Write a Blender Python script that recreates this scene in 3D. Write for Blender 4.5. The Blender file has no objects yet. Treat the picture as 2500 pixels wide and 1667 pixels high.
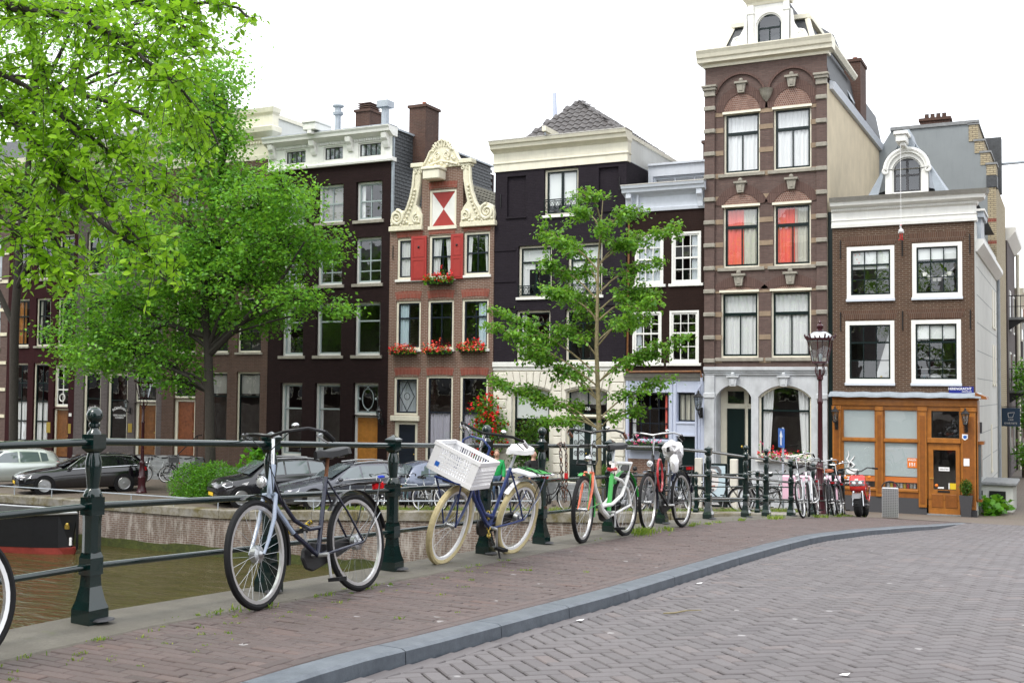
import bpy, bmesh, math, random
import numpy as np
from mathutils import Vector, Matrix, noise

random.seed(7)
rng = np.random.default_rng(7)
S = bpy.context.scene
COL = S.collection
PI = math.pi
R = math.radians

# ---------------------------------------------------------------- camera, sky, sun, exposure
cam_d = bpy.data.cameras.new('camera')
cam = bpy.data.objects.new('camera', cam_d)
COL.objects.link(cam)
cam_d.sensor_width = 36.0
cam_d.lens = 39.643
cam_d.clip_start = 0.1
cam_d.clip_end = 1500
cR = Vector((0.8943, 0.44737, 0.00959)); cU = Vector((0.01056, -0.04253, 0.99904)); cF = Vector((-0.44735, 0.89334, 0.04276))
M = Matrix((cR, cU, -cF)).transposed().to_4x4()
M.translation = Vector((0, 0, 4.0))
cam.matrix_world = M
S.camera = cam

SUN_EL, SUN_AZ = R(58), R(200)          # a veiled sun high behind the photographer
W = bpy.data.worlds.new('World'); S.world = W; W.use_nodes = True
nt = W.node_tree; nt.nodes.clear()
sky = nt.nodes.new('ShaderNodeTexSky'); sky.sky_type = 'NISHITA'; sky.sun_disc = False
sky.sun_elevation = SUN_EL; sky.sun_rotation = SUN_AZ
sky.air_density = 1.0; sky.dust_density = 4.0; sky.ozone_density = 1.0
cl = nt.nodes.new('ShaderNodeMix'); cl.data_type = 'RGBA'; cl.inputs['Factor'].default_value = 0.86
cl.inputs['B'].default_value = (12.6, 12.9, 13.4, 1)      # the closed white cloud cover
bg = nt.nodes.new('ShaderNodeBackground'); bg.inputs['Strength'].default_value = 0.105
wo = nt.nodes.new('ShaderNodeOutputWorld')
nt.links.new(sky.outputs[0], cl.inputs['A']); nt.links.new(cl.outputs['Result'], bg.inputs[0]); nt.links.new(bg.outputs[0], wo.inputs[0])
sd = bpy.data.lights.new('sun', 'SUN'); sd.energy = 1.5; sd.angle = R(22); sd.color = (1.0, 0.96, 0.9)
sun = bpy.data.objects.new('sun', sd); COL.objects.link(sun)
sdir = Vector((math.sin(SUN_AZ) * math.cos(SUN_EL), math.cos(SUN_AZ) * math.cos(SUN_EL), math.sin(SUN_EL)))
sun.rotation_euler = (-sdir).to_track_quat('-Z', 'Y').to_euler()
S.view_settings.view_transform = 'Standard'; S.view_settings.look = 'None'
S.view_settings.exposure = 0.74; S.view_settings.gamma = 1.0
S.view_settings.use_curve_mapping = False
S.render.engine = 'CYCLES'
S.cycles.max_bounces = 5; S.cycles.diffuse_bounces = 3; S.cycles.glossy_bounces = 3; S.cycles.transmission_bounces = 3; S.cycles.transparent_max_bounces = 12
S.cycles.caustics_reflective = False; S.cycles.caustics_refractive = False
S.cycles.use_denoising = True

# ---------------------------------------------------------------- mesh helpers
class MB:
    def __init__(s):
        s.v = []; s.f = []; s.m = []
    def add(s, vs, fs, mi=0):
        o = len(s.v)
        s.v += [tuple(p) for p in vs]
        s.f += [tuple(i + o for i in f) for f in fs]
        s.m += [mi] * len(fs)
        return s
    def box(s, x0, x1, y0, y1, z0, z1, mi=0):
        if x0 > x1: x0, x1 = x1, x0
        if y0 > y1: y0, y1 = y1, y0
        if z0 > z1: z0, z1 = z1, z0
        return s.add([(x0,y0,z0),(x1,y0,z0),(x1,y1,z0),(x0,y1,z0),(x0,y0,z1),(x1,y0,z1),(x1,y1,z1),(x0,y1,z1)],
              [(0,3,2,1),(4,5,6,7),(0,1,5,4),(1,2,6,5),(2,3,7,6),(3,0,4,7)], mi)
    def frustum(s, c, a0, z0, a1, z1, mi=0):
        (hx0, hy0), (hx1, hy1) = a0, a1
        x, y = c
        return s.add([(x-hx0,y-hy0,z0),(x+hx0,y-hy0,z0),(x+hx0,y+hy0,z0),(x-hx0,y+hy0,z0),
                      (x-hx1,y-hy1,z1),(x+hx1,y-hy1,z1),(x+hx1,y+hy1,z1),(x-hx1,y+hy1,z1)],
              [(0,3,2,1),(4,5,6,7),(0,1,5,4),(1,2,6,5),(2,3,7,6),(3,0,4,7)], mi)
    def prism(s, pts, axis, a, b, mi=0):
        # pts 2D in the other two axes: 'x'->(y,z) 'y'->(x,z) 'z'->(x,y)
        n = len(pts)
        def P(p, t):
            return {'x': (t, p[0], p[1]), 'y': (p[0], t, p[1]), 'z': (p[0], p[1], t)}[axis]
        vs = [P(p, a) for p in pts] + [P(p, b) for p in pts]
        fs = [tuple(range(n))[::-1], tuple(range(n, 2*n))] + [(i, (i+1) % n, n+(i+1) % n, n+i) for i in range(n)]
        return s.add(vs, fs, mi)
    def tube(s, pts, r, n=8, closed=False, mi=0):
        P = [Vector(p) for p in pts]; k = len(P)
        rs = r if isinstance(r, (list, tuple)) else [r] * k
        vs = []; up = None
        for i in range(k):
            if closed: t = P[(i+1) % k] - P[i-1]
            else: t = P[min(i+1, k-1)] - P[max(i-1, 0)]
            if t.length < 1e-9: t = Vector((0, 0, 1))
            t.normalize()
            if up is None:
                up = Vector((0, 0, 1)) if abs(t.z) < 0.9 else Vector((1, 0, 0))
            a = up - t * up.dot(t)
            if a.length < 1e-6: a = t.orthogonal()
            a.normalize(); b = t.cross(a); up = a
            for j in range(n):
                q = 2 * PI * j / n
                vs.append(P[i] + (a * math.cos(q) + b * math.sin(q)) * rs[i])
        fs = []
        for i in range(k if closed else k - 1):
            i2 = (i + 1) % k
            for j in range(n):
                fs.append((i*n+j, i*n+(j+1) % n, i2*n+(j+1) % n, i2*n+j))
        if not closed:
            fs.append(tuple(range(n))[::-1]); fs.append(tuple(range((k-1)*n, k*n)))
        return s.add(vs, fs, mi)
    def lathe(s, prof, n=16, c=(0, 0, 0), axis='z', mi=0, rot=0.0, sx=1.0, sy=1.0):
        vs = []; k = len(prof)
        for r, z in prof:
            for j in range(n):
                q = 2 * PI * (j + .5) / n + rot
                x, y = r * math.cos(q) * sx, r * math.sin(q) * sy
                if axis == 'z': p = (c[0]+x, c[1]+y, c[2]+z)
                elif axis == 'y': p = (c[0]+x, c[1]+z, c[2]+y)
                else: p = (c[0]+z, c[1]+x, c[2]+y)
                vs.append(p)
        fs = [(i*n+j, i*n+(j+1) % n, (i+1)*n+(j+1) % n, (i+1)*n+j) for i in range(k-1) for j in range(n)]
        fs.append(tuple(range(n))[::-1]); fs.append(tuple(range((k-1)*n, k*n)))
        return s.add(vs, fs, mi)
    def ball(s, c, r, n=14, mi=0, sz=1.0):
        pr = [(max(1e-4, r*math.sin(PI*i/(n//2+1))), -r*sz*math.cos(PI*i/(n//2+1))) for i in range(n//2+2)]
        return s.lathe(pr, n, c, mi=mi)
    def torus(s, c, Rr, r, axis='y', n=40, m=8, mi=0, sr=1.0):
        vs = []
        for i in range(n):
            q = 2*PI*i/n
            for j in range(m):
                w = 2*PI*j/m
                a = Rr + r*math.cos(w)*sr; h = r*math.sin(w)
                u, v = a*math.cos(q), a*math.sin(q)
                vs.append({'y': (c[0]+u, c[1]+h, c[2]+v), 'z': (c[0]+u, c[1]+v, c[2]+h), 'x': (c[0]+h, c[1]+u, c[2]+v)}[axis])
        fs = [(i*m+j, i*m+(j+1) % m, ((i+1) % n)*m+(j+1) % m, ((i+1) % n)*m+j) for i in range(n) for j in range(m)]
        return s.add(vs, fs, mi)
    def map(s, fn):
        s.v = [tuple(fn(Vector(p))) for p in s.v]; return s
    def merge(s, o):
        return s.add(o.v, o.f, 0)
    def build(s, name, mat, parent=None, smooth=False, org=None, loc=None, rot=None, bevel=0, fixn=True):
        if org is None and parent is not None: org = ORG.get(parent.name)
        vs = s.v if org is None else [(a-org[0], b-org[1], c-org[2]) for a, b, c in s.v]
        me = bpy.data.meshes.new(name)
        me.from_pydata(vs, [], s.f)
        ms = mat if isinstance(mat, (list, tuple)) else [mat]
        for x in ms: me.materials.append(MAT(x))
        if len(ms) > 1: me.polygons.foreach_set('material_index', s.m)
        if bevel or fixn:
            bm = bmesh.new(); bm.from_mesh(me)
            if bevel:
                bmesh.ops.bevel(bm, geom=bm.edges[:], offset=bevel, segments=1, affect='EDGES', clamp_overlap=True)
            bmesh.ops.recalc_face_normals(bm, faces=bm.faces[:])
            bm.to_mesh(me); bm.free()
        if smooth:
            me.polygons.foreach_set('use_smooth', [True]*len(me.polygons))
            me.set_sharp_from_angle(angle=R(38))
        o = bpy.data.objects.new(name, me); COL.objects.link(o)
        if parent is not None:
            o.parent = parent
            if org is not None: ORG[o.name] = org
        if loc is not None: o.location = loc
        if rot is not None: o.rotation_euler = rot
        return o

ORG = {}          # where the thing's own zero lies, so that parts may be given in world coordinates
def tag(o, label=None, cat=None, group=None, kind=None):
    if label: o['label'] = label
    if cat: o['category'] = cat
    if group: o['group'] = group
    if kind: o['kind'] = kind
    return o
def empty(name, loc=(0, 0, 0), rot=(0, 0, 0), label=None, cat=None, group=None, kind=None, world=False):
    o = bpy.data.objects.new(name, None); COL.objects.link(o)
    o.location = loc; o.rotation_euler = rot; o.empty_display_size = .2
    if world: ORG[o.name] = tuple(loc)
    return tag(o, label, cat, group, kind)
def copy_tree(o, parent=None):
    c = o.copy(); COL.objects.link(c)
    if parent is not None: c.parent = parent
    for ch in list(o.children): copy_tree(ch, c)
    return c
def one(mb, name, mat, label, cat, group=None, kind=None, **k):
    return tag(mb.build(name, mat, **k), label, cat, group, kind)
def inst(name, mesh, parent, loc, rot=(0, 0, 0), sc=None):
    o = bpy.data.objects.new(name, mesh); COL.objects.link(o); o.parent = parent
    o.location = loc; o.rotation_euler = rot
    if sc: o.scale = sc
    return o

# ---------------------------------------------------------------- materials
_mats = {}; _defs = {}
def MAT(n):
    if not isinstance(n, str): return n
    if n not in _mats: _mats[n] = _defs[n]() if n in _defs else plain(n, (.5, .5, .5))
    return _mats[n]
def newmat(n):
    m = bpy.data.materials.new(n); m.use_nodes = True
    t = m.node_tree; b = t.nodes['Principled BSDF']
    return m, t, b
def N(t, kind, **k):
    n = t.nodes.new(kind)
    for a, b in k.items(): setattr(n, a, b)
    return n
def sock(n, key, val):
    n.inputs[key].default_value = val
def mixc(t, fac, a, b, mode='MIX'):
    m = t.nodes.new('ShaderNodeMix'); m.data_type = 'RGBA'; m.blend_type = mode
    for key, v in (('Factor', fac), ('A', a), ('B', b)):
        if hasattr(v, 'links'): t.links.new(v, m.inputs[key])
        elif key == 'Factor': m.inputs[key].default_value = v
        else: m.inputs[key].default_value = (*v, 1) if len(v) == 3 else v
    return m.outputs['Result']
def noise_tex(t, scale, detail=4, rough=.55, vec=None, dist=0.0):
    n = N(t, 'ShaderNodeTexNoise'); sock(n, 'Scale', scale); sock(n, 'Detail', detail); sock(n, 'Roughness', rough); sock(n, 'Distortion', dist)
    if vec is not None: t.links.new(vec, n.inputs['Vector'])
    return n.outputs['Fac']
def ramp(t, fac, stops):
    r = N(t, 'ShaderNodeValToRGB'); el = r.color_ramp.elements
    while len(el) < len(stops): el.new(.5)
    for e, (p, c) in zip(el, stops):
        e.position = p; e.color = (*c, 1) if len(c) == 3 else (c[0],)*3 + (1,)
    t.links.new(fac, r.inputs[0]); return r.outputs[0]
def maprange(t, v, a, b, c=0., d=1.):
    m = N(t, 'ShaderNodeMapRange'); t.links.new(v, m.inputs[0])
    for i, x in enumerate((a, b, c, d)): m.inputs[i+1].default_value = x
    return m.outputs[0]
def bump(t, b, h, strength=.3, dist=.01):
    n = N(t, 'ShaderNodeBump'); sock(n, 'Strength', strength); sock(n, 'Distance', dist)
    t.links.new(h, n.inputs['Height']); t.links.new(n.outputs[0], b.inputs['Normal']); return n
def objco(t):
    g = N(t, 'ShaderNodeNewGeometry'); return g.outputs['Position']
def plain(n, col, rough=.6, metal=0., var=.0, scale=6., bmp=0., coat=0., spec=.5):
    m, t, b = newmat(n)
    sock(b, 'Roughness', rough); sock(b, 'Metallic', metal); sock(b, 'Base Color', (*col, 1)); sock(b, 'Specular IOR Level', spec)
    if coat: sock(b, 'Coat Weight', coat); sock(b, 'Coat Roughness', .06)
    if var or bmp:
        f = noise_tex(t, scale, 5, .6, objco(t))
        if var:
            lo = tuple(c*(1-var) for c in col); hi = tuple(min(1, c*(1+var)) for c in col)
            mp = N(t, 'ShaderNodeMapping'); mp.inputs['Scale'].default_value = (7, 7, .7); t.links.new(objco(t), mp.inputs[0])
            k = maprange(t, noise_tex(t, 1.2, 6, .7, mp.outputs[0]), .50, .74, 0, min(.42, .12+var*1.4))
            t.links.new(mixc(t, k, ramp(t, f, [(.3, lo), (.7, hi)]), tuple(c*.55 for c in col)), b.inputs['Base Color'])
        if bmp: bump(t, b, f, bmp, .02)
    return m
def D(n, *a, **k): _defs[n] = lambda: plain(n, *a, **k)
def worn(n, col, wear, rough=.25, amount=.62, scale=9., metal=0., spec=.5, coat=0.):
    # paint with chipped spots
    def mk():
        m, t, b = newmat(n); co = objco(t)
        f = noise_tex(t, scale, 6, .7, co, .6); g = noise_tex(t, 3.0, 3, .5, co)
        base = ramp(t, g, [(.3, tuple(c*.8 for c in col)), (.7, tuple(c*1.25 for c in col))])
        k = maprange(t, f, amount, amount+.03)
        t.links.new(mixc(t, k, base, wear), b.inputs['Base Color'])
        t.links.new(maprange(t, k, 0, 1, rough, .8), b.inputs['Roughness']); sock(b, 'Metallic', metal); sock(b, 'Specular IOR Level', spec); sock(b, 'Coat Weight', coat)
        bump(t, b, noise_tex(t, 60, 3, .6, co), .06, .01)
        return m
    _defs[n] = mk
def brick(n, c1, c2, mortar, bw=.21, bh=.063, ms=.009, stain=.25, blotch=(.06, .05, .045), rough=.85, strength=.5, white=.0, spec=.3):
    def mk():
        m, t, b = newmat(n)
        g = N(t, 'ShaderNodeNewGeometry'); sp = N(t, 'ShaderNodeSeparateXYZ'); t.links.new(g.outputs['Position'], sp.inputs[0])
        ad = N(t, 'ShaderNodeMath', operation='ADD'); t.links.new(sp.outputs[0], ad.inputs[0]); t.links.new(sp.outputs[1], ad.inputs[1])
        cb = N(t, 'ShaderNodeCombineXYZ'); t.links.new(ad.outputs[0], cb.inputs[0]); t.links.new(sp.outputs[2], cb.inputs[1])
        br = N(t, 'ShaderNodeTexBrick'); t.links.new(cb.outputs[0], br.inputs['Vector'])
        br.offset = .5
        for key, v in (('Scale', 1.), ('Brick Width', bw), ('Row Height', bh), ('Mortar Size', ms), ('Mortar Smooth', .2), ('Bias', 0.)): sock(br, key, v)
        sock(br, 'Color1', (*c1, 1)); sock(br, 'Color2', (*c2, 1)); sock(br, 'Mortar', (*mortar, 1))
        f = noise_tex(t, .9, 6, .65, g.outputs['Position']); f2 = noise_tex(t, 11, 4, .6, g.outputs['Position'])
        k = maprange(t, f, .42, .75, 0, stain)
        c = mixc(t, k, br.outputs['Color'], blotch)
        c = mixc(t, maprange(t, f2, .3, .7, 0, .35), c, tuple(x*.55 for x in c1))
        ms_ = N(t, 'ShaderNodeMapping'); ms_.inputs['Scale'].default_value = (2.2, 2.2, .22); t.links.new(g.outputs['Position'], ms_.inputs[0])
        c = mixc(t, maprange(t, noise_tex(t, 1.5, 6, .7, ms_.outputs[0]), .48, .72, 0, .45), c, tuple(x*.5 for x in c1))        # rain streaks
        if white:
            mp = N(t, 'ShaderNodeMapping'); mp.inputs['Scale'].default_value = (3, 3, .6); t.links.new(g.outputs['Position'], mp.inputs[0])
            c = mixc(t, maprange(t, noise_tex(t, 1.6, 6, .75, mp.outputs[0]), .50, .66, 0, white), c, (.46, .43, .39))
        t.links.new(c, b.inputs['Base Color']); sock(b, 'Roughness', rough); sock(b, 'Specular IOR Level', spec)
        inv = N(t, 'ShaderNodeMath', operation='SUBTRACT'); inv.inputs[0].default_value = 1.; t.links.new(br.outputs['Fac'], inv.inputs[1])
        bump(t, b, inv.outputs[0], strength, .01)
        return m
    _defs[n] = mk
def glassmat(n, tint=(.95, .97, .97), refl=1.0):
    def mk():
        m = bpy.data.materials.new(n); m.use_nodes = True; t = m.node_tree; t.nodes.clear()
        o = N(t, 'ShaderNodeOutputMaterial'); tr = N(t, 'ShaderNodeBsdfTransparent'); gl = N(t, 'ShaderNodeBsdfGlossy'); mx = N(t, 'ShaderNodeMixShader')
        sock(tr, 'Color', (*tint, 1)); sock(gl, 'Roughness', .0); sock(gl, 'Color', (.95, .97, 1, 1))
        fr = N(t, 'ShaderNodeLayerWeight'); sock(fr, 'Blend', .5)
        pw = N(t, 'ShaderNodeMath', operation='POWER'); t.links.new(fr.outputs['Facing'], pw.inputs[0]); pw.inputs[1].default_value = 4.
        ml = N(t, 'ShaderNodeMath', operation='MULTIPLY_ADD'); t.links.new(pw.outputs[0], ml.inputs[0]); ml.inputs[1].default_value = .9; ml.inputs[2].default_value = .10*refl
        ml.use_clamp = True
        bp = N(t, 'ShaderNodeBump'); sock(bp, 'Strength', .10); sock(bp, 'Distance', .02); t.links.new(noise_tex(t, 1.7, 2, .5, objco(t)), bp.inputs['Height'])
        t.links.new(bp.outputs[0], gl.inputs['Normal'])
        t.links.new(ml.outputs[0], mx.inputs[0]); t.links.new(tr.outputs[0], mx.inputs[1]); t.links.new(gl.outputs[0], mx.inputs[2]); t.links.new(mx.outputs[0], o.inputs[0])
        return m
    _defs[n] = mk
def leafmat(n, a, b_, trans=.4, gloss=.4):
    def mk():
        m, t, b = newmat(n)
        at = N(t, 'ShaderNodeAttribute'); at.attribute_name = 'rnd'
        oi = N(t, 'ShaderNodeObjectInfo')
        ad = N(t, 'ShaderNodeMath', operation='ADD'); t.links.new(at.outputs['Fac'], ad.inputs[0]); t.links.new(oi.outputs['Random'], ad.inputs[1])
        fr = N(t, 'ShaderNodeMath', operation='FRACT'); t.links.new(ad.outputs[0], fr.inputs[0])
        c = ramp(t, fr.outputs[0], [(0., a), (.85, b_), (1., tuple(min(1, x*1.5) for x in b_))])
        t.links.new(c, b.inputs['Base Color']); sock(b, 'Roughness', gloss); sock(b, 'Specular IOR Level', .35)
        tl = N(t, 'ShaderNodeBsdfTranslucent'); t.links.new(mixc(t, .55, c, (.30, .55, .03)), tl.inputs['Color'])
        mx = N(t, 'ShaderNodeMixShader'); sock(mx, 0, trans); o = t.nodes['Material Output']
        t.links.new(b.outputs[0], mx.inputs[1]); t.links.new(tl.outputs[0], mx.inputs[2]); t.links.new(mx.outputs[0], o.inputs[0])
        return m
    _defs[n] = mk

# ---- paint, metal, cloth
D('white_paint', (.78, .78, .74), .45, var=.05, scale=4); D('cream_paint', (.76, .725, .59), .5, var=.07, scale=3)
D('cream_old', (.70, .66, .50), .6, var=.14, scale=5, bmp=.25)
D('blue_white', (.60, .64, .70), .5, var=.05); D('shop_blue', (.52, .57, .70), .5, var=.04); D('grey_trim', (.40, .41, .46), .5, var=.06)
D('cornice_grey', (.30, .29, .26), .6, var=.12)
D('dark_green', (.004, .012, .012), .3, spec=.3); D('dark_blue', (.008, .013, .024), .35); D('sash_grey', (.30, .36, .36), .5)
D('red_paint', (.36, .035, .03), .5, var=.08); D('black_paint', (.008, .008, .009), .4)
D('stone', (.29, .27, .225), .8, var=.2, scale=6, bmp=.2); D('stone_light', (.50, .52, .54), .75, var=.16, scale=2.4, bmp=.15)
D('stone_tan', (.27, .20, .135), .85, var=.15, scale=5); D('hard_stone', (.23, .24, .245), .6, var=.2, scale=7, bmp=.15)
D('stucco_white', (.74, .71, .62), .75, var=.06, scale=5, bmp=.3); D('stucco_beige', (.56, .48, .34), .85, var=.10, scale=1.2, bmp=.1)
D('stucco_grey', (.25, .275, .285), .85, var=.06, scale=1.0, bmp=.1); D('stucco_side', (.66, .67, .63), .8, var=.06, scale=1.2, bmp=.1)
D('lead', (.30, .34, .38), .55, var=.15, scale=4); D('zinc', (.36, .40, .44), .5, var=.1)
D('slate', (.055, .06, .065), .6, var=.35, scale=9); D('pan_tile', (.085, .078, .076), .5, var=.3, scale=5); D('pan_tile_moss', (.10, .095, .07), .7, var=.3, scale=5)
D('wood_orange', (.48, .20, .035), .35, var=.18, scale=7, coat=.25); D('wood_cafe', (.34, .125, .018), .35, var=.2, scale=6, coat=.3); D('wood_cafe_dark', (.24, .08, .012), .35, var=.2, scale=6, coat=.3)
D('wood_door', (.20, .06, .02), .4, var=.3, scale=9, coat=.2); D('wood_brown', (.17, .065, .015), .4, var=.3, scale=8, coat=.2)
D('interior', (.16, .14, .12), .9, var=.3, scale=1.3); D('interior_light', (.30, .29, .27), .9, var=.2, scale=1.0)
D('curtain_white', (.80, .80, .80), .9); D('curtain_sheer', (.62, .66, .70), .9); D('curtain_red', (.90, .17, .13), .8); D('curtain_blue', (.55, .68, .74), .9); D('curtain_cream', (.62, .60, .52), .9); D('blind', (.78, .80, .78), .9)
D('curtain_lilac', (.5, .48, .56), .9)
D('frosted', (.50, .56, .57), .3, spec=.5); D('orange_print', (.75, .19, .02), .5); D('white_print', (.85, .85, .85), .6); D('black_print', (.02, .02, .022), .6)
D('chrome', (.62, .63, .64), .18, metal=1.); D('steel', (.42, .43, .44), .35, metal=1.); D('alu', (.55, .56, .57), .4, metal=.9)
D('rubber', (.011, .011, .012), .75, spec=.25); D('tyre_cream', (.52, .44, .24), .75, var=.12, scale=30); D('rim_alu', (.66, .66, .66), .3, metal=.7); D('rim_white', (.78, .78, .78), .4)
D('leather_black', (.008, .008, .009), .42, spec=.35); D('saddle_white', (.82, .82, .80), .4); D('saddle_blue', (.02, .05, .45), .4)
D('bike_black', (.006, .006, .008), .3, coat=.2); D('bike_navy', (.005, .008, .028), .25, coat=.3); D('bike_steelblue', (.30, .36, .46), .3, coat=.4); D('bike_blue', (.010, .03, .14), .3, coat=.4)
worn('bike_white', (.76, .76, .74), (.2, .14, .1), .35, .66, 7); D('bike_green', (.03, .36, .05), .35, coat=.3); D('bike_orange', (.82, .17, .07), .4, coat=.3); D('bike_silver', (.55, .57, .58), .3, metal=.5); D('bike_red', (.42, .02, .025), .3, coat=.4); D('bike_teal', (.02, .09, .10), .35, coat=.3)
D('plastic_black', (.014, .014, .015), .5); D('plastic_white', (.80, .80, .81), .45); D('plastic_grey', (.16, .16, .17), .5); D('plastic_red', (.60, .012, .02), .25); D('plastic_amber', (.85, .25, .02), .3)
D('red_moped', (.66, .03, .025), .22, coat=.5); D('pink_panel', (.80, .50, .62), .55); D('yellow', (.75, .55, .02), .5)
D('lens', (.75, .77, .78), .08, metal=.55); D('brass', (.55, .40, .09), .35, metal=.8); D('rust', (.17, .07, .03), .8, var=.4, scale=40)
worn('rail_green', (.0018, .0140, .0128), (.16, .075, .045), .13, .725, 10, spec=.5, coat=.5)
worn('chain_lock_yellow', (.012, .012, .012), (.6, .42, .02), .5, .52, 25)
worn('lamp_red', (.045, .008, .012), (.28, .20, .19), .25, .70, 12)
worn('chain_rust', (.16, .15, .14), (.20, .07, .03), .5, .5, 30, .6)
D('car_black', (.006, .006, .009), .12, coat=1.); D('car_mini', (.016, .016, .02), .14, coat=1.); D('car_grey', (.085, .09, .11), .16, coat=1., metal=.3); D('car_silver', (.60, .65, .62), .22, coat=.8, metal=.4); D('car_bluegrey', (.14, .165, .23), .2, coat=.9, metal=.3)
D('car_glass', (.10, .13, .14), .03, spec=1.0, coat=1.); D('car_glass_dark', (.012, .014, .015), .03, spec=.9); D('plate_yellow', (.80, .52, .02), .5); D('tail_red', (.55, .01, .015), .15)
D('hull_black', (.010, .011, .014), .4, var=.2); D('hull_red', (.27, .04, .03), .6, var=.2); D('deck_wood', (.25, .22, .17), .7)
D('sign_blue', (.012, .022, .21), .35); D('sign_navy', (.012, .04, .085), .4); D('sign_road', (.02, .13, .50), .35)
D('skin', (.55, .33, .24), .55); D('hair_grey', (.22, .17, .12), .8); D('hair_black', (.012, .010, .010), .6); D('jacket_green', (.01, .36, .09), .6, var=.12, scale=14); D('jacket_navy', (.02, .035, .08), .6); D('jacket_black', (.012, .012, .014), .7); D('jeans', (.05, .09, .16), .8)
D('bark', (.085, .065, .045), .9, var=.4, scale=16, bmp=.6); D('bark_pale', (.24, .20, .11), .9, var=.35, scale=14, bmp=.4); D('bark_dark', (.035, .03, .024), .9, var=.3, scale=20, bmp=.5); D('bark_red', (.26, .15, .09), .9, var=.2, scale=14, bmp=.3)
D('terracotta', (.36, .10, .045), .8); D('planter_grey', (.055, .055, .06), .6); D('box_green', (.02, .035, .025), .6)
D('petal_red', (.70, .012, .015), .6); D('petal_pink', (.75, .12, .25), .6); D('petal_orange', (.85, .15, .08), .6); D('petal_white', (.8, .76, .74), .6); D('petal_crimson', (.50, .01, .05), .6)
D('plaster_ornament', (.73, .69, .53), .6, var=.10, scale=8, bmp=.2); D('soil', (.05, .04, .03), .95)
leafmat('leaf_near', (.12, .30, .010), (.34, .60, .035), .52); leafmat('leaf_elm', (.042, .165, .018), (.19, .45, .050), .48); leafmat('leaf_dark', (.065, .20, .035), (.20, .44, .07), .52)
leafmat('leaf_young', (.040, .145, .018), (.18, .38, .045), .45); leafmat('leaf_hedge', (.035, .15, .010), (.11, .31, .018), .35); leafmat('leaf_box', (.02, .07, .012), (.06, .15, .02), .3); leafmat('grass_blade', (.07, .17, .015), (.26, .30, .05), .3)
brick('brick_dark', (.025, .0122, .012), (.0175, .0087, .0087), (.016, .0105, .011), stain=.2, blotch=(.015, .010, .010), strength=.35, spec=.15)
brick('brick_purple', (.026, .021, .027), (.021, .0165, .0225), (.019, .0155, .021), stain=.2, blotch=(.022, .018, .022), strength=.55, spec=.15)
brick('brick_brown7', (.024, .0122, .0095), (.019, .0098, .0078), (.024, .014, .012), stain=.3, blotch=(.045, .027, .023), strength=.3, spec=.15)
brick('brick_maroon', (.040, .0105, .012), (.031, .0083, .0096), (.03, .010, .011), stain=.2, blotch=(.025, .008, .009), strength=.3, spec=.15)
brick('brick_greybrown', (.125, .105, .105), (.095, .078, .076), (.16, .14, .135), strength=.5)
brick('brick_h3', (.115, .065, .046), (.085, .048, .034), (.13, .10, .085), strength=.5)
brick('brick_gable', (.20, .105, .074), (.155, .08, .057), (.34, .28, .23), ms=.012, stain=.12, strength=.5)
brick('brick_tall', (.152, .099, .085), (.110, .071, .061), (.125, .098, .088), stain=.4, blotch=(.105, .08, .07), strength=.5)
brick('brick_cafe', (.100, .052, .030), (.070, .037, .022), (.19, .15, .115), ms=.011, stain=.1, strength=.5)
brick('brick_lintel_red', (.30, .065, .042), (.23, .05, .035), (.30, .17, .13), bw=.065, bh=.3, ms=.012, stain=.1)
brick('brick_lintel_brown', (.115, .06, .038), (.085, .045, .03), (.15, .11, .085), bw=.065, bh=.3, ms=.010, stain=.1)
brick('brick_rub', (.140, .086, .072), (.112, .068, .057), (.08, .045, .038), bw=.075, bh=.4, ms=.008, stain=.1)
brick('brick_pattern', (.24, .115, .085), (.14, .055, .045), (.36, .30, .25), bw=.07, bh=.07, ms=.009, stain=.05)
brick('brick_quay', (.20, .135, .105), (.15, .095, .075), (.31, .28, .25), bw=.22, bh=.07, ms=.016, stain=.55, blotch=(.085, .075, .055), white=.7)
brick('brick_yellow', (.52, .45, .30), (.44, .37, .24), (.16, .13, .10), bw=.26, bh=.085, ms=.014, stain=.15, blotch=(.25, .2, .15))
brick('brick_chimney', (.115, .058, .042), (.08, .042, .032), (.12, .09, .075), stain=.5, blotch=(.05, .045, .04))
brick('street_brick', (.17, .125, .105), (.135, .10, .085), (.10, .085, .07), bw=.21, bh=.105, ms=.010, stain=.4, blotch=(.12, .105, .075))
glassmat('glass'); glassmat('glass_dim', (.45, .5, .5)); glassmat('glass_lamp', (.8, .82, .82), .8)
def _street():
    m, t, b = newmat('street_paving')
    g = N(t, 'ShaderNodeNewGeometry'); br = N(t, 'ShaderNodeTexBrick'); t.links.new(g.outputs['Position'], br.inputs['Vector'])
    for k, v in (('Scale', 1.), ('Brick Width', .21), ('Row Height', .105), ('Mortar Size', .008)): sock(br, k, v)
    sock(br, 'Color1', (.175, .135, .115, 1)); sock(br, 'Color2', (.13, .10, .085, 1)); sock(br, 'Mortar', (.07, .06, .045, 1))
    f = noise_tex(t, .7, 6, .7, g.outputs['Position'])
    t.links.new(mixc(t, maprange(t, f, .35, .7, 0, .7), br.outputs['Color'], (.12, .105, .07)), b.inputs['Base Color'])
    sock(b, 'Roughness', .75); bump(t, b, br.outputs['Fac'], -.3, .008); return m
_defs['street_paving'] = _street
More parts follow.
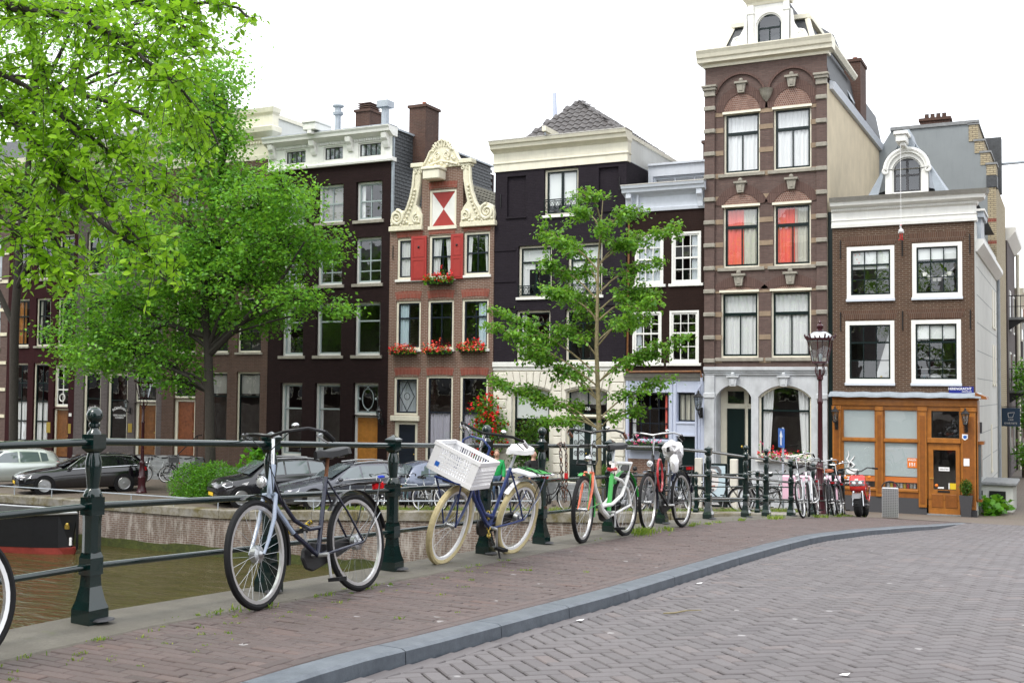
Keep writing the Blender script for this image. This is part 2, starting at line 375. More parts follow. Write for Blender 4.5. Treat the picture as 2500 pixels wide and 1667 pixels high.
def paver(n, a, c, spots=(.34, .33, .33)):
    def mk():
        m, t, b = newmat(n); co = objco(t)
        at = N(t, 'ShaderNodeAttribute'); at.attribute_name = 'rnd'; oi = N(t, 'ShaderNodeObjectInfo')
        ad = N(t, 'ShaderNodeMath', operation='ADD'); t.links.new(at.outputs['Fac'], ad.inputs[0]); t.links.new(oi.outputs['Random'], ad.inputs[1])
        fr = N(t, 'ShaderNodeMath', operation='FRACT'); t.links.new(ad.outputs[0], fr.inputs[0])
        col = ramp(t, fr.outputs[0], [(0, tuple(x*.8 for x in a)), (.12, a), (.90, c), (.96, (c[0]*1.08, c[1]*.97, c[2]*.91)), (1, tuple(x*1.1 for x in c))])
        f = noise_tex(t, 90, 4, .7, co); g = noise_tex(t, 2.2, 5, .65, co)
        col = mixc(t, maprange(t, f, .35, .68, 0, .4), col, tuple(x*.6 for x in a))
        col = mixc(t, maprange(t, g, .40, .68, 0, .36), col, tuple(x*.55 for x in a))
        col = mixc(t, maprange(t, noise_tex(t, .45, 4, .6, co), .42, .66, 0, .38), col, (c[0]*.62, c[1]*.60, c[2]*.58)); vo = N(t, 'ShaderNodeTexVoronoi'); sock(vo, 'Scale', 2.3); t.links.new(co, vo.inputs['Vector'])     # flattened gum spots
        col = mixc(t, maprange(t, vo.outputs['Distance'], .062, .055, 0, .75), col, spots)
        t.links.new(col, b.inputs['Base Color']); t.links.new(maprange(t, g, .35, .7, .70, .46), b.inputs['Roughness']); sock(b, 'Specular IOR Level', .45)
        bump(t, b, f, .25, .004); return m
    _defs[n] = mk
paver('paver_road', (.126, .114, .117), (.158, .145, .148)); paver('paver_walk', (.094, .070, .065), (.130, .096, .088))
def _joint():
    m, t, b = newmat('joint'); co = objco(t)
    t.links.new(mixc(t, maprange(t, noise_tex(t, 5.5, 5, .7, co), .50, .62), (.045, .038, .034), (.10, .13, .025)), b.inputs['Base Color']); sock(b, 'Roughness', .95); return m
_defs['joint'] = _joint
D('joint_dark', (.022, .019, .018), .95, var=.3, scale=20)
def _kerb():
    m, t, b = newmat('kerb_stone'); co = objco(t)
    c = ramp(t, noise_tex(t, 7, 7, .7, co), [(.3, (.060, .074, .092)), (.7, (.128, .150, .175))])
    c = mixc(t, maprange(t, noise_tex(t, 120, 2, .6, co), .45, .7, 0, .35), c, (.05, .06, .07))
    t.links.new(c, b.inputs['Base Color']); sock(b, 'Roughness', .42); bump(t, b, noise_tex(t, 26, 5, .65, co), .25, .01); return m
_defs['kerb_stone'] = _kerb
def _conc():
    m, t, b = newmat('concrete_edge'); co = objco(t)
    c = ramp(t, noise_tex(t, 3, 7, .7, co), [(.3, (.092, .083, .066)), (.7, (.165, .152, .126))])
    c = mixc(t, maprange(t, noise_tex(t, 70, 3, .7, co), .42, .7, 0, .45), c, (.07, .065, .05))
    c = mixc(t, maprange(t, noise_tex(t, 5, 5, .7, co), .6, .72, 0, .5), c, (.09, .11, .025))
    t.links.new(c, b.inputs['Base Color']); sock(b, 'Roughness', .85); bump(t, b, noise_tex(t, 55, 5, .7, co), .6, .008); return m
_defs['concrete_edge'] = _conc
def _coping():
    m, t, b = newmat('coping'); co = objco(t)
    c = ramp(t, noise_tex(t, 2.2, 6, .7, co), [(.3, (.20, .19, .17)), (.7, (.33, .31, .27))])
    sp = N(t, 'ShaderNodeSeparateXYZ'); t.links.new(N(t, 'ShaderNodeNewGeometry').outputs['Normal'], sp.inputs[0])
    mo = maprange(t, noise_tex(t, 1.3, 5, .7, co), .42, .62)
    c = mixc(t, mo, c, (.115, .095, .035))
    t.links.new(c, b.inputs['Base Color']); sock(b, 'Roughness', .9); bump(t, b, noise_tex(t, 20, 4, .7, co), .4, .01); return m
_defs['coping'] = _coping
def _water():
    m, t, b = newmat('canal_water'); co = objco(t)
    mp = N(t, 'ShaderNodeMapping'); mp.inputs['Scale'].default_value = (.55, 1.5, 1); mp.inputs['Rotation'].default_value = (0, 0, R(-26)); t.links.new(co, mp.inputs[0])
    h = noise_tex(t, 1.5, 5, .55, mp.outputs[0], .4)
    c = ramp(t, noise_tex(t, .35, 4, .6, co), [(.3, (.046, .038, .012)), (.7, (.068, .058, .021))])
    t.links.new(c, b.inputs['Base Color']); sock(b, 'Roughness', .06); sock(b, 'IOR', 1.33)
    bump(t, b, h, .9, .16); return m
_defs['canal_water'] = _water
def _algae():
    m, t, b = newmat('algae'); co = objco(t)
    t.links.new(ramp(t, noise_tex(t, 4, 5, .7, co), [(.3, (.02, .028, .004)), (.7, (.07, .085, .012))]), b.inputs['Base Color']); sock(b, 'Roughness', .8); bump(t, b, noise_tex(t, 18, 4, .7, co), .6, .02); return m
_defs['algae'] = _algae

# ---------------------------------------------------------------- levels of the place
PY = [-20, 0, 4.69, 6.31, 7.84, 9.51, 10.71, 12.63, 14.53, 16.67, 18.83, 20.23, 22.2, 24.27, 26.46, 28.5, 38.3, 400]
PZ = [2.3, 2.68, 2.65, 2.575, 2.505, 2.435, 2.385, 2.305, 2.21, 2.06, 1.88, 1.76, 1.58, 1.40, 1.20, 1.0, .15, .15]
def deck(y): return float(np.interp(y, PY, PZ))
def kerbx(y): return float(np.interp(y, [-10, 2, 4.3, 5.4, 7.9, 11, 14, 16, 18, 21, 24, 27, 30], [-3.5, -3.5, -3.42, -3.34, -3.24, -3.20, -3.10, -2.93, -2.76, -2.58, -2.44, -2.36, -2.3]))
def road(x, y): return deck(y) - .085 * float(np.interp(y, [22, 26.8], [1, 0])) + .012 * (x - kerbx(y))
FY = 38.3
def street(x, y):
    e = float(np.interp(x, [-60, -24.4, -6.5, 10], [-.03, .03, .97, 1.0])); f = min(1, max(0, (FY - y) / 9.8))
    return e * f + .15 * float(np.interp(x, [-14, -7], [0, 1])) * (1 - f)
QY = 28.5
CP = np.array((0, 0, 4.0)); _R, _U, _F = (np.array(v) for v in (cR, cU, cF)); _f = 39.643/36*2500
def px(p):
    v = np.asarray(p) - CP; z = v @ _F
    return (1250 + _f*(v @ _R)/z, 833.5 - _f*(v @ _U)/z, z)
def inframe(p, m=30):
    a, b, z = px(p); return z > .2 and -m < a < 2500+m and -m < b < 1667+m

def sheet(name, xs, ys, zf, mat, kind='structure'):
    b = MB(); nx = len(xs)
    b.add([(x, y, zf(x, y)) for y in ys for x in xs], [(j*nx+i, j*nx+i+1, (j+1)*nx+i+1, (j+1)*nx+i) for j in range(len(ys)-1) for i in range(nx-1)])
    return tag(b.build(name, mat, smooth=True, fixn=False), kind=kind)
xs = [-400, -200, -100] + list(np.arange(-60, -5.19, 1.83)) ; xs[-1] = -5.2
xs2 = [-5.2, -4, -3, -2, -1, 0, 2, 6, 12, 30, 100, 400]
ys = [QY] + list(np.linspace(QY+1.2, FY, 8)) + [45, 60, 100, 200, 600]
sheet('ground', xs + xs2[1:], ys, lambda x, y: street(x, y) if x < -5 else deck(y), 'street_paving')
sheet('near_bank_ground', [-400, -100, -20, -5.3], [-300, -60, -10, 0, 2.2], lambda x, y: deck(y) - .35, 'street_paving')
sheet('canal_water', [-400, -200] + list(range(-100, -4, 8)) + [8, 100, 300], [2.0, 10, 20, QY+.3], lambda x, y: -1.45, 'canal_water')

sheet('bridge_landing', [-5.3, 0, 14], [27.4, QY, 34.5], lambda x, y: deck(y)-.017, 'street_paving')
# ---------------------------------------------------------------- bridge deck, pavement, kerb and road
bys = list(np.arange(-14, 28.6, .5))
bd = empty('bridge_deck', kind='structure')
b = MB()
for y0, y1 in zip(bys[:-1], bys[1:]):
    z0, z1 = deck(y0), deck(y1)
    b.add([(-5.2, y0, z0-.02), (-5.2, y1, z1-.02), (-5.2, y1, z1-.7), (-5.2, y0, z0-.7), (14, y0, z0-.7), (14, y1, z1-.7)], [(0, 1, 2, 3), (3, 2, 5, 4)])
b.build('fascia', 'hard_stone', bd)
b = MB(); n = len(bys)
b.add([(x, y, deck(y)-.012) for y in bys for x in (-4.76, kerbx(y)+.06)][:], [(2*i, 2*i+1, 2*i+3, 2*i+2) for i in range(n-1)])
pv = tag(b.build('pavement', 'joint', smooth=True), kind='structure')
b = MB()
xr = [0, .25, 1, 2, 4, 8, 14]
b.add([(kerbx(y)+.1+d, y, road(kerbx(y)+.1+d, y)-.014) for y in bys for d in xr], [(j*7+i, j*7+i+1, (j+1)*7+i+1, (j+1)*7+i) for j in range(n-1) for i in range(6)])
rd = tag(b.build('road', 'joint_dark', smooth=True), kind='structure')

def paver_mesh(name, L, Wd, mat, h=.06, ch=.005):
    b = MB(); x, y = L/2, Wd/2
    vs = [(-x, -y, -h), (x, -y, -h), (x, y, -h), (-x, y, -h), (-x, -y, -ch), (x, -y, -ch), (x, y, -ch), (-x, y, -ch),
          (-x+ch, -y+ch, 0), (x-ch, -y+ch, 0), (x-ch, y-ch, 0), (-x+ch, y-ch, 0)]
    fs = [(8, 9, 10, 11)] + [(i, (i+1) % 4, 4+(i+1) % 4, 4+i) for i in range(4)] + [(4+i, 4+(i+1) % 4, 8+(i+1) % 4, 8+i) for i in range(4)]
    me = bpy.data.meshes.new(name); me.from_pydata(vs, [], fs); me.materials.append(MAT(mat)); return me
def lay(parent, name, stuffname, mesh, items, limit):
    # items: (x, y, z, rotz, tiltx, tilty); the ones that show largest are objects, the others one mass
    sc = []
    for i, it in enumerate(items):
        ok = inframe((it[0], it[1], it[2]), 0); sc.append((0 if ok else 1, px(it[:3])[2], i))
    sc.sort(); own = {i for _, _, i in sc[:limit]}
    mv = np.array([v.co[:] for v in mesh.vertices]); mf = [tuple(p.vertices) for p in mesh.polygons]; nv = len(mv)
    V = []; Fc = []; rn = []
    for i, (x, y, z, rz, tx, ty) in enumerate(items):
        if i in own:
            inst(name, mesh, parent, (x, y, z), (tx, ty, rz)); continue
        c, s_ = math.cos(rz), math.sin(rz)
        q = np.empty_like(mv); q[:, 0] = mv[:, 0]*c - mv[:, 1]*s_ + x; q[:, 1] = mv[:, 0]*s_ + mv[:, 1]*c + y
        q[:, 2] = mv[:, 2] + z + tx*mv[:, 1] - ty*mv[:, 0]
        o = len(rn); V.append(q); Fc += [tuple(k+o for k in f) for f in mf]; rn += [rng.random()]*nv
    me = bpy.data.meshes.new(stuffname); me.from_pydata(np.concatenate(V).tolist(), [], Fc); me.materials.append(mesh.materials[0])
    at = me.attributes.new('rnd', 'FLOAT', 'POINT'); at.data.foreach_set('value', rn)
    o = bpy.data.objects.new(stuffname, me); COL.objects.link(o); o.parent = parent; o['kind'] = 'stuff'; return o
def slope(f, x, y): return math.atan2(f(y+.2)-f(y-.2), .4)
items = []
Lh, Wh = .203, .1015
for i in range(-40, 260):
    for j in range(-130, 130):
        for k in (0, 1):
            if k == 0: cx_, cy_ = (i+2*j)+1., (i-2*j)+.5
            else: cx_, cy_ = (i+2*j)+.5, (i-2*j)+2.
            a, c = cx_*Wh, cy_*Wh
            x, y = (a-c)*.70711 - .5, (a+c)*.70711 + 1.5
            if y < 2.6 or y > 27.6 or x < kerbx(y)+.21 or x > 1.6 + .02*y: continue
            rz = PI/4 + (PI/2 if k else 0)
            sl = slope(lambda q: road(x, q), x, y)
            items.append((x, y, road(x, y)+random.gauss(0, .0012), rz+random.gauss(0, .006), math.sin(rz)*0 + sl*math.cos(rz)+random.gauss(0, .006), -sl*math.sin(rz)*-1*-1+random.gauss(0, .006)))
lay(rd, 'paver', 'paving_bricks', paver_mesh('paver', .1915, .0905, 'paver_road', ch=.006), items, 300)
items = []
y = 2.2; row = 0
while y < 27.4:
    x = -4.80 + (.105 if row % 2 else 0)
    while x < kerbx(y)-.035:
        sl = slope(deck, x, y)
        items.append((x+random.gauss(0, .002), y, deck(y)+random.gauss(0, .0016), random.gauss(0, .012), sl+random.gauss(0, .008), random.gauss(0, .008)))
        x += .211
    y += .0700; row += 1
lay(pv, 'paver', 'paving_bricks', paver_mesh('paver', .2045, .0640, 'paver_walk'), items, 300)
# edging rows
edg = paver_mesh('edging_brick', .204, .066, 'paver_walk'); y = 2.3
while y < 27.2:
    a = math.atan2(.2, kerbx(y+.1)-kerbx(y-.1))
    for d in (.037, .106): inst('edging_brick', edg, pv, (kerbx(y)-d, y+(.1 if d > .1 else 0), deck(y+(.1 if d > .1 else 0))+.0045), (0, -slope(deck, 0, y), a))
    y += .208
gut = paver_mesh('gutter_brick', .196, .098, 'paver_road')
y = 2.6
while y < 26.5:
    a = math.atan2(.2, kerbx(y+.1)-kerbx(y-.1)); x = kerbx(y)+.245
    inst('gutter_brick', gut, rd, (x, y, road(x, y)+.004), (0, 0, a)); y += .203
# kerb stones
kb = empty('kerb', kind='structure')
y = 2.2
while y < 27.2:
    ln = random.uniform(.82, 1.08); y1 = min(y+ln, 27.3); b = MB(); g = .004
    st = np.linspace(y+g, y1-g, 4); vs = []
    for q in st:
        k0 = kerbx(q); zt = deck(q)+.004; zb = road(k0+.3, q)-.10
        for dx, z in ((0, zb), (0, zt-.006), (.008, zt), (.155, zt-.003), (.178, zt-.016), (.188, zb)): vs.append((k0+dx, q, z))
    fs = [(i*6+j, i*6+j+1, (i+1)*6+j+1, (i+1)*6+j) for i in range(3) for j in range(5)] + [(0, 1, 2, 3, 4, 5), (18, 23, 22, 21, 20, 19)]
    b.add(vs, fs); b.build('kerb_stone', 'kerb_stone', kb, smooth=False); y = y1
# concrete edge under the railing
y = 1.0
while y < 28.2:
    y1 = min(y+random.uniform(2.0, 2.6), 28.3); b = MB(); st = np.linspace(y+.004, y1-.004, 5); vs = []
    for q in st:
        z = deck(q)
        for x, zz in ((-5.22, z-.30), (-5.22, z+.015), (-5.19, z+.026), (-4.68, z+.010), (-4.65, z-.02)): vs.append((x, q, zz))
    b.add(vs, [(i*5+j, i*5+j+1, (i+1)*5+j+1, (i+1)*5+j) for i in range(4) for j in range(4)] + [(0, 1, 2, 3, 4), (20, 24, 23, 22, 21)])
    b.build('edge_slab', 'concrete_edge', bd); y = y1

# ---------------------------------------------------------------- quay walls
def quay(x): return street(x, QY)
qw = empty('quay_wall', (-20, QY, 0), label='weathered brick quay wall across the canal with stone coping and green waterline', cat='quay wall', world=True)
b = MB(); X = list(np.linspace(-90, -5.3, 40))
vs = []
for x in X: vs += [(x, QY, -3), (x, QY, quay(x)-.26)]
b.add(vs, [(2*i, 2*i+2, 2*i+3, 2*i+1) for i in range(39)]); b.build('wall', 'brick_quay', qw)
b = MB(); vs = []
XX = list(np.linspace(-90, -5.3, 240))
for x in XX: vs += [(x, QY-.03, -1.6), (x, QY-.012, -1.17+.09*noise.noise((x*.6, 0, 0))+.05*noise.noise((x*3, 5, 0)))]
b.add(vs, [(2*i, 2*i+2, 2*i+3, 2*i+1) for i in range(239)]); b.build('algae_line', 'algae', qw)
x = -52.
while x < -5.4:
    x1 = min(x+random.uniform(1.1, 1.7), -5.3); b = MB(); g = .008; z0, z1 = quay(x)+.012, quay(x1)+.012
    b.add([(x+g, QY-.05, z0-.27), (x1-g, QY-.05, z1-.27), (x1-g, QY+.45, z1-.27), (x+g, QY+.45, z0-.27), (x+g, QY-.05, z0-.02), (x1-g, QY-.05, z1-.02), (x1-g, QY+.45, z1), (x+g, QY+.45, z0), (x+g, QY-.03, z0), (x1-g, QY-.03, z1)],
          [(0, 1, 5, 4), (4, 5, 9, 8), (8, 9, 6, 7), (1, 2, 6, 9, 5), (0, 4, 8, 7, 3), (2, 3, 7, 6)])
    b.build('coping_stone', 'coping', qw); x = x1
nb = empty('near_quay_wall', (-20, 2.2, 0), label='brick quay wall on the photographer side of the canal, below the near trees', cat='quay wall', world=True)
MB().box(-90, -5.4, 1.9, 2.2, -3, 2.34).build('wall', 'brick_quay', nb)
ab = empty('bridge_abutment', (-5.5, 20, 0), label='brick side of the bridge below the railing', cat='bridge wall', world=True)
b = MB(); vs = []
for q in np.linspace(2.2, QY, 30):
    t = (q-2.2)/(QY-2.2); za = -1.6 + 2.3*math.sin(PI*min(1, max(0, (t-.12)/.76)))**.6 if .12 < t < .88 else -3
    vs += [(-5.17, q, min(za, deck(q)-.9)), (-5.17, q, deck(q)-.6)]
b.add(vs, [(2*i, 2*i+2, 2*i+3, 2*i+1) for i in range(29)]); b.build('wall', 'brick_quay', ab)

# ---------------------------------------------------------------- bridge railing
def post_mesh(ball):
    b = MB()
    b.frustum((0, 0), (.098, .098), -.03, (.098, .098), .075)
    b.frustum((0, 0), (.098, .098), .075, (.078, .078), .12)
    b.frustum((0, 0), (.078, .078), .12, (.058, .058), .20)
    b.frustum((0, 0), (.058, .058), .20, (.052, .052), .265)
    b.frustum((0, 0), (.064, .064), .265, (.064, .064), .36)
    b.frustum((0, 0), (.064, .064), .36, (.052, .052), .39)
    b.lathe([(.070, .39), (.070, .56), (.074, .60)], 8, rot=PI/8)
    b.box(-.064, .064, -.064, .064, .60, .70)
    b.lathe([(.074, .70), (.076, .712), (.066, .725), (.060, .74), (.046, .75), (.050, .78), (.063, .86), (.064, .90), (.050, .94), (.046, .95)], 14)
    b.frustum((0, 0), (.036, .036), .95, (.064, .064), .975)
    b.box(-.064, .064, -.064, .064, .975, 1.055)
    if ball:
        b.lathe([(.058, 1.055), (.050, 1.07), (.034, 1.08), (.030, 1.09), (.044, 1.10), (.044, 1.115), (.028, 1.125)], 14)
        b.ball((0, 0, 1.162), .064, 16, sz=.72)
    else:
        b.frustum((0, 0), (.072, .072), 1.045, (.074, .074), 1.06)
        b.frustum((0, 0), (.074, .074), 1.06, (.002, .002), 1.098)
    return b.map(lambda p: Vector((p.x*.72, p.y*.72, p.z)))
posts = [(3.1, 0), (4.69, 1), (6.27, 0), (7.84, 0), (9.47, 1), (10.71, 1), (12.63, 0), (14.53, 0), (16.67, 0), (18.83, 1), (20.23, 1), (22.2, 0), (24.27, 0), (26.46, 1), (27.6, 0)]
XR = -5.0
rl = empty('bridge_railing', (XR, 14.5, 2.2), label='dark green cast iron bridge railing with ball and pyramid capped posts', cat='railing', world=True)
pm = [post_mesh(0).build('post', 'rail_green', smooth=True).data, post_mesh(1).build('post', 'rail_green', smooth=True).data]
for o in [o for o in COL.objects if o.name.startswith('post')]: bpy.data.objects.remove(o)
lead = MB().lathe([(.055, 0), (.05, .008), (.035, .012), (.01, .013)], 9).map(lambda p: (p.x*(1+.25*noise.noise(p*40)), p.y*1.3, p.z)).build('lead_seal', 'planter_grey', smooth=True).data
bpy.data.objects.remove(bpy.data.objects['lead_seal'])
for y, bl in posts:
    z = deck(y)+.02
    p = inst('post', pm[bl], rl, (0, y-14.5, z-2.2), (0, 0, random.gauss(0, .02)))
    inst('lead_seal', lead, p, (.075, random.uniform(-.06, .03), .012))
for (y0, _), (y1, _) in zip(posts[:-1], posts[1:]):
    for h, r in ((.31, .0185), (.65, .0205), (1.012, .0215)):
        MB().tube([(XR, y0+.03, deck(y0)+.02+h), (XR, y1-.03, deck(y1)+.02+h)], r, 12).build('rail', 'rail_green', rl, smooth=True)
for h, r in ((.31, .0185), (.65, .0205), (1.012, .0215)):
    MB().tube([(XR, 1.0, deck(1)+h), (XR, 3.05, deck(3.1)+.02+h)], r, 12).build('rail', 'rail_green', rl, smooth=True)
# thinner railing along the quay, meeting the bridge
ql = empty('quay_railing', (-8, QY+.15, .9), label='thinner dark green railing running along the far quay to the bridge', cat='railing', world=True)
qp = [-5.75, -7.3, -8.92, -10.6, -12.3]
for x in qp:
    p = inst('post', pm[0], ql, (x+8, 0, street(x, QY+.15)-.9+.01)); p.scale = (.95, .95, .98)
for x0, x1 in zip(qp[:-1], qp[1:]):
    for h in (.31, .68, 1.0):
        MB().tube([(x0, QY+.15, street(x0, QY+.15)+h), (x1, QY+.15, street(x1, QY+.15)+h)], .017, 8).build('rail', 'rail_green', ql, smooth=True)
# low tube guard on the coping
lg = empty('low_guard_rail', (-30, QY+.2, 0), label='low grey tube guard along the quay edge before the parked cars', cat='guard rail', world=True)
b = MB(); gx = list(np.arange(-44, -13.5, 1.9))
for x0, x1 in zip(gx[:-1], gx[1:]): MB().tube([(x0, QY+.2, street(x0, QY)+.30), (x1, QY+.2, street(x1, QY)+.30)], .022, 7).build('rail', 'zinc', lg, smooth=True)
for x in gx: MB().tube([(x, QY+.2, street(x, QY)-.02), (x, QY+.2, street(x, QY)+.30)], .018, 6).build('stanchion', 'zinc', lg, smooth=True)

# ---------------------------------------------------------------- houses: helpers
def wall_face(b, x0, x1, z0, z1, y, ops, depth=.24, arch=()):
    """front face at y with rectangular openings cut out and their reveals; arch: {opening index: rise}"""
    arch = dict(arch)
    xs = sorted({x0, x1, *[min(max(v, x0), x1) for o in ops for v in o[:2]]}); zs = sorted({z0, z1, *[min(max(v, z0), z1) for o in ops for v in o[2:4]]})
    for i in range(len(xs)-1):
        for j in range(len(zs)-1):
            cx, cz = (xs[i]+xs[i+1])/2, (zs[j]+zs[j+1])/2
            if any(o[0] < cx < o[1] and o[2] < cz < o[3] for o in ops): continue
            b.add([(xs[i], y, zs[j]), (xs[i+1], y, zs[j]), (xs[i+1], y, zs[j+1]), (xs[i], y, zs[j+1])], [(0, 1, 2, 3)])
    for k, o in enumerate(ops):
        a0, a1, c0, c1 = o[:4]; d = y+depth
        if c1 <= z0 or c0 >= z1: continue
        c0, c1 = max(c0, z0), min(c1, z1)
        if k in arch:
            h = arch[k]; n = 14; w = (a1-a0)/2; cxm = (a0+a1)/2
            rad = (w*w+h*h)/(2*h); pts = []
            th = math.asin(min(1, w/rad))
            for i in range(n+1):
                q = -th + 2*th*i/n; pts.append((cxm+rad*math.sin(q), c1-rad+rad*math.cos(q)))
            for (p0, q0), (p1, q1) in zip(pts[:-1], pts[1:]):
                b.add([(p0, y, q0), (p1, y, q1), (p1, y, c1), (p0, y, c1)], [(0, 1, 2, 3)])
                b.add([(p0, y, q0), (p1, y, q1), (p1, d, q1), (p0, d, q0)], [(0, 1, 2, 3)])
            top = c1-h
        else:
            top = c1; b.add([(a0, y, c1), (a1, y, c1), (a1, d, c1), (a0, d, c1)], [(0, 1, 2, 3)])
        b.add([(a0, y, c0), (a0, y, top), (a0, d, top), (a0, d, c0)], [(0, 1, 2, 3)])
        b.add([(a1, y, c0), (a1, d, c0), (a1, d, top), (a1, y, top)], [(0, 1, 2, 3)])
        b.add([(a0, y, c0), (a0, d, c0), (a1, d, c0), (a1, y, c0)], [(0, 1, 2, 3)])

def arc_pts(x0, x1, ztop, h, n=14):
    w = (x1-x0)/2; rad = (w*w+h*h)/(2*h); th = math.asin(min(1, w/rad)); c = (x0+x1)/2
    return [(c+rad*math.sin(-th+2*th*i/n), ztop-rad+rad*math.cos(-th+2*th*i/n)) for i in range(n+1)]
def curtain_mesh(x0, x1, z0, z1, y, n=None, amp=.035, pinch=0):
    b = MB(); n = n or max(6, int((x1-x0)*26)); ph = random.random()*6; per = random.uniform(.11, .16)
    vs = []
    for i in range(n+1):
        x = x0+(x1-x0)*i/n; w = amp*math.sin(2*PI*x/per+ph)+amp*.5*math.sin(2*PI*x/(per*2.3))
        vs += [(x, y+w*.6, z1), (x0+(x-x0)*(1-pinch) if pinch >= 0 else x1+(x-x1)*(1+pinch), y+w, z0)]
    b.add(vs, [(2*i, 2*i+2, 2*i+3, 2*i+1) for i in range(n)]); return b

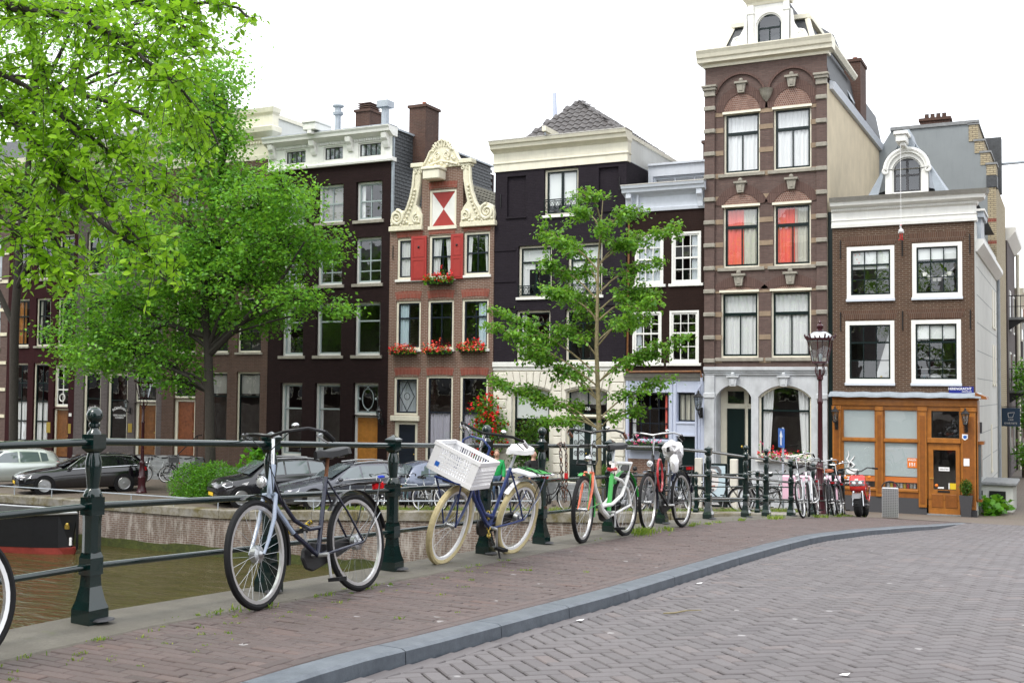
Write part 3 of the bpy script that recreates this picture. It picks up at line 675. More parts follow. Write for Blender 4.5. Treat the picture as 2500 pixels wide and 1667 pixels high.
class House:
    def __init__(s, name, x0, x1, label, y=FY, depth=9., cat='house'):
        s.x0, s.x1, s.y, s.depth = x0+.006, x1-.006, y, depth
        s.root = empty(name, ((x0+x1)/2, y, 0), label=label, cat=cat, world=True)
        s.ops = []; s.arch = {}
    def part(s, name, b, mat, **k): return b.build(name, mat, s.root, **k)
    def opening(s, x0, x1, z0, z1, arch=0):
        if arch: s.arch[len(s.ops)] = arch
        s.ops.append((x0, x1, z0, z1))
    def wall(s, z0, z1, mat, name='wall', dy=0., depth=.24):
        b = MB(); idx = [i for i, o in enumerate(s.ops) if o[3] > z0 and o[2] < z1]
        ops = [s.ops[i] for i in idx]; ar = {k: s.arch[i] for k, i in enumerate(idx) if i in s.arch and s.ops[i][3] <= z1+1e-6}
        wall_face(b, s.x0, s.x1, z0, z1, s.y+dy, ops, depth, ar)
        return s.part(name, b, mat, fixn=False)
    def shell(s, z1, side='brick_dark', roof=None, floors=(), left=None, inter='interior'):
        y1 = s.y+s.depth
        s.part('side_wall', MB().box(s.x0, s.x0+.18, s.y+.012, y1, -.1, z1), left or side)
        s.part('side_wall', MB().box(s.x1-.18, s.x1, s.y+.012, y1, -.1, z1), side)
        s.part('back_wall', MB().box(s.x0+.19, s.x1-.19, y1-.2, y1-.01, -.1, z1), side)
        b = MB().box(s.x0+.19, s.x1-.19, s.y+3.4, s.y+3.5, 0, z1-.02)
        for f in list(floors)+[z1-.05, .05]: b.box(s.x0+.19, s.x1-.19, s.y+.25, s.y+3.39, f-.1, f+.1)
        s.part('interior', b, inter)
        s.part('roof_deck', MB().box(s.x0+.01, s.x1-.01, s.y+.02, y1-.02, z1-.012, z1+.03), roof or 'lead')
    def window(s, x0, x1, z0, z1, frame='white_paint', sash='dark_green', lay=((.33, 1, 1), (.67, 2, 1)), fw=.075, inset=.10, bar=.034, sw=.058, tb=.06, sill='stone', sillx=.06, curtain=None, cut=True, glass='glass', arch=0, sill_h=.10, fb=None, zlow=0., cdy=.105):
        if cut: s.opening(x0, x1, z0, z1, arch)
        Y = s.y+inset; fb = fw if fb is None else fb
        b = MB()
        b.box(x0, x0+fw, Y, Y+.11, z0, z1-arch); b.box(x1-fw, x1, Y, Y+.11, z0, z1-arch)
        b.box(x0+fw, x1-fw, Y+.002, Y+.11, z0, z0+fb)
        if arch:
            P = arc_pts(x0+.001, x1-.001, z1-.001, arch); Q = arc_pts(x0+fw, x1-fw, z1-fw, arch*.9)
            for (a, c), (d, e), (f, g), (h, i) in zip(P[:-1], P[1:], Q[:-1], Q[1:]):
                b.add([(a, Y, c), (d, Y, e), (h, Y, i), (f, Y, g), (f, Y+.11, g), (h, Y+.11, i)], [(0, 1, 2, 3), (3, 2, 5, 4)])
        else: b.box(x0+fw, x1-fw, Y+.002, Y+.11, z1-fw, z1)
        w = s.part('window', b, frame)
        ix0, ix1, iz0, iz1 = x0+fw, x1-fw, z0+fb, z1-fw
        bb = MB(); zt = iz1; tot = sum(l[0] for l in lay); H_ = iz1-iz0
        yb0, yb1, yg = Y+.035, Y+.085, Y+.062
        cells = []
        for k, (fr, nc, nr) in enumerate(lay):
            zb = zt-H_*fr/tot
            sx0, sx1 = ix0, ix1
            st = tb/2 if k else sw; sb = tb/2 if k < len(lay)-1 else sw
            t0, t1 = zb+sb, zt-st
            bb.box(sx0, sx0+sw, yb0, yb1, zb, zt); bb.box(sx1-sw, sx1, yb0, yb1, zb, zt)
            bb.box(sx0+sw, sx1-sw, yb0+.001, yb1, zb, t0); bb.box(sx0+sw, sx1-sw, yb0+.001, yb1, t1, zt)
            cw = (sx1-sx0-2*sw-bar*(nc-1))/nc; ch = (t1-t0-bar*(nr-1))/nr
            for c in range(nc-1): bb.box(sx0+sw+cw*(c+1)+bar*c, sx0+sw+(cw+bar)*(c+1), yb0+.003, yb1-.003, t0, t1)
            for r in range(nr-1): bb.box(sx0+sw, sx1-sw, yb0+.005, yb1-.005, t0+ch*(r+1)+bar*r, t0+(ch+bar)*(r+1))
            for c in range(nc):
                for r in range(nr):
                    a = sx0+sw+(cw+bar)*c; d = t0+(ch+bar)*r; cells.append((a, a+cw, d, d+ch))
            zt = zb
        bb.build('sash', sash, w)
        for a, c, d, e in cells:
            j = [random.uniform(-.0035, .0035) for _ in range(2)]
            MB().add([(a-.006, yg+j[0], d-.006), (c+.006, yg+j[1], d-.006), (c+.006, yg-j[0], e+.006), (a-.006, yg-j[1], e+.006)], [(0, 1, 2, 3)]).build('pane', glass, w, fixn=False)
        if sill:
            MB().box(x0-sillx, x1+sillx, s.y-.07, s.y+inset+.02, z0-sill_h, z0-.002).build('sill', sill, w, bevel=.008)
        yc = Y+cdy
        for cu in (curtain or ()):
            kind, mat = cu[0], cu[1]; fr = cu[2] if len(cu) > 2 else None
            Wd, Hh = ix1-ix0, iz1-iz0
            if kind == 'full': curtain_mesh(ix0-.03, ix1+.03, iz0-.02, iz1+.03, yc).build('curtain', mat, w, smooth=True, fixn=False)
            elif kind == 'left': curtain_mesh(ix0-.03, ix0+Wd*(fr or .3), iz0-.02, iz1+.03, yc).build('curtain', mat, w, smooth=True, fixn=False)
            elif kind == 'right': curtain_mesh(ix1-Wd*(fr or .3), ix1+.03, iz0-.02, iz1+.03, yc).build('curtain', mat, w, smooth=True, fixn=False)
            elif kind == 'sides':
                curtain_mesh(ix0-.03, ix0+Wd*(fr or .22), iz0-.02, iz1+.03, yc, pinch=.3).build('curtain', mat, w, smooth=True, fixn=False)
                curtain_mesh(ix1-Wd*(fr or .22), ix1+.03, iz0-.02, iz1+.03, yc, pinch=-.3).build('curtain', mat, w, smooth=True, fixn=False)
            elif kind == 'low': curtain_mesh(ix0-.03, ix1+.03, iz0-.02, iz0+Hh*(fr or .55), yc).build('curtain', mat, w, smooth=True, fixn=False)
            elif kind == 'blind': MB().box(ix0-.03, ix1+.03, yc-.005, yc+.005, iz1-Hh*(fr or .35), iz1+.03).build('blind', mat, w)
        return w
    def door(s, x0, x1, z0, z1, mat='wood_door', frame='cream_paint', fw=.10, inset=.13, cut=True, leaves=1, panels=((.45, .9), (.08, .40)), zt=None, knob='brass', name='door', style='panel'):
        if cut: s.opening(x0, x1, z0, z1)
        Y = s.y+inset
        b = MB(); b.box(x0, x0+fw, Y, Y+.12, z0, z1); b.box(x1-fw, x1, Y, Y+.12, z0, z1); b.box(x0+fw, x1-fw, Y+.002, Y+.12, z1-fw*.8, z1)
        s.part('door_frame', b, frame)
        w = (x1-x0-2*fw)/leaves; zz = z1-fw*.8
        for k in range(leaves):
            a = x0+fw+w*k+.004; c = a+w-.008; b = MB(); b.box(a, c, Y+.05, Y+.10, z0+.02, zz-.005)
            d = s.part(name, b, mat)
            hgt = zz-z0
            for p0, p1 in panels:
                n = 2 if leaves == 1 and style == 'panel' else 1
                pw = (c-a-.10*(n+1)*.7)/n
                for q in range(n):
                    u = a+.07+(pw+.07)*q
                    bb = MB(); v0, v1 = z0+hgt*p0, z0+hgt*p1
                    bb.box(u, u+pw, Y+.042, Y+.052, v0, v0+.025); bb.box(u, u+pw, Y+.042, Y+.052, v1-.025, v1)
                    bb.box(u, u+.025, Y+.042, Y+.052, v0+.025, v1-.025); bb.box(u+pw-.025, u+pw, Y+.042, Y+.052, v0+.025, v1-.025)
                    bb.box(u+.06, u+pw-.06, Y+.038, Y+.052, v0+.06, v1-.06)
                    bb.build('door_panel', mat, d, bevel=.006)
            if knob and (k == leaves-1 or leaves == 2 and k == 0):
                kx = c-.06 if (leaves == 1 or k == 0) else a+.06
                if k == 0: MB().ball((kx, Y+.02, z0+hgt*.45), .03, 10).build('door_knob', knob, d, smooth=True)
    def cornice(s, prof, mat, name='cornice', x0=None, x1=None, ret=0.0, retl=None):
        """prof: (out, z) outline from bottom to top; mitred returns at both ends when ret > 0"""
        a, c = s.x0 if x0 is None else x0, s.x1 if x1 is None else x1
        b = MB(); n = len(prof); vs = []; rl_ = ret if retl is None else retl
        for yy in (None, s.y+.3):
            for e, sg, rr in ((a, -1, rl_), (c, 1, ret)):
                for o, z in prof: vs.append((e+sg*min(o, rr), s.y-o if yy is None else yy, z))
        fs = [(i, i+1, n+i+1, n+i) for i in range(n-1)]
        fs += [(2*n+i, 2*n+i+1, i+1, i) for i in range(n-1)] + [(n+i, n+i+1, 3*n+i+1, 3*n+i) for i in range(n-1)]
        fs += [(n-1, 2*n-1, 4*n-1, 3*n-1), (0, n, 3*n, 2*n)]
        b.add(vs, fs); return s.part(name, b, mat)
    def lintel(s, x0, x1, z0, z1, mat, flare=.10, dy=.012, arch=0.):
        n = 8; top = []; bot = []
        for i in range(n+1):
            t = i/n; x = x0+(x1-x0)*t; bz = arch*(1-(2*t-1)**2)
            bot.append((x, z0+bz)); top.append((x0-flare+(x1-x0+2*flare)*t, z1+bz*.6))
        b = MB()
        for i in range(n):
            b.add([(bot[i][0], s.y-dy, bot[i][1]), (bot[i+1][0], s.y-dy, bot[i+1][1]), (top[i+1][0], s.y-dy, top[i+1][1]), (top[i][0], s.y-dy, top[i][1])], [(0, 1, 2, 3)])
        b.add([(p[0], s.y-dy, p[1]) for p in bot]+[(p[0], s.y+.05, p[1]) for p in bot], [(i, i+1, n+2+i, n+1+i) for i in range(n)])
        b.add([(p[0], s.y-dy, p[1]) for p in top]+[(p[0], s.y+.05, p[1]) for p in top], [(i, i+1, n+2+i, n+1+i) for i in range(n)])
        return s.part('lintel', b, mat, fixn=False)
    def anchor(s, x, z0, z1): s.part('wall_anchor', MB().tube([(x, s.y-.03, z0), (x, s.y-.03, z1)], .018, 6), 'black_paint')
def spiral(b, cx, cz, r0, turns, y, rt, d=1, start=0., r1=.02, n=40):
    pts = []; rs = []
    for i in range(n+1):
        t = i/n; q = start+d*turns*2*PI*t; r = r0+(r1-r0)*t
        pts.append((cx+r*math.cos(q), y, cz+r*math.sin(q))); rs.append(rt*(1-.55*t))
    b.tube(pts, rs, 7)
def wall_lantern(loc, label, s=1., name='wall_lantern'):
    r = empty(name, loc, label=label, cat='wall lantern', group=None)
    b = MB(); b.box(-.05*s, .05*s, -.03, 0, -.22*s, .08*s); b.tube([(0, -.02, -.12*s), (0, -.16*s, -.16*s), (0, -.26*s, -.08*s), (0, -.27*s, .02*s)], .018*s, 7); b.build('bracket', 'black_paint', r, smooth=True)
    c = (0, -.27*s)
    MB().lathe([(.05*s, .02*s), (.07*s, .04*s), (.125*s, .36*s), (.05*s, .02*s)], 6, (0, c[1], 0)).build('lantern_glass', 'glass_lamp', r)
    b = MB()
    for j in range(6):
        q = 2*PI*(j+.5)/6
        b.tube([(.07*s*math.cos(q), c[1]+.07*s*math.sin(q), .04*s), (.125*s*math.cos(q), c[1]+.125*s*math.sin(q), .36*s)], .008*s, 5)
    b.lathe([(.14*s, .355*s), (.145*s, .37*s), (.06*s, .46*s), (.03*s, .48*s), (.03*s, .52*s), (.008*s, .56*s)], 6, (0, c[1], 0)); b.lathe([(.05*s, 0), (.075*s, .03*s), (.06*s, .04*s)], 6, (0, c[1], 0))
    b.build('lantern_frame', 'black_paint', r)
    MB().ball((0, c[1], .16*s), .03*s, 8).build('bulb', 'frosted', r, smooth=True)
    return r

# ---------------------------------------------------------------- house with dark maroon front (far left)
T2 = ((.36, 2, 1), (.64, 2, 1))
h = House('canal_house', -52.6, -46.85, 'brick house with white stone bands, a sliver at the edge of the row', FY+.03)
for x0, x1 in ((-52., -50.9), (-50.2, -49.1), (-48.5, -47.4)):
    for z0, z1 in ((1.4, 4.6), (5.8, 8.1), (9.2, 11.3)): h.window(x0, x1, z0, z1, lay=T2, curtain=[('full', 'curtain_sheer')])
h.wall(-.1, 13.6, 'brick_tall'); h.shell(13.6, 'brick_tall', floors=(5.2, 8.7))
for z in (1.1, 2.4, 3.7, 5.0, 6.4, 7.6, 9.0, 10.4): h.part('stone_band', MB().box(-52.5, -46.9, FY-.01, FY+.04, z, z+.16), 'cream_old')
h.cornice([(.02, 13.6), (.05, 13.9), (.35, 14.1), (.4, 14.3)], 'cream_paint')
h.part('roof', MB().prism([(FY+.4, 14.3), (FY+8.9, 14.3), (FY+6, 16.8), (FY+2.5, 16.8)], 'x', -52.5, -46.9), 'slate')

h = House('canal_house', -46.85, -42.2, 'dark maroon house with cream window frames and a carved wooden door, far along the row')
for k, (x0, x1) in enumerate(((-46.4, -45.36), (-44.9, -43.9), (-43.45, -42.44))):
    h.window(x0, x1, 5.88, 8.18, 'cream_paint', 'dark_green', ((.36, 2, 1), (.64, 2, 2)), sill='stone', curtain=[('sides', 'curtain_cream', .2)] if k else [('left', 'wood_orange', .6)])
    h.window(x0, x1, 9.1, 11.2, 'cream_paint', 'dark_green', T2, sill='stone')
    h.window(x0, x1, 12.0, 13.4, 'cream_paint', 'dark_green', T2, sill='stone')
for x0, x1 in ((-46.45, -45.35), (-44.96, -43.92)):
    h.window(x0, x1, 1.25, 5.06, 'cream_paint', 'dark_green', ((.24, 2, 1), (.24, 2, 1), (.26, 2, 1), (.26, 2, 1)), sill=None, curtain=[('low', 'curtain_white', .52)])
w = h.window(-43.56, -42.6, 2.98, 5.0, 'cream_paint', 'white_paint', ((.6, 2, 1), (.4, 2, 1)), sill=None)
MB().torus((-43.08, FY+.1, 3.42), .17, .03, 'y', 24, 6).build('oval_light', 'white_paint', w, smooth=True)
h.door(-43.58, -42.56, .62, 2.92, 'wood_brown', 'cream_paint', panels=((.5, .92), (.08, .42)), style='single')
h.wall(.6, 14.0, 'brick_maroon'); h.wall(-.1, .6, 'hard_stone', 'plinth', -.03); h.shell(14, 'brick_maroon', floors=(5.4, 8.6, 11.6))
h.cornice([(.02, 14), (.05, 14.5), (.4, 14.7), (.45, 15.0)], 'cream_paint')
h.part('roof', MB().prism([(FY+.4, 15.), (FY+8.9, 15.), (FY+5, 17.4)], 'x', -46.8, -42.25), 'pan_tile')
h.part('nameplate', MB().box(-43.98+.02, -43.70, FY-.02, FY-.004, 1.75, 2.25), 'brass'); h.part('nameplate', MB().box(-42.52, -42.35, FY-.02, FY-.004, 1.75, 2.2), 'brass'); h.part('number_plate', MB().box(-42.5, -42.33, FY-.02, FY-.004, 2.55, 2.7), 'white_paint')

def steps(h, x0, x1, n, out=.9, ztop=.8, mat='hard_stone', rail=None):
    for k in range(n):
        z1 = ztop*(n-k)/n
        h.part('step', MB().box(x0+.003*k, x1-.003*k, FY-.35-out*(k+1)/n, FY-.015-(.34+out*k/n if k else 0), -.05, z1), mat, bevel=.012)
    if rail:
        b = MB()
        b.tube([(rail, FY-.05, ztop+.95), (rail, FY-.35, ztop+.95), (rail, FY-.35-out, ztop*.2+.9)], .022, 7); b.tube([(rail, FY-.35, ztop), (rail, FY-.35, ztop+.95)], .02, 7); b.tube([(rail, FY-.35-out, 0), (rail, FY-.35-out, ztop*.2+.9)], .02, 7)
        h.part('stoop_rail', b, 'black_paint', smooth=True)

h = House('shop_house', -42.2, -36.75, 'grey painted brick house with lettered dark shop windows and a brown door')
for k, (x0, x1) in enumerate(((-41.6, -40.5), (-40.1, -38.8), (-38.3, -37.1))):
    for z0, z1 in ((5.9, 8.1), (9.2, 11.2), (12.0, 13.5)): h.window(x0, x1, z0, z1, 'cream_paint', 'dark_green', T2)
h.window(-41.62, -40.5, 1.38, 4.68, 'cream_paint', 'dark_green', ((.38, 1, 1), (.62, 1, 1)), sill=None, fw=.12, glass='glass')
h.window(-40.08, -38.82, 1.38, 4.60, 'cream_paint', 'dark_green', ((.38, 1, 1), (.62, 1, 1)), sill=None, fw=.12)
h.window(-38.36, -37.08, 3.30, 4.70, 'cream_paint', 'dark_green', ((1, 2, 1),), sill=None, curtain=[('blind', 'curtain_cream', .5)])
h.door(-38.38, -37.06, .9, 3.26, 'wood_brown', 'cream_paint', fw=.14, leaves=1)
h.wall(.75, 14.2, 'brick_greybrown'); h.wall(-.1, .75, 'hard_stone', 'plinth', -.03); h.shell(14.2, 'brick_greybrown', floors=(5.3, 8.7, 11.6))
h.cornice([(.02, 14.2), (.05, 14.7), (.4, 14.9), (.45, 15.15)], 'cream_paint')
h.part('roof', MB().prism([(FY+.4, 15.1), (FY+8.9, 15.1), (FY+5, 17.8)], 'x', -42.15, -36.8), 'pan_tile')
h.part('nameplate', MB().box(-38.72, -38.48, FY-.02, FY-.004, 1.9, 2.3), 'brass')
def text(name, body, size, loc, rot, mat, parent=None, align='CENTER', ext=.002, sx=1., label=None, cat=None, bold=0.):
    cu = bpy.data.curves.new(name, 'FONT'); cu.body = body; cu.size = size; cu.align_x = align; cu.extrude = ext; cu.offset = bold
    cu.materials.append(MAT(mat)); o = bpy.data.objects.new(name, cu); COL.objects.link(o)
    if parent is not None:
        org = ORG.get(parent.name, (0, 0, 0)); o.parent = parent; loc = tuple(a-b_ for a, b_ in zip(loc, org))
    o.location = loc; o.rotation_euler = rot; o.scale = (sx, 1, 1)
    if label: tag(o, label, cat)
    return o
UP = (PI/2, 0, 0)
def arc_text(body, cx, z, rad, span, size, y, mat, parent):
    n = len(body)
    for i, ch in enumerate(body):
        if ch == ' ': continue
        q = -span/2+span*i/(n-1)
        text('letter', ch, size, (cx+rad*math.sin(q), y, z-rad+rad*math.cos(q)), (PI/2, q, 0), mat, parent)
for cx in (-41.05, -39.42): arc_text('La Cuisine Française', cx, 2.95, .75, 1.05, .19, FY+.14, 'white_print', h.root)
text('lettering', 'VERSE MAALTIJD\nCATERING', .11, (-39.42, FY+.14, 2.62), UP, 'white_print', h.root)

h = House('canal_house', -36.75, -30.82, 'brown brick house with a red wooden door behind the large quay tree')
for k, (x0, x1) in enumerate(((-36.05, -34.85), (-34.28, -33.0), (-32.48, -31.2))):
    h.window(x0, x1, 5.5, 7.88, 'cream_paint', 'dark_green', ((.34, 1, 1), (.66, 2, 1)), sillx=.1)
    h.window(x0, x1, 8.7, 11.0, 'cream_paint', 'dark_green', ((.34, 1, 1), (.66, 2, 1)), sillx=.1)
    h.window(x0, x1, 11.9, 13.3, 'cream_paint', 'dark_green', ((.5, 1, 1), (.5, 2, 1)), sillx=.1)
    if k: h.window(x0, x1, 1.62, 4.66, 'cream_paint', 'dark_green', ((.34, 1, 1), (.66, 1, 1)), sill=None, curtain=[('blind', 'interior_light', .3)])
h.window(-36.05, -34.78, 3.5, 4.68, 'cream_paint', 'dark_green', ((1, 2, 1),), sill=None)
h.door(-36.05, -34.78, .95, 3.46, 'wood_door', 'cream_paint', fw=.15, style='single', panels=((.62, .93), (.30, .58), (.06, .26)))
h.wall(.55, 13.8, 'brick_h3'); h.wall(-.1, .55, 'hard_stone', 'plinth', -.04); h.shell(13.8, 'brick_h3', floors=(5.0, 8.2, 11.5))
h.cornice([(.02, 13.8), (.04, 14.0), (.03, 14.02), (.03, 14.62), (.10, 14.66), (.12, 14.74), (.32, 14.95), (.36, 15.15), (.12, 15.25), (.12, 15.70), (.22, 15.80), (.26, 16.0)], 'cream_paint', ret=.3)
for k in range(38): h.part('dentil', MB().box(-36.6+k*.152, -36.6+k*.152+.08, FY-.11, FY-.02, 14.50, 14.60), 'cream_paint') if k > 20 else None
h.part('attic_wall', MB().box(-36.7, -30.95, FY+.31, FY+8.8, 13.85, 15.75), 'stucco_side')
h.part('gutter_trim', MB().box(-30.94, -30.86, FY+.31, FY+8.8, 15.66, 15.82), 'cream_paint')
steps(h, -36.6, -34.2, 5, 1.2, .93, rail=-34.3); steps(h, -38.9, -36.9, 4, 1.0, .85)
h.part('basement_slab', MB().box(-34.1, -30.9, FY-.35, FY-.045, -.05, .42), 'hard_stone')

# ---------------------------------------------------------------- near-black house with the white attic cornice
h = House('canal_house', -30.82, -24.72, 'near-black brick house with white windows, white attic cornice, orange door')
cols = ((-30.12, -28.98), (-28.34, -27.05), (-26.42, -25.15))
G = dict(frame='white_paint', sash='sash_grey', inset=.17, fw=.085, sillx=.12, sill_h=.13, bar=.045)
for k, (x0, x1) in enumerate(cols):
    h.window(x0, x1, 10.86, 12.46, lay=((.5, 2, 1), (.5, 2, 1)), curtain=[[('left', 'curtain_white', .2)], [('blind', 'interior_light', .97)], [('left', 'curtain_white', .22)]][k], **G)
    h.window(x0, x1, 8.26, 10.17, lay=((.5, 2, 1), (.5, 2, 2)), curtain=[('left', 'curtain_sheer', .15)] if k == 0 else None, **G)
    h.window(x0, x1, 5.34, 7.52, lay=((.34, 1, 1), (.66, 1, 1)), curtain=[('left', 'curtain_white', .2)] if k == 0 else None, **G)
g2 = dict(G); g2.update(sill=None)
for x0, x1 in cols[:2]: h.window(x0, x1, 1.15, 4.2, lay=((.34, 1, 1), (.66, 1, 1)), curtain=[('left', 'curtain_white', .16)], **g2)
w = h.window(-26.42, -25.2, 2.92, 4.22, lay=((1, 1, 1),), **g2)
b = MB(); yy = FY+.20
b.add([], []); pts = [(-25.81+.27*math.cos(q), yy, 3.57+.42*math.sin(q)) for q in np.linspace(0, 2*PI, 28)[:-1]]
b.tube(pts, .02, 6, True)
for a, c in ((-26.22, 3.57), (-25.42, 3.57), (-25.81, 4.05), (-25.81, 3.09)): b.ball((a, yy, c), .06, 8)
b.build('leaded_oval', 'sash_grey', w, smooth=True)
h.door(-26.42, -25.2, .62, 2.9, 'wood_orange', 'white_paint', inset=.2, leaves=2, panels=((.60, .93), (.08, .55)))
h.wall(.5, 13.25, 'brick_dark'); h.wall(-.1, .5, 'hard_stone', 'plinth', -.05)
h.part('side_wall', MB().box(-24.91, -24.726, FY+.012, FY+9, 10, 14.2), 'brick_dark'); h.shell(13.25, 'brick_dark', floors=(4.9, 7.9, 10.5))
H4 = h
# attic storey with windows set in the white entablature
a4 = House.__new__(House); a4.x0, a4.x1, a4.y, a4.depth, a4.root, a4.ops, a4.arch = -30.9, -24.62, FY-.10, 3, h.root, [], {}
for x0, x1 in ((-30.02, -28.93), (-28.02, -27.03), (-26.28, -25.16)):
    a4.window(x0, x1, 13.44, 14.04, 'white_paint', 'black_paint', ((1, 4, 1),), sill=None, fw=.05, sw=.03, inset=.06, curtain=[('left', 'curtain_white', .12)])
a4.wall(13.27, 14.22, 'white_paint', 'entablature', depth=.2)
a4.cornice([(.0, 13.2), (.05, 13.2), (.07, 13.28), (.02, 13.36)], 'white_paint', 'moulding', ret=.02)
a4.cornice([(.02, 14.20), (.05, 14.22), (.28, 14.34), (.34, 14.36), (.36, 14.46), (.42, 14.55), (.42, 14.59)], 'white_paint', ret=.06)
a4.cornice([(.43, 14.592), (.40, 14.62), (.0, 14.66)], 'lead', 'gutter', ret=.07)
for x in (-30.62, -28.48, -26.64, -24.88):
    b = MB().prism([(FY-.10, 13.75), (FY-.16, 13.72), (FY-.22, 13.85), (FY-.26, 14.0), (FY-.36, 14.10), (FY-.40, 14.30), (FY-.10, 14.30)], 'x', x-.13, x+.13); h.part('console', b, 'white_paint', bevel=.012); h.part('console_foot', MB().box(x-.16, x+.16, FY-.13, FY-.09, 13.30, 13.40), 'white_paint')
for k in range(66):
    x = -30.45+k*.085
    if min(abs(x-q) for q in (-30.62, -28.48, -26.64, -24.88)) > .16: h.part('dentil', MB().box(x, x+.05, FY-.17, FY-.09, 14.10, 14.20), 'white_paint')
h.part('hoist_beam', MB().box(-28.62, -27.98, FY-.75, FY+.4, 14.66, 14.95).box(-28.66, -27.94, FY-.8, FY+.4, 14.95, 15.06).box(-28.4, -28.2, FY-.75, FY-.5, 14.5, 14.66), 'white_paint', bevel=.02)
h.part('attic_roof', MB().box(-30.8, -24.95, FY+.25, FY+8.9, 13.3, 14.5), 'lead')
# slate hung side wall, course by course
b = MB()
for r in range(34):
    z = 9.6+r*.145; off = (r % 2)*.16; yv = FY+.14-off
    while yv < FY+8.5:
        y0, y1 = max(yv, FY+.14)+.004, yv+.31; d = random.uniform(0, .006); xo = -24.722
        b.add([(xo+.028+d, y0, z), (xo+.028+d, y1, z), (xo+.004, y1, z+.155), (xo+.004, y0, z+.155), (xo, y0, z), (xo, y1, z)], [(0, 1, 2, 3), (0, 4, 5, 1), (1, 5, 2), (0, 3, 4)]); yv += .32
o = h.part('slates', b, 'slate', fixn=False); o['kind'] = 'stuff'
h.part('slate_trim', MB().box(-24.73, -24.64, FY+.02, FY+.13, 9.5, 14.5), 'lead'); h.part('slate_trim', MB().box(-24.95, -24.62, FY+.13, FY+8.8, 14.52, 14.60), 'zinc')
def chimney(h, x0, x1, y0, y1, z0, z1, pots=1, mat='brick_chimney', flare=.06, pot='terracotta'):
    b = MB().box(x0, x1, y0, y1, z0, z1-.12); b.box(x0-flare, x1+flare, y0-flare, y1+flare, z1-.118, z1); c = h.part('chimney', b, mat)
    for k in range(pots):
        x = x0+(x1-x0)*(k+1)/(pots+1); MB().lathe([(.10, z1), (.085, z1+.2), (.10, z1+.22)], 10, (x, (y0+y1)/2, 0)).build('chimney_pot', pot, c, smooth=True)
chimney(h, -25.0+.1, -24.0+.1-.2, FY+1.6, FY+2.7, 13.3, 15.85)
chimney(h, -28.3, -27.55, FY+2.6, FY+3.6, 14.4, 16.25, 0)
for k in range(4): h.part('chimney_cowl', MB().box(-28.25, -27.6, FY+2.7, FY+3.5, 16.25+.09*k, 16.29+.09*k), 'brick_chimney')
h.part('vent_pipe', MB().lathe([(.13, 14.6), (.13, 15.95), (.22, 16.0), (.24, 16.1), (.16, 16.14), (.14, 16.3), (.26, 16.36), (.26, 16.42)], 12, (-28.95, FY+2.2, 0)), 'zinc', smooth=True)
h.part('vent_pipe', MB().lathe([(.17, 14.5), (.17, 16.0)], 12, (-26.35, FY+2.0, 0)).box(-26.62, -26.08, FY+1.73, FY+2.27, 16.0, 16.28), 'zinc')
steps(h, -26.6, -24.8, 4, .9, .6); h.part('area_slab', MB().box(-30.7, -26.7, FY-.5, FY-.055, -.05, .55), 'hard_stone')

# ---------------------------------------------------------------- neck gable house with red shutters
h = House('gable_house', -24.72, -19.98, 'brown brick neck gable house with red shutters, cream scrollwork and geranium boxes', FY-.03)
yf = h.y
cols = ((-24.38, -23.22), (-22.9, -21.72), (-21.36, -20.18))
K = dict(frame='cream_paint', sash='dark_blue', inset=.05, fw=.09)
h.window(-24.36, -23.2, 8.36, 10.02, lay=((.48, 2, 1), (.52, 2, 1)), curtain=[('full', 'curtain_white')], sill='white_paint', **K)
h.window(-22.87, -21.7, 8.36, 10.06, lay=((.5, 2, 1), (.5, 2, 1)), curtain=[('sides', 'curtain_white', .42)], sill='white_paint', **K)
h.window(-21.3, -20.14, 8.42, 10.1, lay=((.48, 2, 1), (.52, 2, 1)), curtain=[('sides', 'curtain_white', .25)], sill='white_paint', **K)
cu = ([('left', 'curtain_blue', .5)], None, [('right', 'curtain_blue', .42)])
for k, (x0, x1) in enumerate(cols):
    h.window(x0, x1, 5.56, 7.50, lay=((.34, 2, 1), (.66, 2, 1)), curtain=cu[k], sill='white_paint', **K)
for x0, x1 in cols[1:]: h.window(x0-.05, x1, 1.14, 4.52, lay=((.42, 1, 1), (.58, 1, 1)), curtain=[('low', 'curtain_lilac', .57)], sill=None, **K)
MB().box(-22.35, -22.05, yf+.22, yf+.225, 2.75, 3.0).build('banner', 'curtain_red', h.root)
w = h.window(-24.43, -23.3, 2.95, 4.47, lay=((1, 1, 1),), sill=None, curtain=[('full', 'curtain_sheer')], cdy=.3, **K)
b = MB(); yy = yf+.10; mx, mz = -23.865, 3.7
for p, q in (((mx, mz+.6), (mx+.34, mz)), ((mx+.34, mz), (mx, mz-.6)), ((mx, mz-.6), (mx-.34, mz)), ((mx-.34, mz), (mx, mz+.6))): b.tube([(p[0], yy, p[1]), (q[0], yy, q[1])], .018, 6)
b.torus((mx, yy, mz), .13, .014, 'y', 20, 6); b.build('leaded_diamond', 'dark_blue', w)
h.part('door_lintel', MB().box(-24.55, -23.22, yf-.08, yf+.03, 2.72, 2.93), 'cream_paint', bevel=.02)
h.door(-24.42, -23.3, .45, 2.72, 'dark_blue', 'cream_paint', inset=.1, fw=.17, leaves=1, style='single')
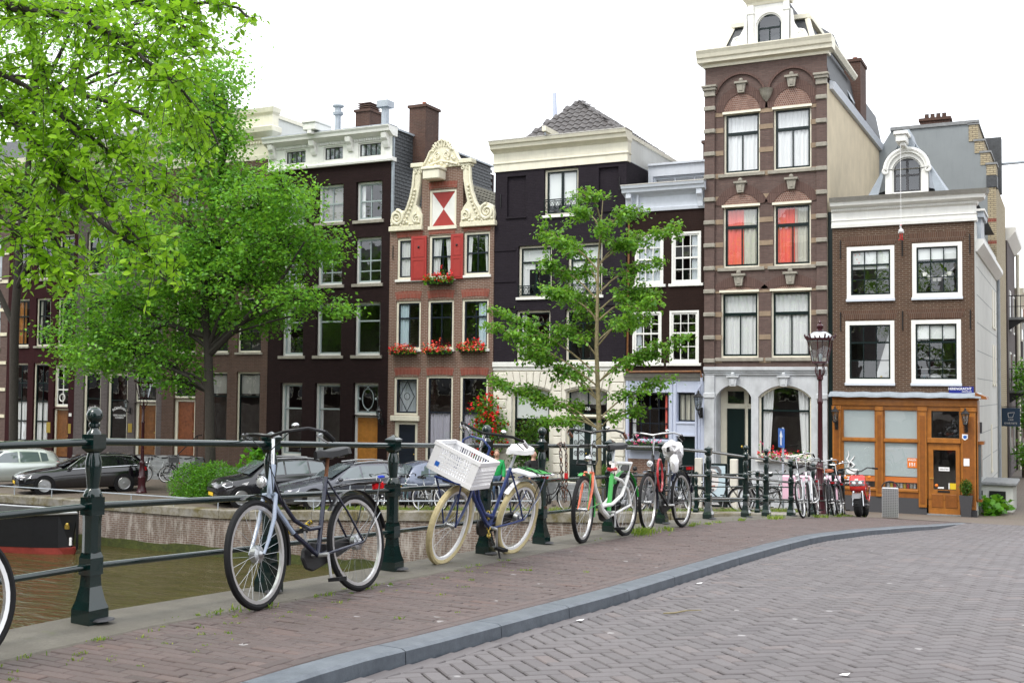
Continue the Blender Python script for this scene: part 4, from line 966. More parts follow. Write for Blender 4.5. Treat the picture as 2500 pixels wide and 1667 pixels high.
# gable outline: two lower shoulders and the neck
h.opening(-22.88, -21.66, 10.42, 11.86)
b = MB(); wall_face(b, h.x0, h.x1, .55, 10.30, yf, [o for o in h.ops if o[3] < 10.4]); wall_face(b, -23.24, -21.36, 10.30, 12.80, yf, [(-22.88, -21.66, 10.42, 11.86)])
h.part('wall', b, 'brick_gable', fixn=False); h.wall(-.1, .55, 'hard_stone', 'plinth', -.05); h.shell(10.28, 'brick_gable', roof='pan_tile_moss', floors=(5.0, 8.0))
h.part('gable_back', MB().box(-23.2, -21.4, yf+.25, yf+.45, 10.3, 12.7), 'brick_gable')
for x0, x1 in cols:
    for z in (4.53, 7.56): h.lintel(x0+.02, x1-.02, z, z+.30, 'brick_lintel_red', .07, arch=.05)
h.lintel(-24.36, -23.2, 10.04, 10.27, 'brick_lintel_red', .06, arch=.03); h.lintel(-22.87, -21.7, 10.09, 10.36, 'brick_lintel_red', .06, arch=.03); h.lintel(-21.3, -20.14, 10.14, 10.40, 'brick_lintel_red', .06, arch=.03); h.lintel(-22.9, -21.64, 11.9, 12.16, 'brick_lintel_red', .03, arch=.03)
h.anchor(-24.55, 9.2, 9.75)
# hourglass hatch
b = MB(); x0, x1, z0, z1 = -22.88, -21.66, 10.42, 11.86
b.box(x0, x0+.09, yf+.03, yf+.13, z0, z1); b.box(x1-.09, x1, yf+.03, yf+.13, z0, z1); b.box(x0+.09, x1-.09, yf+.032, yf+.13, z1-.09, z1); b.box(x0-.04, x1+.04, yf-.05, yf+.06, z0-.14, z0-.002)
hw = h.part('hatch_frame', b, 'cream_paint'); a, c, d, e = x0+.09, x1-.09, z0, z1-.09; m, n_ = (a+c)/2, (d+e)/2
MB().prism([(a, e), (c, e), (m, n_)], 'y', yf+.07, yf+.11).prism([(a, d), (m, n_), (c, d)], 'y', yf+.07, yf+.11).build('hatch_leaf', 'red_paint', hw)
MB().prism([(a, d), (a, e), (m, n_)], 'y', yf+.07, yf+.11).prism([(c, d), (m, n_), (c, e)], 'y', yf+.07, yf+.11).build('hatch_leaf', 'white_paint', hw)
h.part('hoist_beam', MB().box(-22.9, -22.16, yf-.55, yf+.1, 12.22, 12.58).box(-22.97, -22.1, yf-.6, yf+.1, 12.58, 12.70), 'cream_paint', bevel=.03)
# shutters
for x0, x1 in ((-23.66, -22.95), (-21.84, -21.30)):
    s_ = MB().box(x0, x1, yf-.09, yf-.045, 8.30, 10.06); sh = h.part('shutter', s_, 'red_paint')
    b = MB()
    for z0, z1 in ((8.38, 9.12), (9.22, 9.98)):
        b.box(x0+.08, x1-.08, yf-.103, yf-.089, z0, z0+.03); b.box(x0+.08, x1-.08, yf-.103, yf-.089, z1-.03, z1); b.box(x0+.08, x0+.11, yf-.103, yf-.089, z0+.03, z1-.03); b.box(x1-.11, x1-.08, yf-.103, yf-.089, z0+.03, z1-.03)
    b.build('shutter_moulding', 'red_paint', sh); MB().ball(((x0+x1)/2, yf-.095, 9.62), .05, 8).build('heart_hole', 'black_paint', sh)
# scrolls
OM = 'plaster_ornament'
for sg in (1, -1):
    mid = -22.29
    X = lambda x: x if sg == 1 else 2*mid-x
    b = MB(); b.box(min(X(-24.70), X(-23.16)), max(X(-24.70), X(-23.16)), yf-.16, yf+.2, 10.30, 10.50)
    prof = [(-24.62, 10.5), (-24.66, 10.75), (-24.60, 11.05), (-24.35, 11.2), (-24.08, 11.12), (-23.92, 11.1), (-23.78, 11.3), (-23.62, 11.75), (-23.53, 12.2), (-23.50, 12.70), (-23.24, 12.70), (-23.26, 12.2), (-23.34, 11.75), (-23.45, 11.3), (-23.3, 11.12), (-23.17, 10.9), (-23.17, 10.5)]
    b.prism([(X(p), q) for p, q in prof], 'y', yf-.10, yf+.18)
    h.part('scroll_panel', b, OM, bevel=.02)
    b = MB(); d = sg
    spiral(b, X(-24.33), 10.84, .31, 2.2, yf-.12, .075, -d, PI/2); spiral(b, X(-23.40), 10.76, .20, 1.8, yf-.12, .055, d, PI/2)
    b.tube([(X(-23.55), yf-.10, 12.68), (X(-23.58), yf-.12, 12.1), (X(-23.68), yf-.12, 11.65), (X(-23.82), yf-.12, 11.25), (X(-24.0), yf-.12, 10.95), (X(-24.1), yf-.12, 10.62)], [.05, .06, .06, .06, .05, .03], 7)
    for k in range(9):
        t = k/8; x = -23.45-.45*t**1.6; z = 11.9-1.2*t; b.ball((X(x-.05), yf-.14, z), .055, 7)
    for k in range(10): b.ball((X(-24.55+k*.14), yf-.13, 10.58+.06*math.sin(k*1.7)), .06, 7)
    h.part('scrollwork', b, OM, smooth=True)
    b = MB().box(min(X(-23.60), X(-23.14)), max(X(-23.60), X(-23.14)), yf-.14, yf+.2, 12.70, 12.80); b.box(min(X(-23.68), X(-23.10)), max(X(-23.68), X(-23.10)), yf-.2, yf+.22, 12.80, 12.97); h.part('capital', b, OM, bevel=.02)
    bb = MB(); spiral(bb, X(-23.50), 12.63, .08, 1.3, yf-.12, .03, -d, PI/2); spiral(bb, X(-23.24), 12.63, .08, 1.3, yf-.12, .03, d, PI/2); h.part('capital_volute', bb, OM, smooth=True)
prof = [(-23.12, 12.72), (-23.10, 12.92), (-22.95, 13.15), (-22.85, 13.38), (-22.62, 13.5), (-22.5, 13.72), (-22.29, 13.84), (-22.08, 13.72), (-21.96, 13.5), (-21.73, 13.38), (-21.63, 13.15), (-21.48, 12.92), (-21.46, 12.72)]
h.part('gable_crest', MB().prism(prof, 'y', yf-.08, yf+.2), OM, bevel=.02)
b = MB(); spiral(b, -22.50, 13.22, .15, 1.9, yf-.11, .045, 1, PI/2); spiral(b, -22.08, 13.22, .15, 1.9, yf-.11, .045, -1, PI/2)
for k in range(11):
    q = PI*k/10; b.tube([(-22.29+.35*math.cos(q), yf-.09, 13.4+.15*math.sin(q)), (-22.29+.48*math.cos(q)*(.9+.25*math.sin(q)), yf-.11, 13.4+.40*math.sin(q))], [.03, .045], 6)
for (p, q) in zip(prof[1:-1], prof[2:-1]): b.tube([(p[0], yf-.10, p[1]), (q[0], yf-.10, q[1])], .045, 6)
for k in range(12): b.ball((-22.29+.55*math.cos(k*.52), yf-.1, 12.95+.14*math.sin(k*.52*2+.5)), .07, 7)
b.tube([(-23.0, yf-.1, 12.80), (-22.6, yf-.12, 12.92), (-22.29, yf-.12, 12.98), (-21.98, yf-.12, 12.92), (-21.58, yf-.1, 12.80)], .045, 6)
h.part('crest_ornament', b, OM, smooth=True)
# roof behind the gable: two tiled slopes
def tile_slope(b, x0, x1, y0, y1, zfun, nx, ny, amp=.035, lap=.045):
    pass
def tiled(parent, org, du, dv, nu, nv, keep, mat='pan_tile', name='roof_tile', lift=.0):
    """pan tiles as one shared piece: org corner, du across, dv up the slope; keep(i, j) says which exist"""
    du, dv = Vector(du), Vector(dv); nn = du.cross(dv).normalized()
    wu, wv = du.length/nu, dv.length/nv
    key = (round(wu, 3), round(wv, 3), mat)
    if key not in _tiles:
        b = MB(); n = 6; vs = []
        for j, (v, hh) in enumerate(((0., .035), (1.12, .0))):
            for i in range(n+1):
                t = i/n; z = .035*math.sin(t*2*PI)+.01
                vs.append((wu*t*1.03, wv*v, z+hh))
        vs += [(wu*t*1.03, 0, .035*math.sin(t*2*PI)) for t in (i/n for i in range(n+1))]
        b.add(vs, [(i, i+1, n+2+i, n+1+i) for i in range(n)]+[(i, 2*(n+1)+i, 2*(n+1)+i+1, i+1) for i in range(n)])
        o = b.build('roof_tile', mat, smooth=True, fixn=False); _tiles[key] = o.data; bpy.data.objects.remove(o)
    me = _tiles[key]; Mx = Matrix((du.normalized(), dv.normalized(), nn)).transposed()
    e = Mx.to_euler(); og = Vector(ORG.get(parent.name, (0, 0, 0)))
    for j in range(nv):
        for i in range(nu):
            if keep(i, j): inst(name, me, parent, Vector(org)+du*(i/nu)+dv*(j/nv)+nn*(lift+random.uniform(0, .008))-og, (e.x+random.gauss(0, .008), e.y, e.z))
_tiles = {}
ridge = 12.35
rf = h.part('roof', MB().prism([(-24.68, 10.32), (-19.99, 10.32), (-20.06, 10.50), (-22.29, ridge), (-24.62, 10.50)], 'y', yf+.46, yf+8.6), 'pan_tile_moss')
tiled(rf, (-20.02, yf+.46, 10.50), (0, 8, 0), (-2.25, 0, ridge-10.46), 30, 9, lambda i, j: i < 14, 'pan_tile_moss', lift=.02)
h.part('ridge', MB().tube([(-22.29, yf+.4, ridge+.03), (-22.29, yf+8.6, ridge+.03)], .09, 8), 'pan_tile_moss', smooth=True)
steps(h, -24.6, -23.1, 3, .7, .45); h.part('base_ledge', MB().box(-23.05, -20.02, yf-.14, yf-.052, .38, .62), 'hard_stone')
GABLE = h

# ---------------------------------------------------------------- purple-black house with white rusticated ground floor
h = House('canal_house', -19.98, -14.58, 'purple-black brick house with white rusticated ground floor and grey pan-tiled hip roof', FY+.02)
yf = h.y
K = dict(frame='cream_paint', sash='dark_green', inset=.12, fw=.08)
def iron_balcony(h, x0, x1, z0, z1):
    b = MB(); y = h.y-.05
    for z in (z0, z1, z1-.06): b.tube([(x0, y, z), (x1, y, z)], .013 if z != z1 else .022, 6)
    n = max(4, int((x1-x0)/.2)); w = (x1-x0)/n
    for k in range(n+1): b.tube([(x0+w*k, y, z0), (x0+w*k, y, z1)], .010, 5)
    for k in range(n):
        cx = x0+w*(k+.5); cz = (z0+z1)/2-.02
        b.tube([(cx+w*.42*math.cos(q)*abs(math.cos(q))**.3, y, cz+(z1-z0)*.36*math.sin(q)) for q in np.linspace(0, 2*PI, 12)[:-1]], .008, 5, True)
        b.tube([(cx-w*.4, y, z0+.02), (cx, y, cz), (cx+w*.4, y, z0+.02)], .008, 5); b.tube([(cx-w*.4, y, z1-.08), (cx, y, cz), (cx+w*.4, y, z1-.08)], .008, 5)
    h.part('window_railing', b, 'dark_green', smooth=True)
h.window(-17.9, -16.5, 10.56, 12.30, lay=((1, 2, 1),), bar=.10, curtain=[('blind', 'blind', .8)], sill='white_paint', **K); iron_balcony(h, -17.86, -16.54, 10.78, 11.14)
h.window(-18.96, -17.56, 7.5, 9.46, lay=((.30, 1, 1), (.70, 2, 1)), bar=.08, curtain=[('blind', 'blind', .45), ('left', 'curtain_white', .25)], sill='white_paint', **K); iron_balcony(h, -18.92, -17.6, 7.56, 7.92)
h.window(-16.9, -15.52, 7.5, 9.46, lay=((.30, 1, 1), (.70, 2, 1)), bar=.08, curtain=[('blind', 'blind', .5), ('full', 'curtain_white')], sill='white_paint', **K); iron_balcony(h, -16.86, -15.56, 7.56, 7.92)
h.window(-19.02, -17.6, 5.05, 7.0, lay=((.24, 1, 1), (.76, 2, 1)), bar=.07, curtain=[('left', 'curtain_white', .2)], sill=None, **K)
h.window(-16.98, -15.66, 5.05, 7.0, lay=((.24, 1, 1), (.76, 2, 1)), bar=.07, sill=None, **K)
niche = [(-19.46, -18.66, 10.6, 12.15), (-15.68, -14.9, 10.62, 12.2)]
for o in niche: h.opening(*o)
h.window(-19.2, -17.6, 1.28, 4.1, 'cream_paint', 'dark_green', ((.42, 1, 1), (.58, 1, 1)), inset=.16, fw=.075, sill=None, arch=.14, curtain=[('blind', 'blind', .42)])
h.window(-16.94, -15.3, 3.06, 4.1, 'cream_paint', 'dark_green', ((1, 2, 1),), inset=.16, fw=.06, sill=None, arch=.14, curtain=[('blind', 'interior_light', .6)])
h.door(-16.94, -15.3, .62, 3.04, 'dark_green', 'cream_paint', inset=.16, fw=.08, leaves=2, panels=((.08, .28),), name='door', knob='brass')
for cx in (-16.49, -15.75):
    MB().box(cx-.22, cx+.22, yf+.205, yf+.212, 1.45, 2.8).build('door_glass', 'frosted', h.root); b = MB(); y = yf+.195
    for z in (1.6, 2.0, 2.4): 
        for sg in (-1, 1): spiral(b, cx+sg*.11, z+.1, .10, 1.5, y, .014, sg, 0, .02, 18)
    b.tube([(cx, y, 1.45), (cx, y, 2.8)], .012, 5); b.tube([(cx+.21*math.cos(q), y, 2.45+.34*math.sin(q)) for q in np.linspace(0, PI, 10)], .014, 5); h.part('door_grille', b, 'black_paint')
text('house_number', '306', .17, (-16.12, yf+.12, 3.28), UP, 'white_print', h.root)
h.wall(4.98, 12.4, 'brick_purple'); b = MB()
for x0, x1, z0, z1 in niche: h.part('blind_niche', MB().box(x0-.001, x1+.001, yf+.09, yf+.2, z0, z1), 'brick_purple'); h.part('niche_sill', MB().box(x0-.03, x1+.03, yf-.05, yf+.1, z0-.07, z0), 'brick_purple')
for z in (9.30, 8.1, 7.1, 6.2):
    for x0, x1 in ((-19.97, -19.05), (-15.45, -14.6)): h.part('brick_band', MB().box(x0, x1, yf-.03, yf+.02, z, z+.07), 'brick_purple')
h.anchor(-19.72, 11.0, 11.5); h.anchor(-14.85, 11.3, 11.8)
h.wall(-.1, 4.74, 'stucco_white', 'ground_floor_wall', -.0)
h.part('belt_course', MB().box(h.x0-.01, h.x1+.01, yf-.10, yf-.001, 4.86, 5.05).box(h.x0-.005, h.x1+.005, yf-.05, yf-.001, 4.73, 4.86), 'white_paint', bevel=.015)
# rusticated blocks: each with its own edges
for x0, x1 in ((-19.96, -19.36), (-17.44, -17.10), (-15.14, -14.6)):
    z = .62; k = 0
    while z < 4.62:
        zz = min(z+.335, 4.70); o = .0 if k % 2 else .04
        h.part('rusticated_block', MB().box(x0+.012, x1-.012-(o if x1-x0 > .4 else 0), yf-.055, yf-.002, z+.012, zz-.012), 'stucco_white', bevel=.016); z = zz; k += 1
for xa, xb in ((-19.26, -17.54), (-17.0, -15.24)):
    n = 7; c = (xa+xb)/2
    for i in range(n):
        t0, t1 = i/n, (i+1)/n; f = lambda t: (xa+(xb-xa)*t, 4.0+.16*(1-(2*t-1)**2)); g = lambda t: (c+(xb-xa)*.60*(2*t-1), 4.68)
        p, q = f(t0), f(t1); r, s_ = g(t1), g(t0); e = .012
        h.part('voussoir', MB().prism([(p[0]+e, p[1]), (q[0]-e, q[1]), (r[0]-e, r[1]), (s_[0]+e, s_[1])], 'y', yf-.055, yf-.002), 'stucco_white', bevel=.012)
h.part('plinth', MB().box(h.x0, -17.05, yf-.08, yf-.004, -.1, .6).box(-15.2, h.x1, yf-.08, yf-.004, -.1, .6), 'hard_stone')
steps(h, -17.04, -15.22, 3, .6, .6)
h.shell(12.4, 'brick_purple', floors=(4.9, 7.3, 10.2))
h.cornice([(.01, 12.36), (.05, 12.36), (.05, 12.62), (.09, 12.66), (.09, 12.70), (.06, 12.72), (.06, 13.06), (.16, 13.14), (.30, 13.2), (.33, 13.33), (.40, 13.36), (.44, 13.48)], 'cream_paint', ret=.10); h.cornice([(.45, 13.482), (.43, 13.52), (.0, 13.54)], 'cornice_grey', 'gutter', ret=.12)
h.part('side_parapet', MB().box(-14.78, -14.60, yf+.31, yf+9, 12.4, 13.3), 'stucco_side'); h.part('side_trim', MB().box(-14.8, -14.56, yf+.31, yf+7, 13.3, 13.44), 'cream_paint')
ax, ay, az = -17.45, yf+2.3, 15.35; zb = 13.5
A0, A1 = Vector((-19.1, yf+.42, zb)), Vector((-14.85, yf+.42, zb)); B1 = Vector((-14.85, yf+8.6, zb)); AP = Vector((ax, ay, az)); BP = Vector((ax, yf+6.5, az))
rf = h.part('roof', MB().add([A0, A1, B1, (-19.1, yf+8.6, zb), AP, BP], [(0, 1, 4), (1, 2, 5, 4), (2, 3, 5), (3, 0, 4, 5), (0, 3, 2, 1)]), 'pan_tile')
nu, nv = 15, 9
def kf(i, j):
    t0 = (j+.5)/nv; x = (i+.5)/nu; apx = (ax+19.1)/4.25; return apx*t0-.03 < x < 1-(1-apx)*t0+.03
tiled(rf, A0+Vector((0, -.02, .02)), (4.25, 0, 0), (0, ay-A0.y, az-zb), nu, nv, kf, lift=.015)
sl = Vector((ax-A1.x, 0, az-zb))
tiled(rf, A1+Vector((.02, 0, .02)), (0, 8.2, 0), sl, 30, nv, lambda i, j: (i+.5)/30*8.2 > (ay-A1.y)*(j+.5)/nv-.1 and i < 20, lift=.015)
for p, q in ((A0, AP), (A1, AP), (AP, BP)): h.part('ridge', MB().tube([p+Vector((0, 0, .04)), q+Vector((0, 0, .04))], .075, 8), 'pan_tile', smooth=True)
h.part('hoist_beam', MB().prism([(0, 0), (.16, 0), (.16, .20), (0, .20)], 'x', 0, 1).map(lambda p: (-17.72+p.y, yf-.62+p.x*1.3, 13.62-p.x*.02+p.z)), 'cream_paint', bevel=.01)
h.part('hoist_hook', MB().tube([(-17.64, yf-.5, 13.62), (-17.64, yf-.5, 13.5)], .03, 6), 'zinc')
h.part('flag_pole', MB().tube([(-19.3, yf+4.2, 13.4), (-19.42, yf+4.2, 16.4)], [.13, .09], 8), 'shop_blue', smooth=True)

# ---------------------------------------------------------------- narrow house with the pale blue shopfront
h = House('canal_house', -14.58, -11.64, 'narrow dark brown house with white many-paned windows and pale blue shopfront', FY+.05)
yf = h.y; S9 = ((.5, 3, 2), (.5, 3, 2)); K = dict(frame='white_paint', sash='white_paint', inset=.0, fw=.075, bar=.028, sill='white_paint', sillx=.10)
for x0, x1, z0, z1, cu in ((-14.26, -13.18, 7.82, 9.65, [('full', 'curtain_sheer')]), (-12.87, -11.79, 7.82, 9.66, [('right', 'curtain_sheer', .3)]), (-14.34, -13.24, 5.0, 6.85, [('left', 'curtain_sheer', .25)]), (-12.94, -11.86, 5.0, 6.86, None)):
    h.window(x0, x1, z0, z1, lay=((.42, 3, 2), (.58, 3, 2)) if z0 < 6 else S9, curtain=cu, **K)
h.window(-14.45, -12.95, 2.26, 3.96, 'shop_blue', 'dark_blue', ((.33, 4, 1), (.33, 4, 1), (.34, 4, 1)), inset=.08, fw=.03, bar=.022, tb=.03, sill=None, curtain=[('left', 'curtain_white', .12), ('right', 'curtain_red', .12)])
h.window(-12.65, -11.93, 2.92, 3.97, 'shop_blue', 'dark_blue', ((1, 3, 1),), inset=.08, fw=.02, bar=.018, sill=None, curtain=[('full', 'curtain_cream')])
h.opening(-12.65, -11.93, .5, 2.44)
h.wall(4.62, 10.5, 'brick_brown7'); h.wall(.3, 4.38, 'shop_blue', 'shopfront', -.02)
h.part('plinth', MB().box(h.x0, -12.72, yf-.05, yf-.022, -.05, .3), 'hard_stone'); h.part('brick_apron', MB().box(-14.46, -12.98, yf-.045, yf-.021, .32, 1.58), 'brick_gable')
h.part('door', MB().box(-12.65, -11.93, yf+.10, yf+.15, .5, 2.44), 'dark_green'); h.part('doorstep', MB().box(-12.7, -11.88, yf-.35, yf+.1, -.05, .5), 'hard_stone', bevel=.01)
h.part('door_head', MB().box(-12.7, -11.9, yf-.05, yf-.021, 2.43, 2.5).box(-12.7, -11.9, yf-.05, yf-.021, 2.86, 2.93), 'shop_blue')
for x in (-14.52, -12.86, -12.72, -11.84): h.part('pilaster', MB().box(x-.045, x+.045, yf-.06, yf-.021, .32, 4.36), 'shop_blue', bevel=.008)
h.cornice([(.02, 4.37), (.05, 4.38), (.07, 4.45), (.13, 4.52), (.15, 4.58), (.2, 4.63)], 'cornice_grey', 'shop_cornice', ret=.05)
h.part('downpipe', MB().tube([(-14.5, yf-.23, 4.68), (-11.72, yf-.23, 4.70), (-11.68, yf-.25, 4.5)], .04, 7), 'wood_brown', smooth=True)
h.part('downpipe', MB().tube([(-11.70, yf-.2, 4.62), (-11.70, yf-.2, 4.25), (-11.92, yf-.12, 3.98), (-11.92, yf-.08, .4)], .04, 8), 'shop_blue', smooth=True)
h.shell(10.5, 'brick_brown7', floors=(4.6, 7.4))
h.cornice([(.01, 10.46), (.06, 10.46), (.08, 10.58), (.04, 10.60), (.04, 10.98), (.12, 11.06), (.34, 11.14), (.36, 11.26), (.42, 11.28), (.45, 11.38)], 'blue_white', ret=.08); h.cornice([(.46, 11.382), (.44, 11.42), (.0, 11.44)], 'cornice_grey', 'gutter', ret=.1)
for x in (-14.42, -11.78):
    b = MB().prism([(yf-.05, 10.5), (yf-.12, 10.52), (yf-.14, 10.7), (yf-.20, 10.85), (yf-.30, 10.95), (yf-.30, 11.12), (yf-.05, 11.12)], 'x', x-.10, x+.10); h.part('console', b, 'blue_white', bevel=.01)
h.part('downpipe', MB().tube([(-14.12, yf-.12, 11.1), (-14.12, yf-.12, 10.5), (-14.2, yf-.12, 10.36), (-14.46, yf-.08, 10.28)], .045, 8), 'blue_white', smooth=True); h.part('downpipe', MB().tube([(-14.46, yf-.08, 10.28), (-14.50, yf-.08, 4.7)], .035, 8), 'wood_brown', smooth=True)
d7 = House.__new__(House); d7.x0, d7.x1, d7.y, d7.depth, d7.root, d7.ops, d7.arch = -14.3, -11.66, yf+1.5, 3, h.root, [], {}
d7.window(-14.12, -11.72, 11.62, 12.02, 'blue_white', 'blue_white', ((1, 3, 1),), fw=.05, bar=.06, sill=None)
d7.wall(11.3, 12.42, 'blue_white', 'attic_front'); h.part('attic_top', MB().box(-14.3, -11.66, yf+1.42, yf+5, 12.42, 12.5).box(-14.3, -14.22, yf+1.52, yf+5, 11.2, 12.42), 'blue_white')
chimney(h, -13.5+.4, -12.6+.4, yf+4.5, yf+5.3, 10.6, 13.9, 1)

# ---------------------------------------------------------------- tall brick house
h = House('canal_house', -11.64, -7.40, 'tallest brick house with stone-banded piers, arched lintels and red curtains', FY-.02, 12.)
yf = h.y; cl_, cr_ = (-10.96, -9.68), (-9.22, -7.93)
K = dict(frame='cream_paint', sash='dark_green', inset=.10, fw=.06, sill='stone', sillx=.18, sill_h=.12, tb=.11, bar=.04, sw=.065)
L3 = ((.33, 1, 1), (.67, 2, 1))
for x0, x1 in (cl_, cr_): h.window(x0, x1, 11.58, 13.72, lay=L3, curtain=[('full', 'curtain_white')], **K)
h.window(-10.98, -9.70, 8.3, 10.45, lay=L3, curtain=[('left', 'curtain_red', .60), ('right', 'curtain_cream', .5)], **K); h.window(-9.22, -7.95, 8.3, 10.42, lay=L3, curtain=[('left', 'curtain_red', .62), ('right', 'curtain_cream', .46)], **K)
for x0, x1 in ((-11.06, -9.73), (-9.30, -7.95)): h.window(x0, x1, 5.18, 7.46, lay=L3, curtain=[('full', 'curtain_white')], **K)
h.opening(-11.22, -9.98, .75, 4.24, arch=.42)
h.window(-9.74, -7.95, 1.85, 4.24, 'cream_paint', 'dark_green', ((.35, 1, 1), (.65, 1, 1)), inset=.14, fw=.07, sill=None, arch=.40, curtain=[('sides', 'curtain_white', .26)])
h.wall(4.84, 15.42, 'brick_tall'); h.wall(-.1, 4.60, 'stone_light', 'ground_floor_wall')
h.part('stone_cornice', MB().box(h.x0, h.x1, yf-.06, yf-.001, 4.58, 4.66).box(h.x0, h.x1, yf-.10, yf-.001, 4.66, 4.74).box(h.x0, h.x1, yf-.15, yf-.001, 4.74, 4.86), 'stone_light', bevel=.012)
h.shell(14.45, 'stucco_beige', left='brick_tall', floors=(4.7, 7.9, 11.2)); h.part('attic', MB().box(-11.62, -7.96, yf+.26, yf+11.9, 14.5, 15.96), 'brick_tall')
# piers
for x0, x1 in ((-11.62, -11.26), (-7.74, -7.41)):
    h.part('pier', MB().box(x0, x1, yf-.09, yf-.002, 4.87, 14.35), 'brick_tall')
    for k in range(12):
        z = 5.0+k*.805; h.part('stone_block', MB().box(x0-.02, x1+.02, yf-.15, yf-.004, z, z+.15), 'stone', bevel=.02)
    h.part('pier_capital', MB().box(x0-.02, x1+.02, yf-.14, yf-.002, 14.36, 14.56).box(x0-.06, x1+.06, yf-.2, yf-.002, 14.56, 14.66).box(x0-.09, x1+.09, yf-.24, yf-.002, 14.66, 14.74), 'stone', bevel=.012)
    h.part('base_pier', MB().box(x0, x1, yf-.07, yf-.002, .5, 4.57), 'stone_light', bevel=.01)
    h.part('base_capital', MB().box(x0-.03, x1+.03, yf-.11, yf-.002, 3.78, 3.96), 'stone_light', bevel=.02)
for z in (5.0, 5.8, 6.6, 7.42, 8.22, 9.03, 9.83, 10.64, 11.44, 12.25, 13.05, 13.62):
    for x0, x1 in ((-11.26, -11.0 if z < 8 else -10.96), (-9.70, -9.30 if z < 8 else -9.22), (-7.95, -7.74)): h.part('stone_band', MB().box(x0+.003, x1-.003, yf-.018, yf-.002, z, z+.17), 'stone_tan')
def arch_band(h, x0, x1, zs, rise, th, mat, dy=.03, name='arch', n=16):
    P = arc_pts(x0, x1, zs+rise, rise, n); Q = arc_pts(x0-th, x1+th, zs+rise+th, rise+th*.85, n); b = MB()
    for (a, c), (d, e), (f, g), (k, l) in zip(P[:-1], P[1:], Q[:-1], Q[1:]):
        b.add([(a, h.y-dy, c), (d, h.y-dy, e), (k, h.y-dy, l), (f, h.y-dy, g), (a, h.y+.01, c), (d, h.y+.01, e), (k, h.y+.01, l), (f, h.y+.01, g)], [(0, 1, 2, 3), (0, 4, 5, 1), (3, 2, 6, 7)])
    return h.part(name, b, mat, fixn=False)
def keystone(h, x, z, s=.3, mat='stone'):
    b = MB().prism([(x-.10*s/.3, z), (x+.10*s/.3, z), (x+.15*s/.3, z+s), (x-.15*s/.3, z+s)], 'y', h.y-.13, h.y-.002); b.box(x-.21*s/.3, x+.21*s/.3, h.y-.18, h.y-.002, z+s, z+s*1.22); b.ball((x, h.y-.1, z+s*1.35), .075*s/.3, 8); b.box(x-.06, x+.06, h.y-.15, h.y-.12, z+s*.2, z+s*.8)
    h.part('keystone', b, mat, bevel=.01)
for (x0, x1), zs, rise, th in ((cl_, 13.74, .62, .28), (cr_, 13.74, .64, .28), ((-10.98, -9.70), 10.47, .40, .30), ((-9.22, -7.95), 10.45, .42, .30), ((-11.06, -9.73), 7.50, .14, .36), ((-9.30, -7.95), 7.50, .14, .36)):
    P = arc_pts(x0, x1, zs+rise, rise)
    h.part('tympanum', MB().prism([(x0, zs-.0)]+P[1:-1]+[(x1, zs-.0)], 'y', yf-.012, yf+.02), 'brick_pattern')
    arch_band(h, x0, x1, zs, rise, th, 'brick_rub'); keystone(h, (x0+x1)/2, zs+rise+.02, .32 if zs > 8 else .34)
    h.part('window_head', MB().box(x0-.03, x1+.03, yf-.05, yf-.013, zs-.06, zs+.02), 'cream_paint')
for x0, x1 in ((-11.24, -9.50), (-9.40, -7.76)): arch_band(h, x0+.05, x1-.05, 14.42, .62, .075, 'brick_rub', .07, 'blind_arch')
h.part('corbel', MB().lathe([(.02, 13.98), (.12, 14.1), (.2, 14.26), (.24, 14.40), (.26, 14.42)], 10, (-9.45, yf-.04, 0)), 'stone', smooth=True)
h.cornice([(.02, 15.40), (.06, 15.40), (.07, 15.50), (.26, 15.54), (.28, 15.66), (.34, 15.70), (.38, 15.82), (.44, 15.93), (.44, 15.96)], 'cream_paint', ret=.22)
# white arched dormer
d8 = House.__new__(House); d8.x0, d8.x1, d8.y, d8.depth, d8.root, d8.ops, d8.arch = -10.05, -8.72, yf+.06, 3, h.root, [], {}
d8.window(-9.84, -8.92, 15.98, 17.12, 'white_paint', 'dark_green', ((.45, 1, 1), (.55, 2, 1)), fw=.05, inset=.05, sill=None, arch=.40)
d8.wall(15.97, 17.5, 'white_paint', 'dormer_front'); h.part('dormer_cheeks', MB().box(-10.04, -8.73, yf+.62, yf+2.2, 15.97, 17.45).box(-10.04, -9.9, yf+.33, yf+.6, 15.97, 17.45).box(-8.87, -8.73, yf+.33, yf+.6, 15.97, 17.45).box(-9.9, -8.87, yf+.33, yf+.6, 17.3, 17.45), 'planter_grey')
for x in (-10.0, -8.77): h.part('dormer_pilaster', MB().box(x-.10, x+.10, yf-.03, yf+.058, 15.98, 17.42).box(x-.12, x+.12, yf-.06, yf+.058, 17.1, 17.2), 'white_paint', bevel=.01)
d8.cornice([(.03, 17.42), (.06, 17.5), (.2, 17.62), (.22, 17.78)], 'cream_paint', 'dormer_cornice', ret=.15, x0=-10.12, x1=-8.65); h.part('dormer_crest', MB().box(-10.0, -8.77, yf+.06, yf+.4, 17.78, 18.05), 'cream_paint', bevel=.02)
for sg, x in ((-1, -10.14), (1, -8.63)):
    b = MB(); b.prism([(x, 15.98), (x+sg*.52, 15.98), (x+sg*.58, 16.15), (x+sg*.48, 16.36), (x+sg*.25, 16.42), (x+sg*.12, 16.65), (x+sg*.06, 17.1), (x, 17.15)], 'y', yf+.0, yf+.12); h.part('dormer_scroll', b, 'white_paint', bevel=.012)
    b = MB(); spiral(b, x+sg*.32, 16.2, .17, 1.8, yf-.01, .03, -sg, PI/2); h.part('dormer_volute', b, 'white_paint', smooth=True)
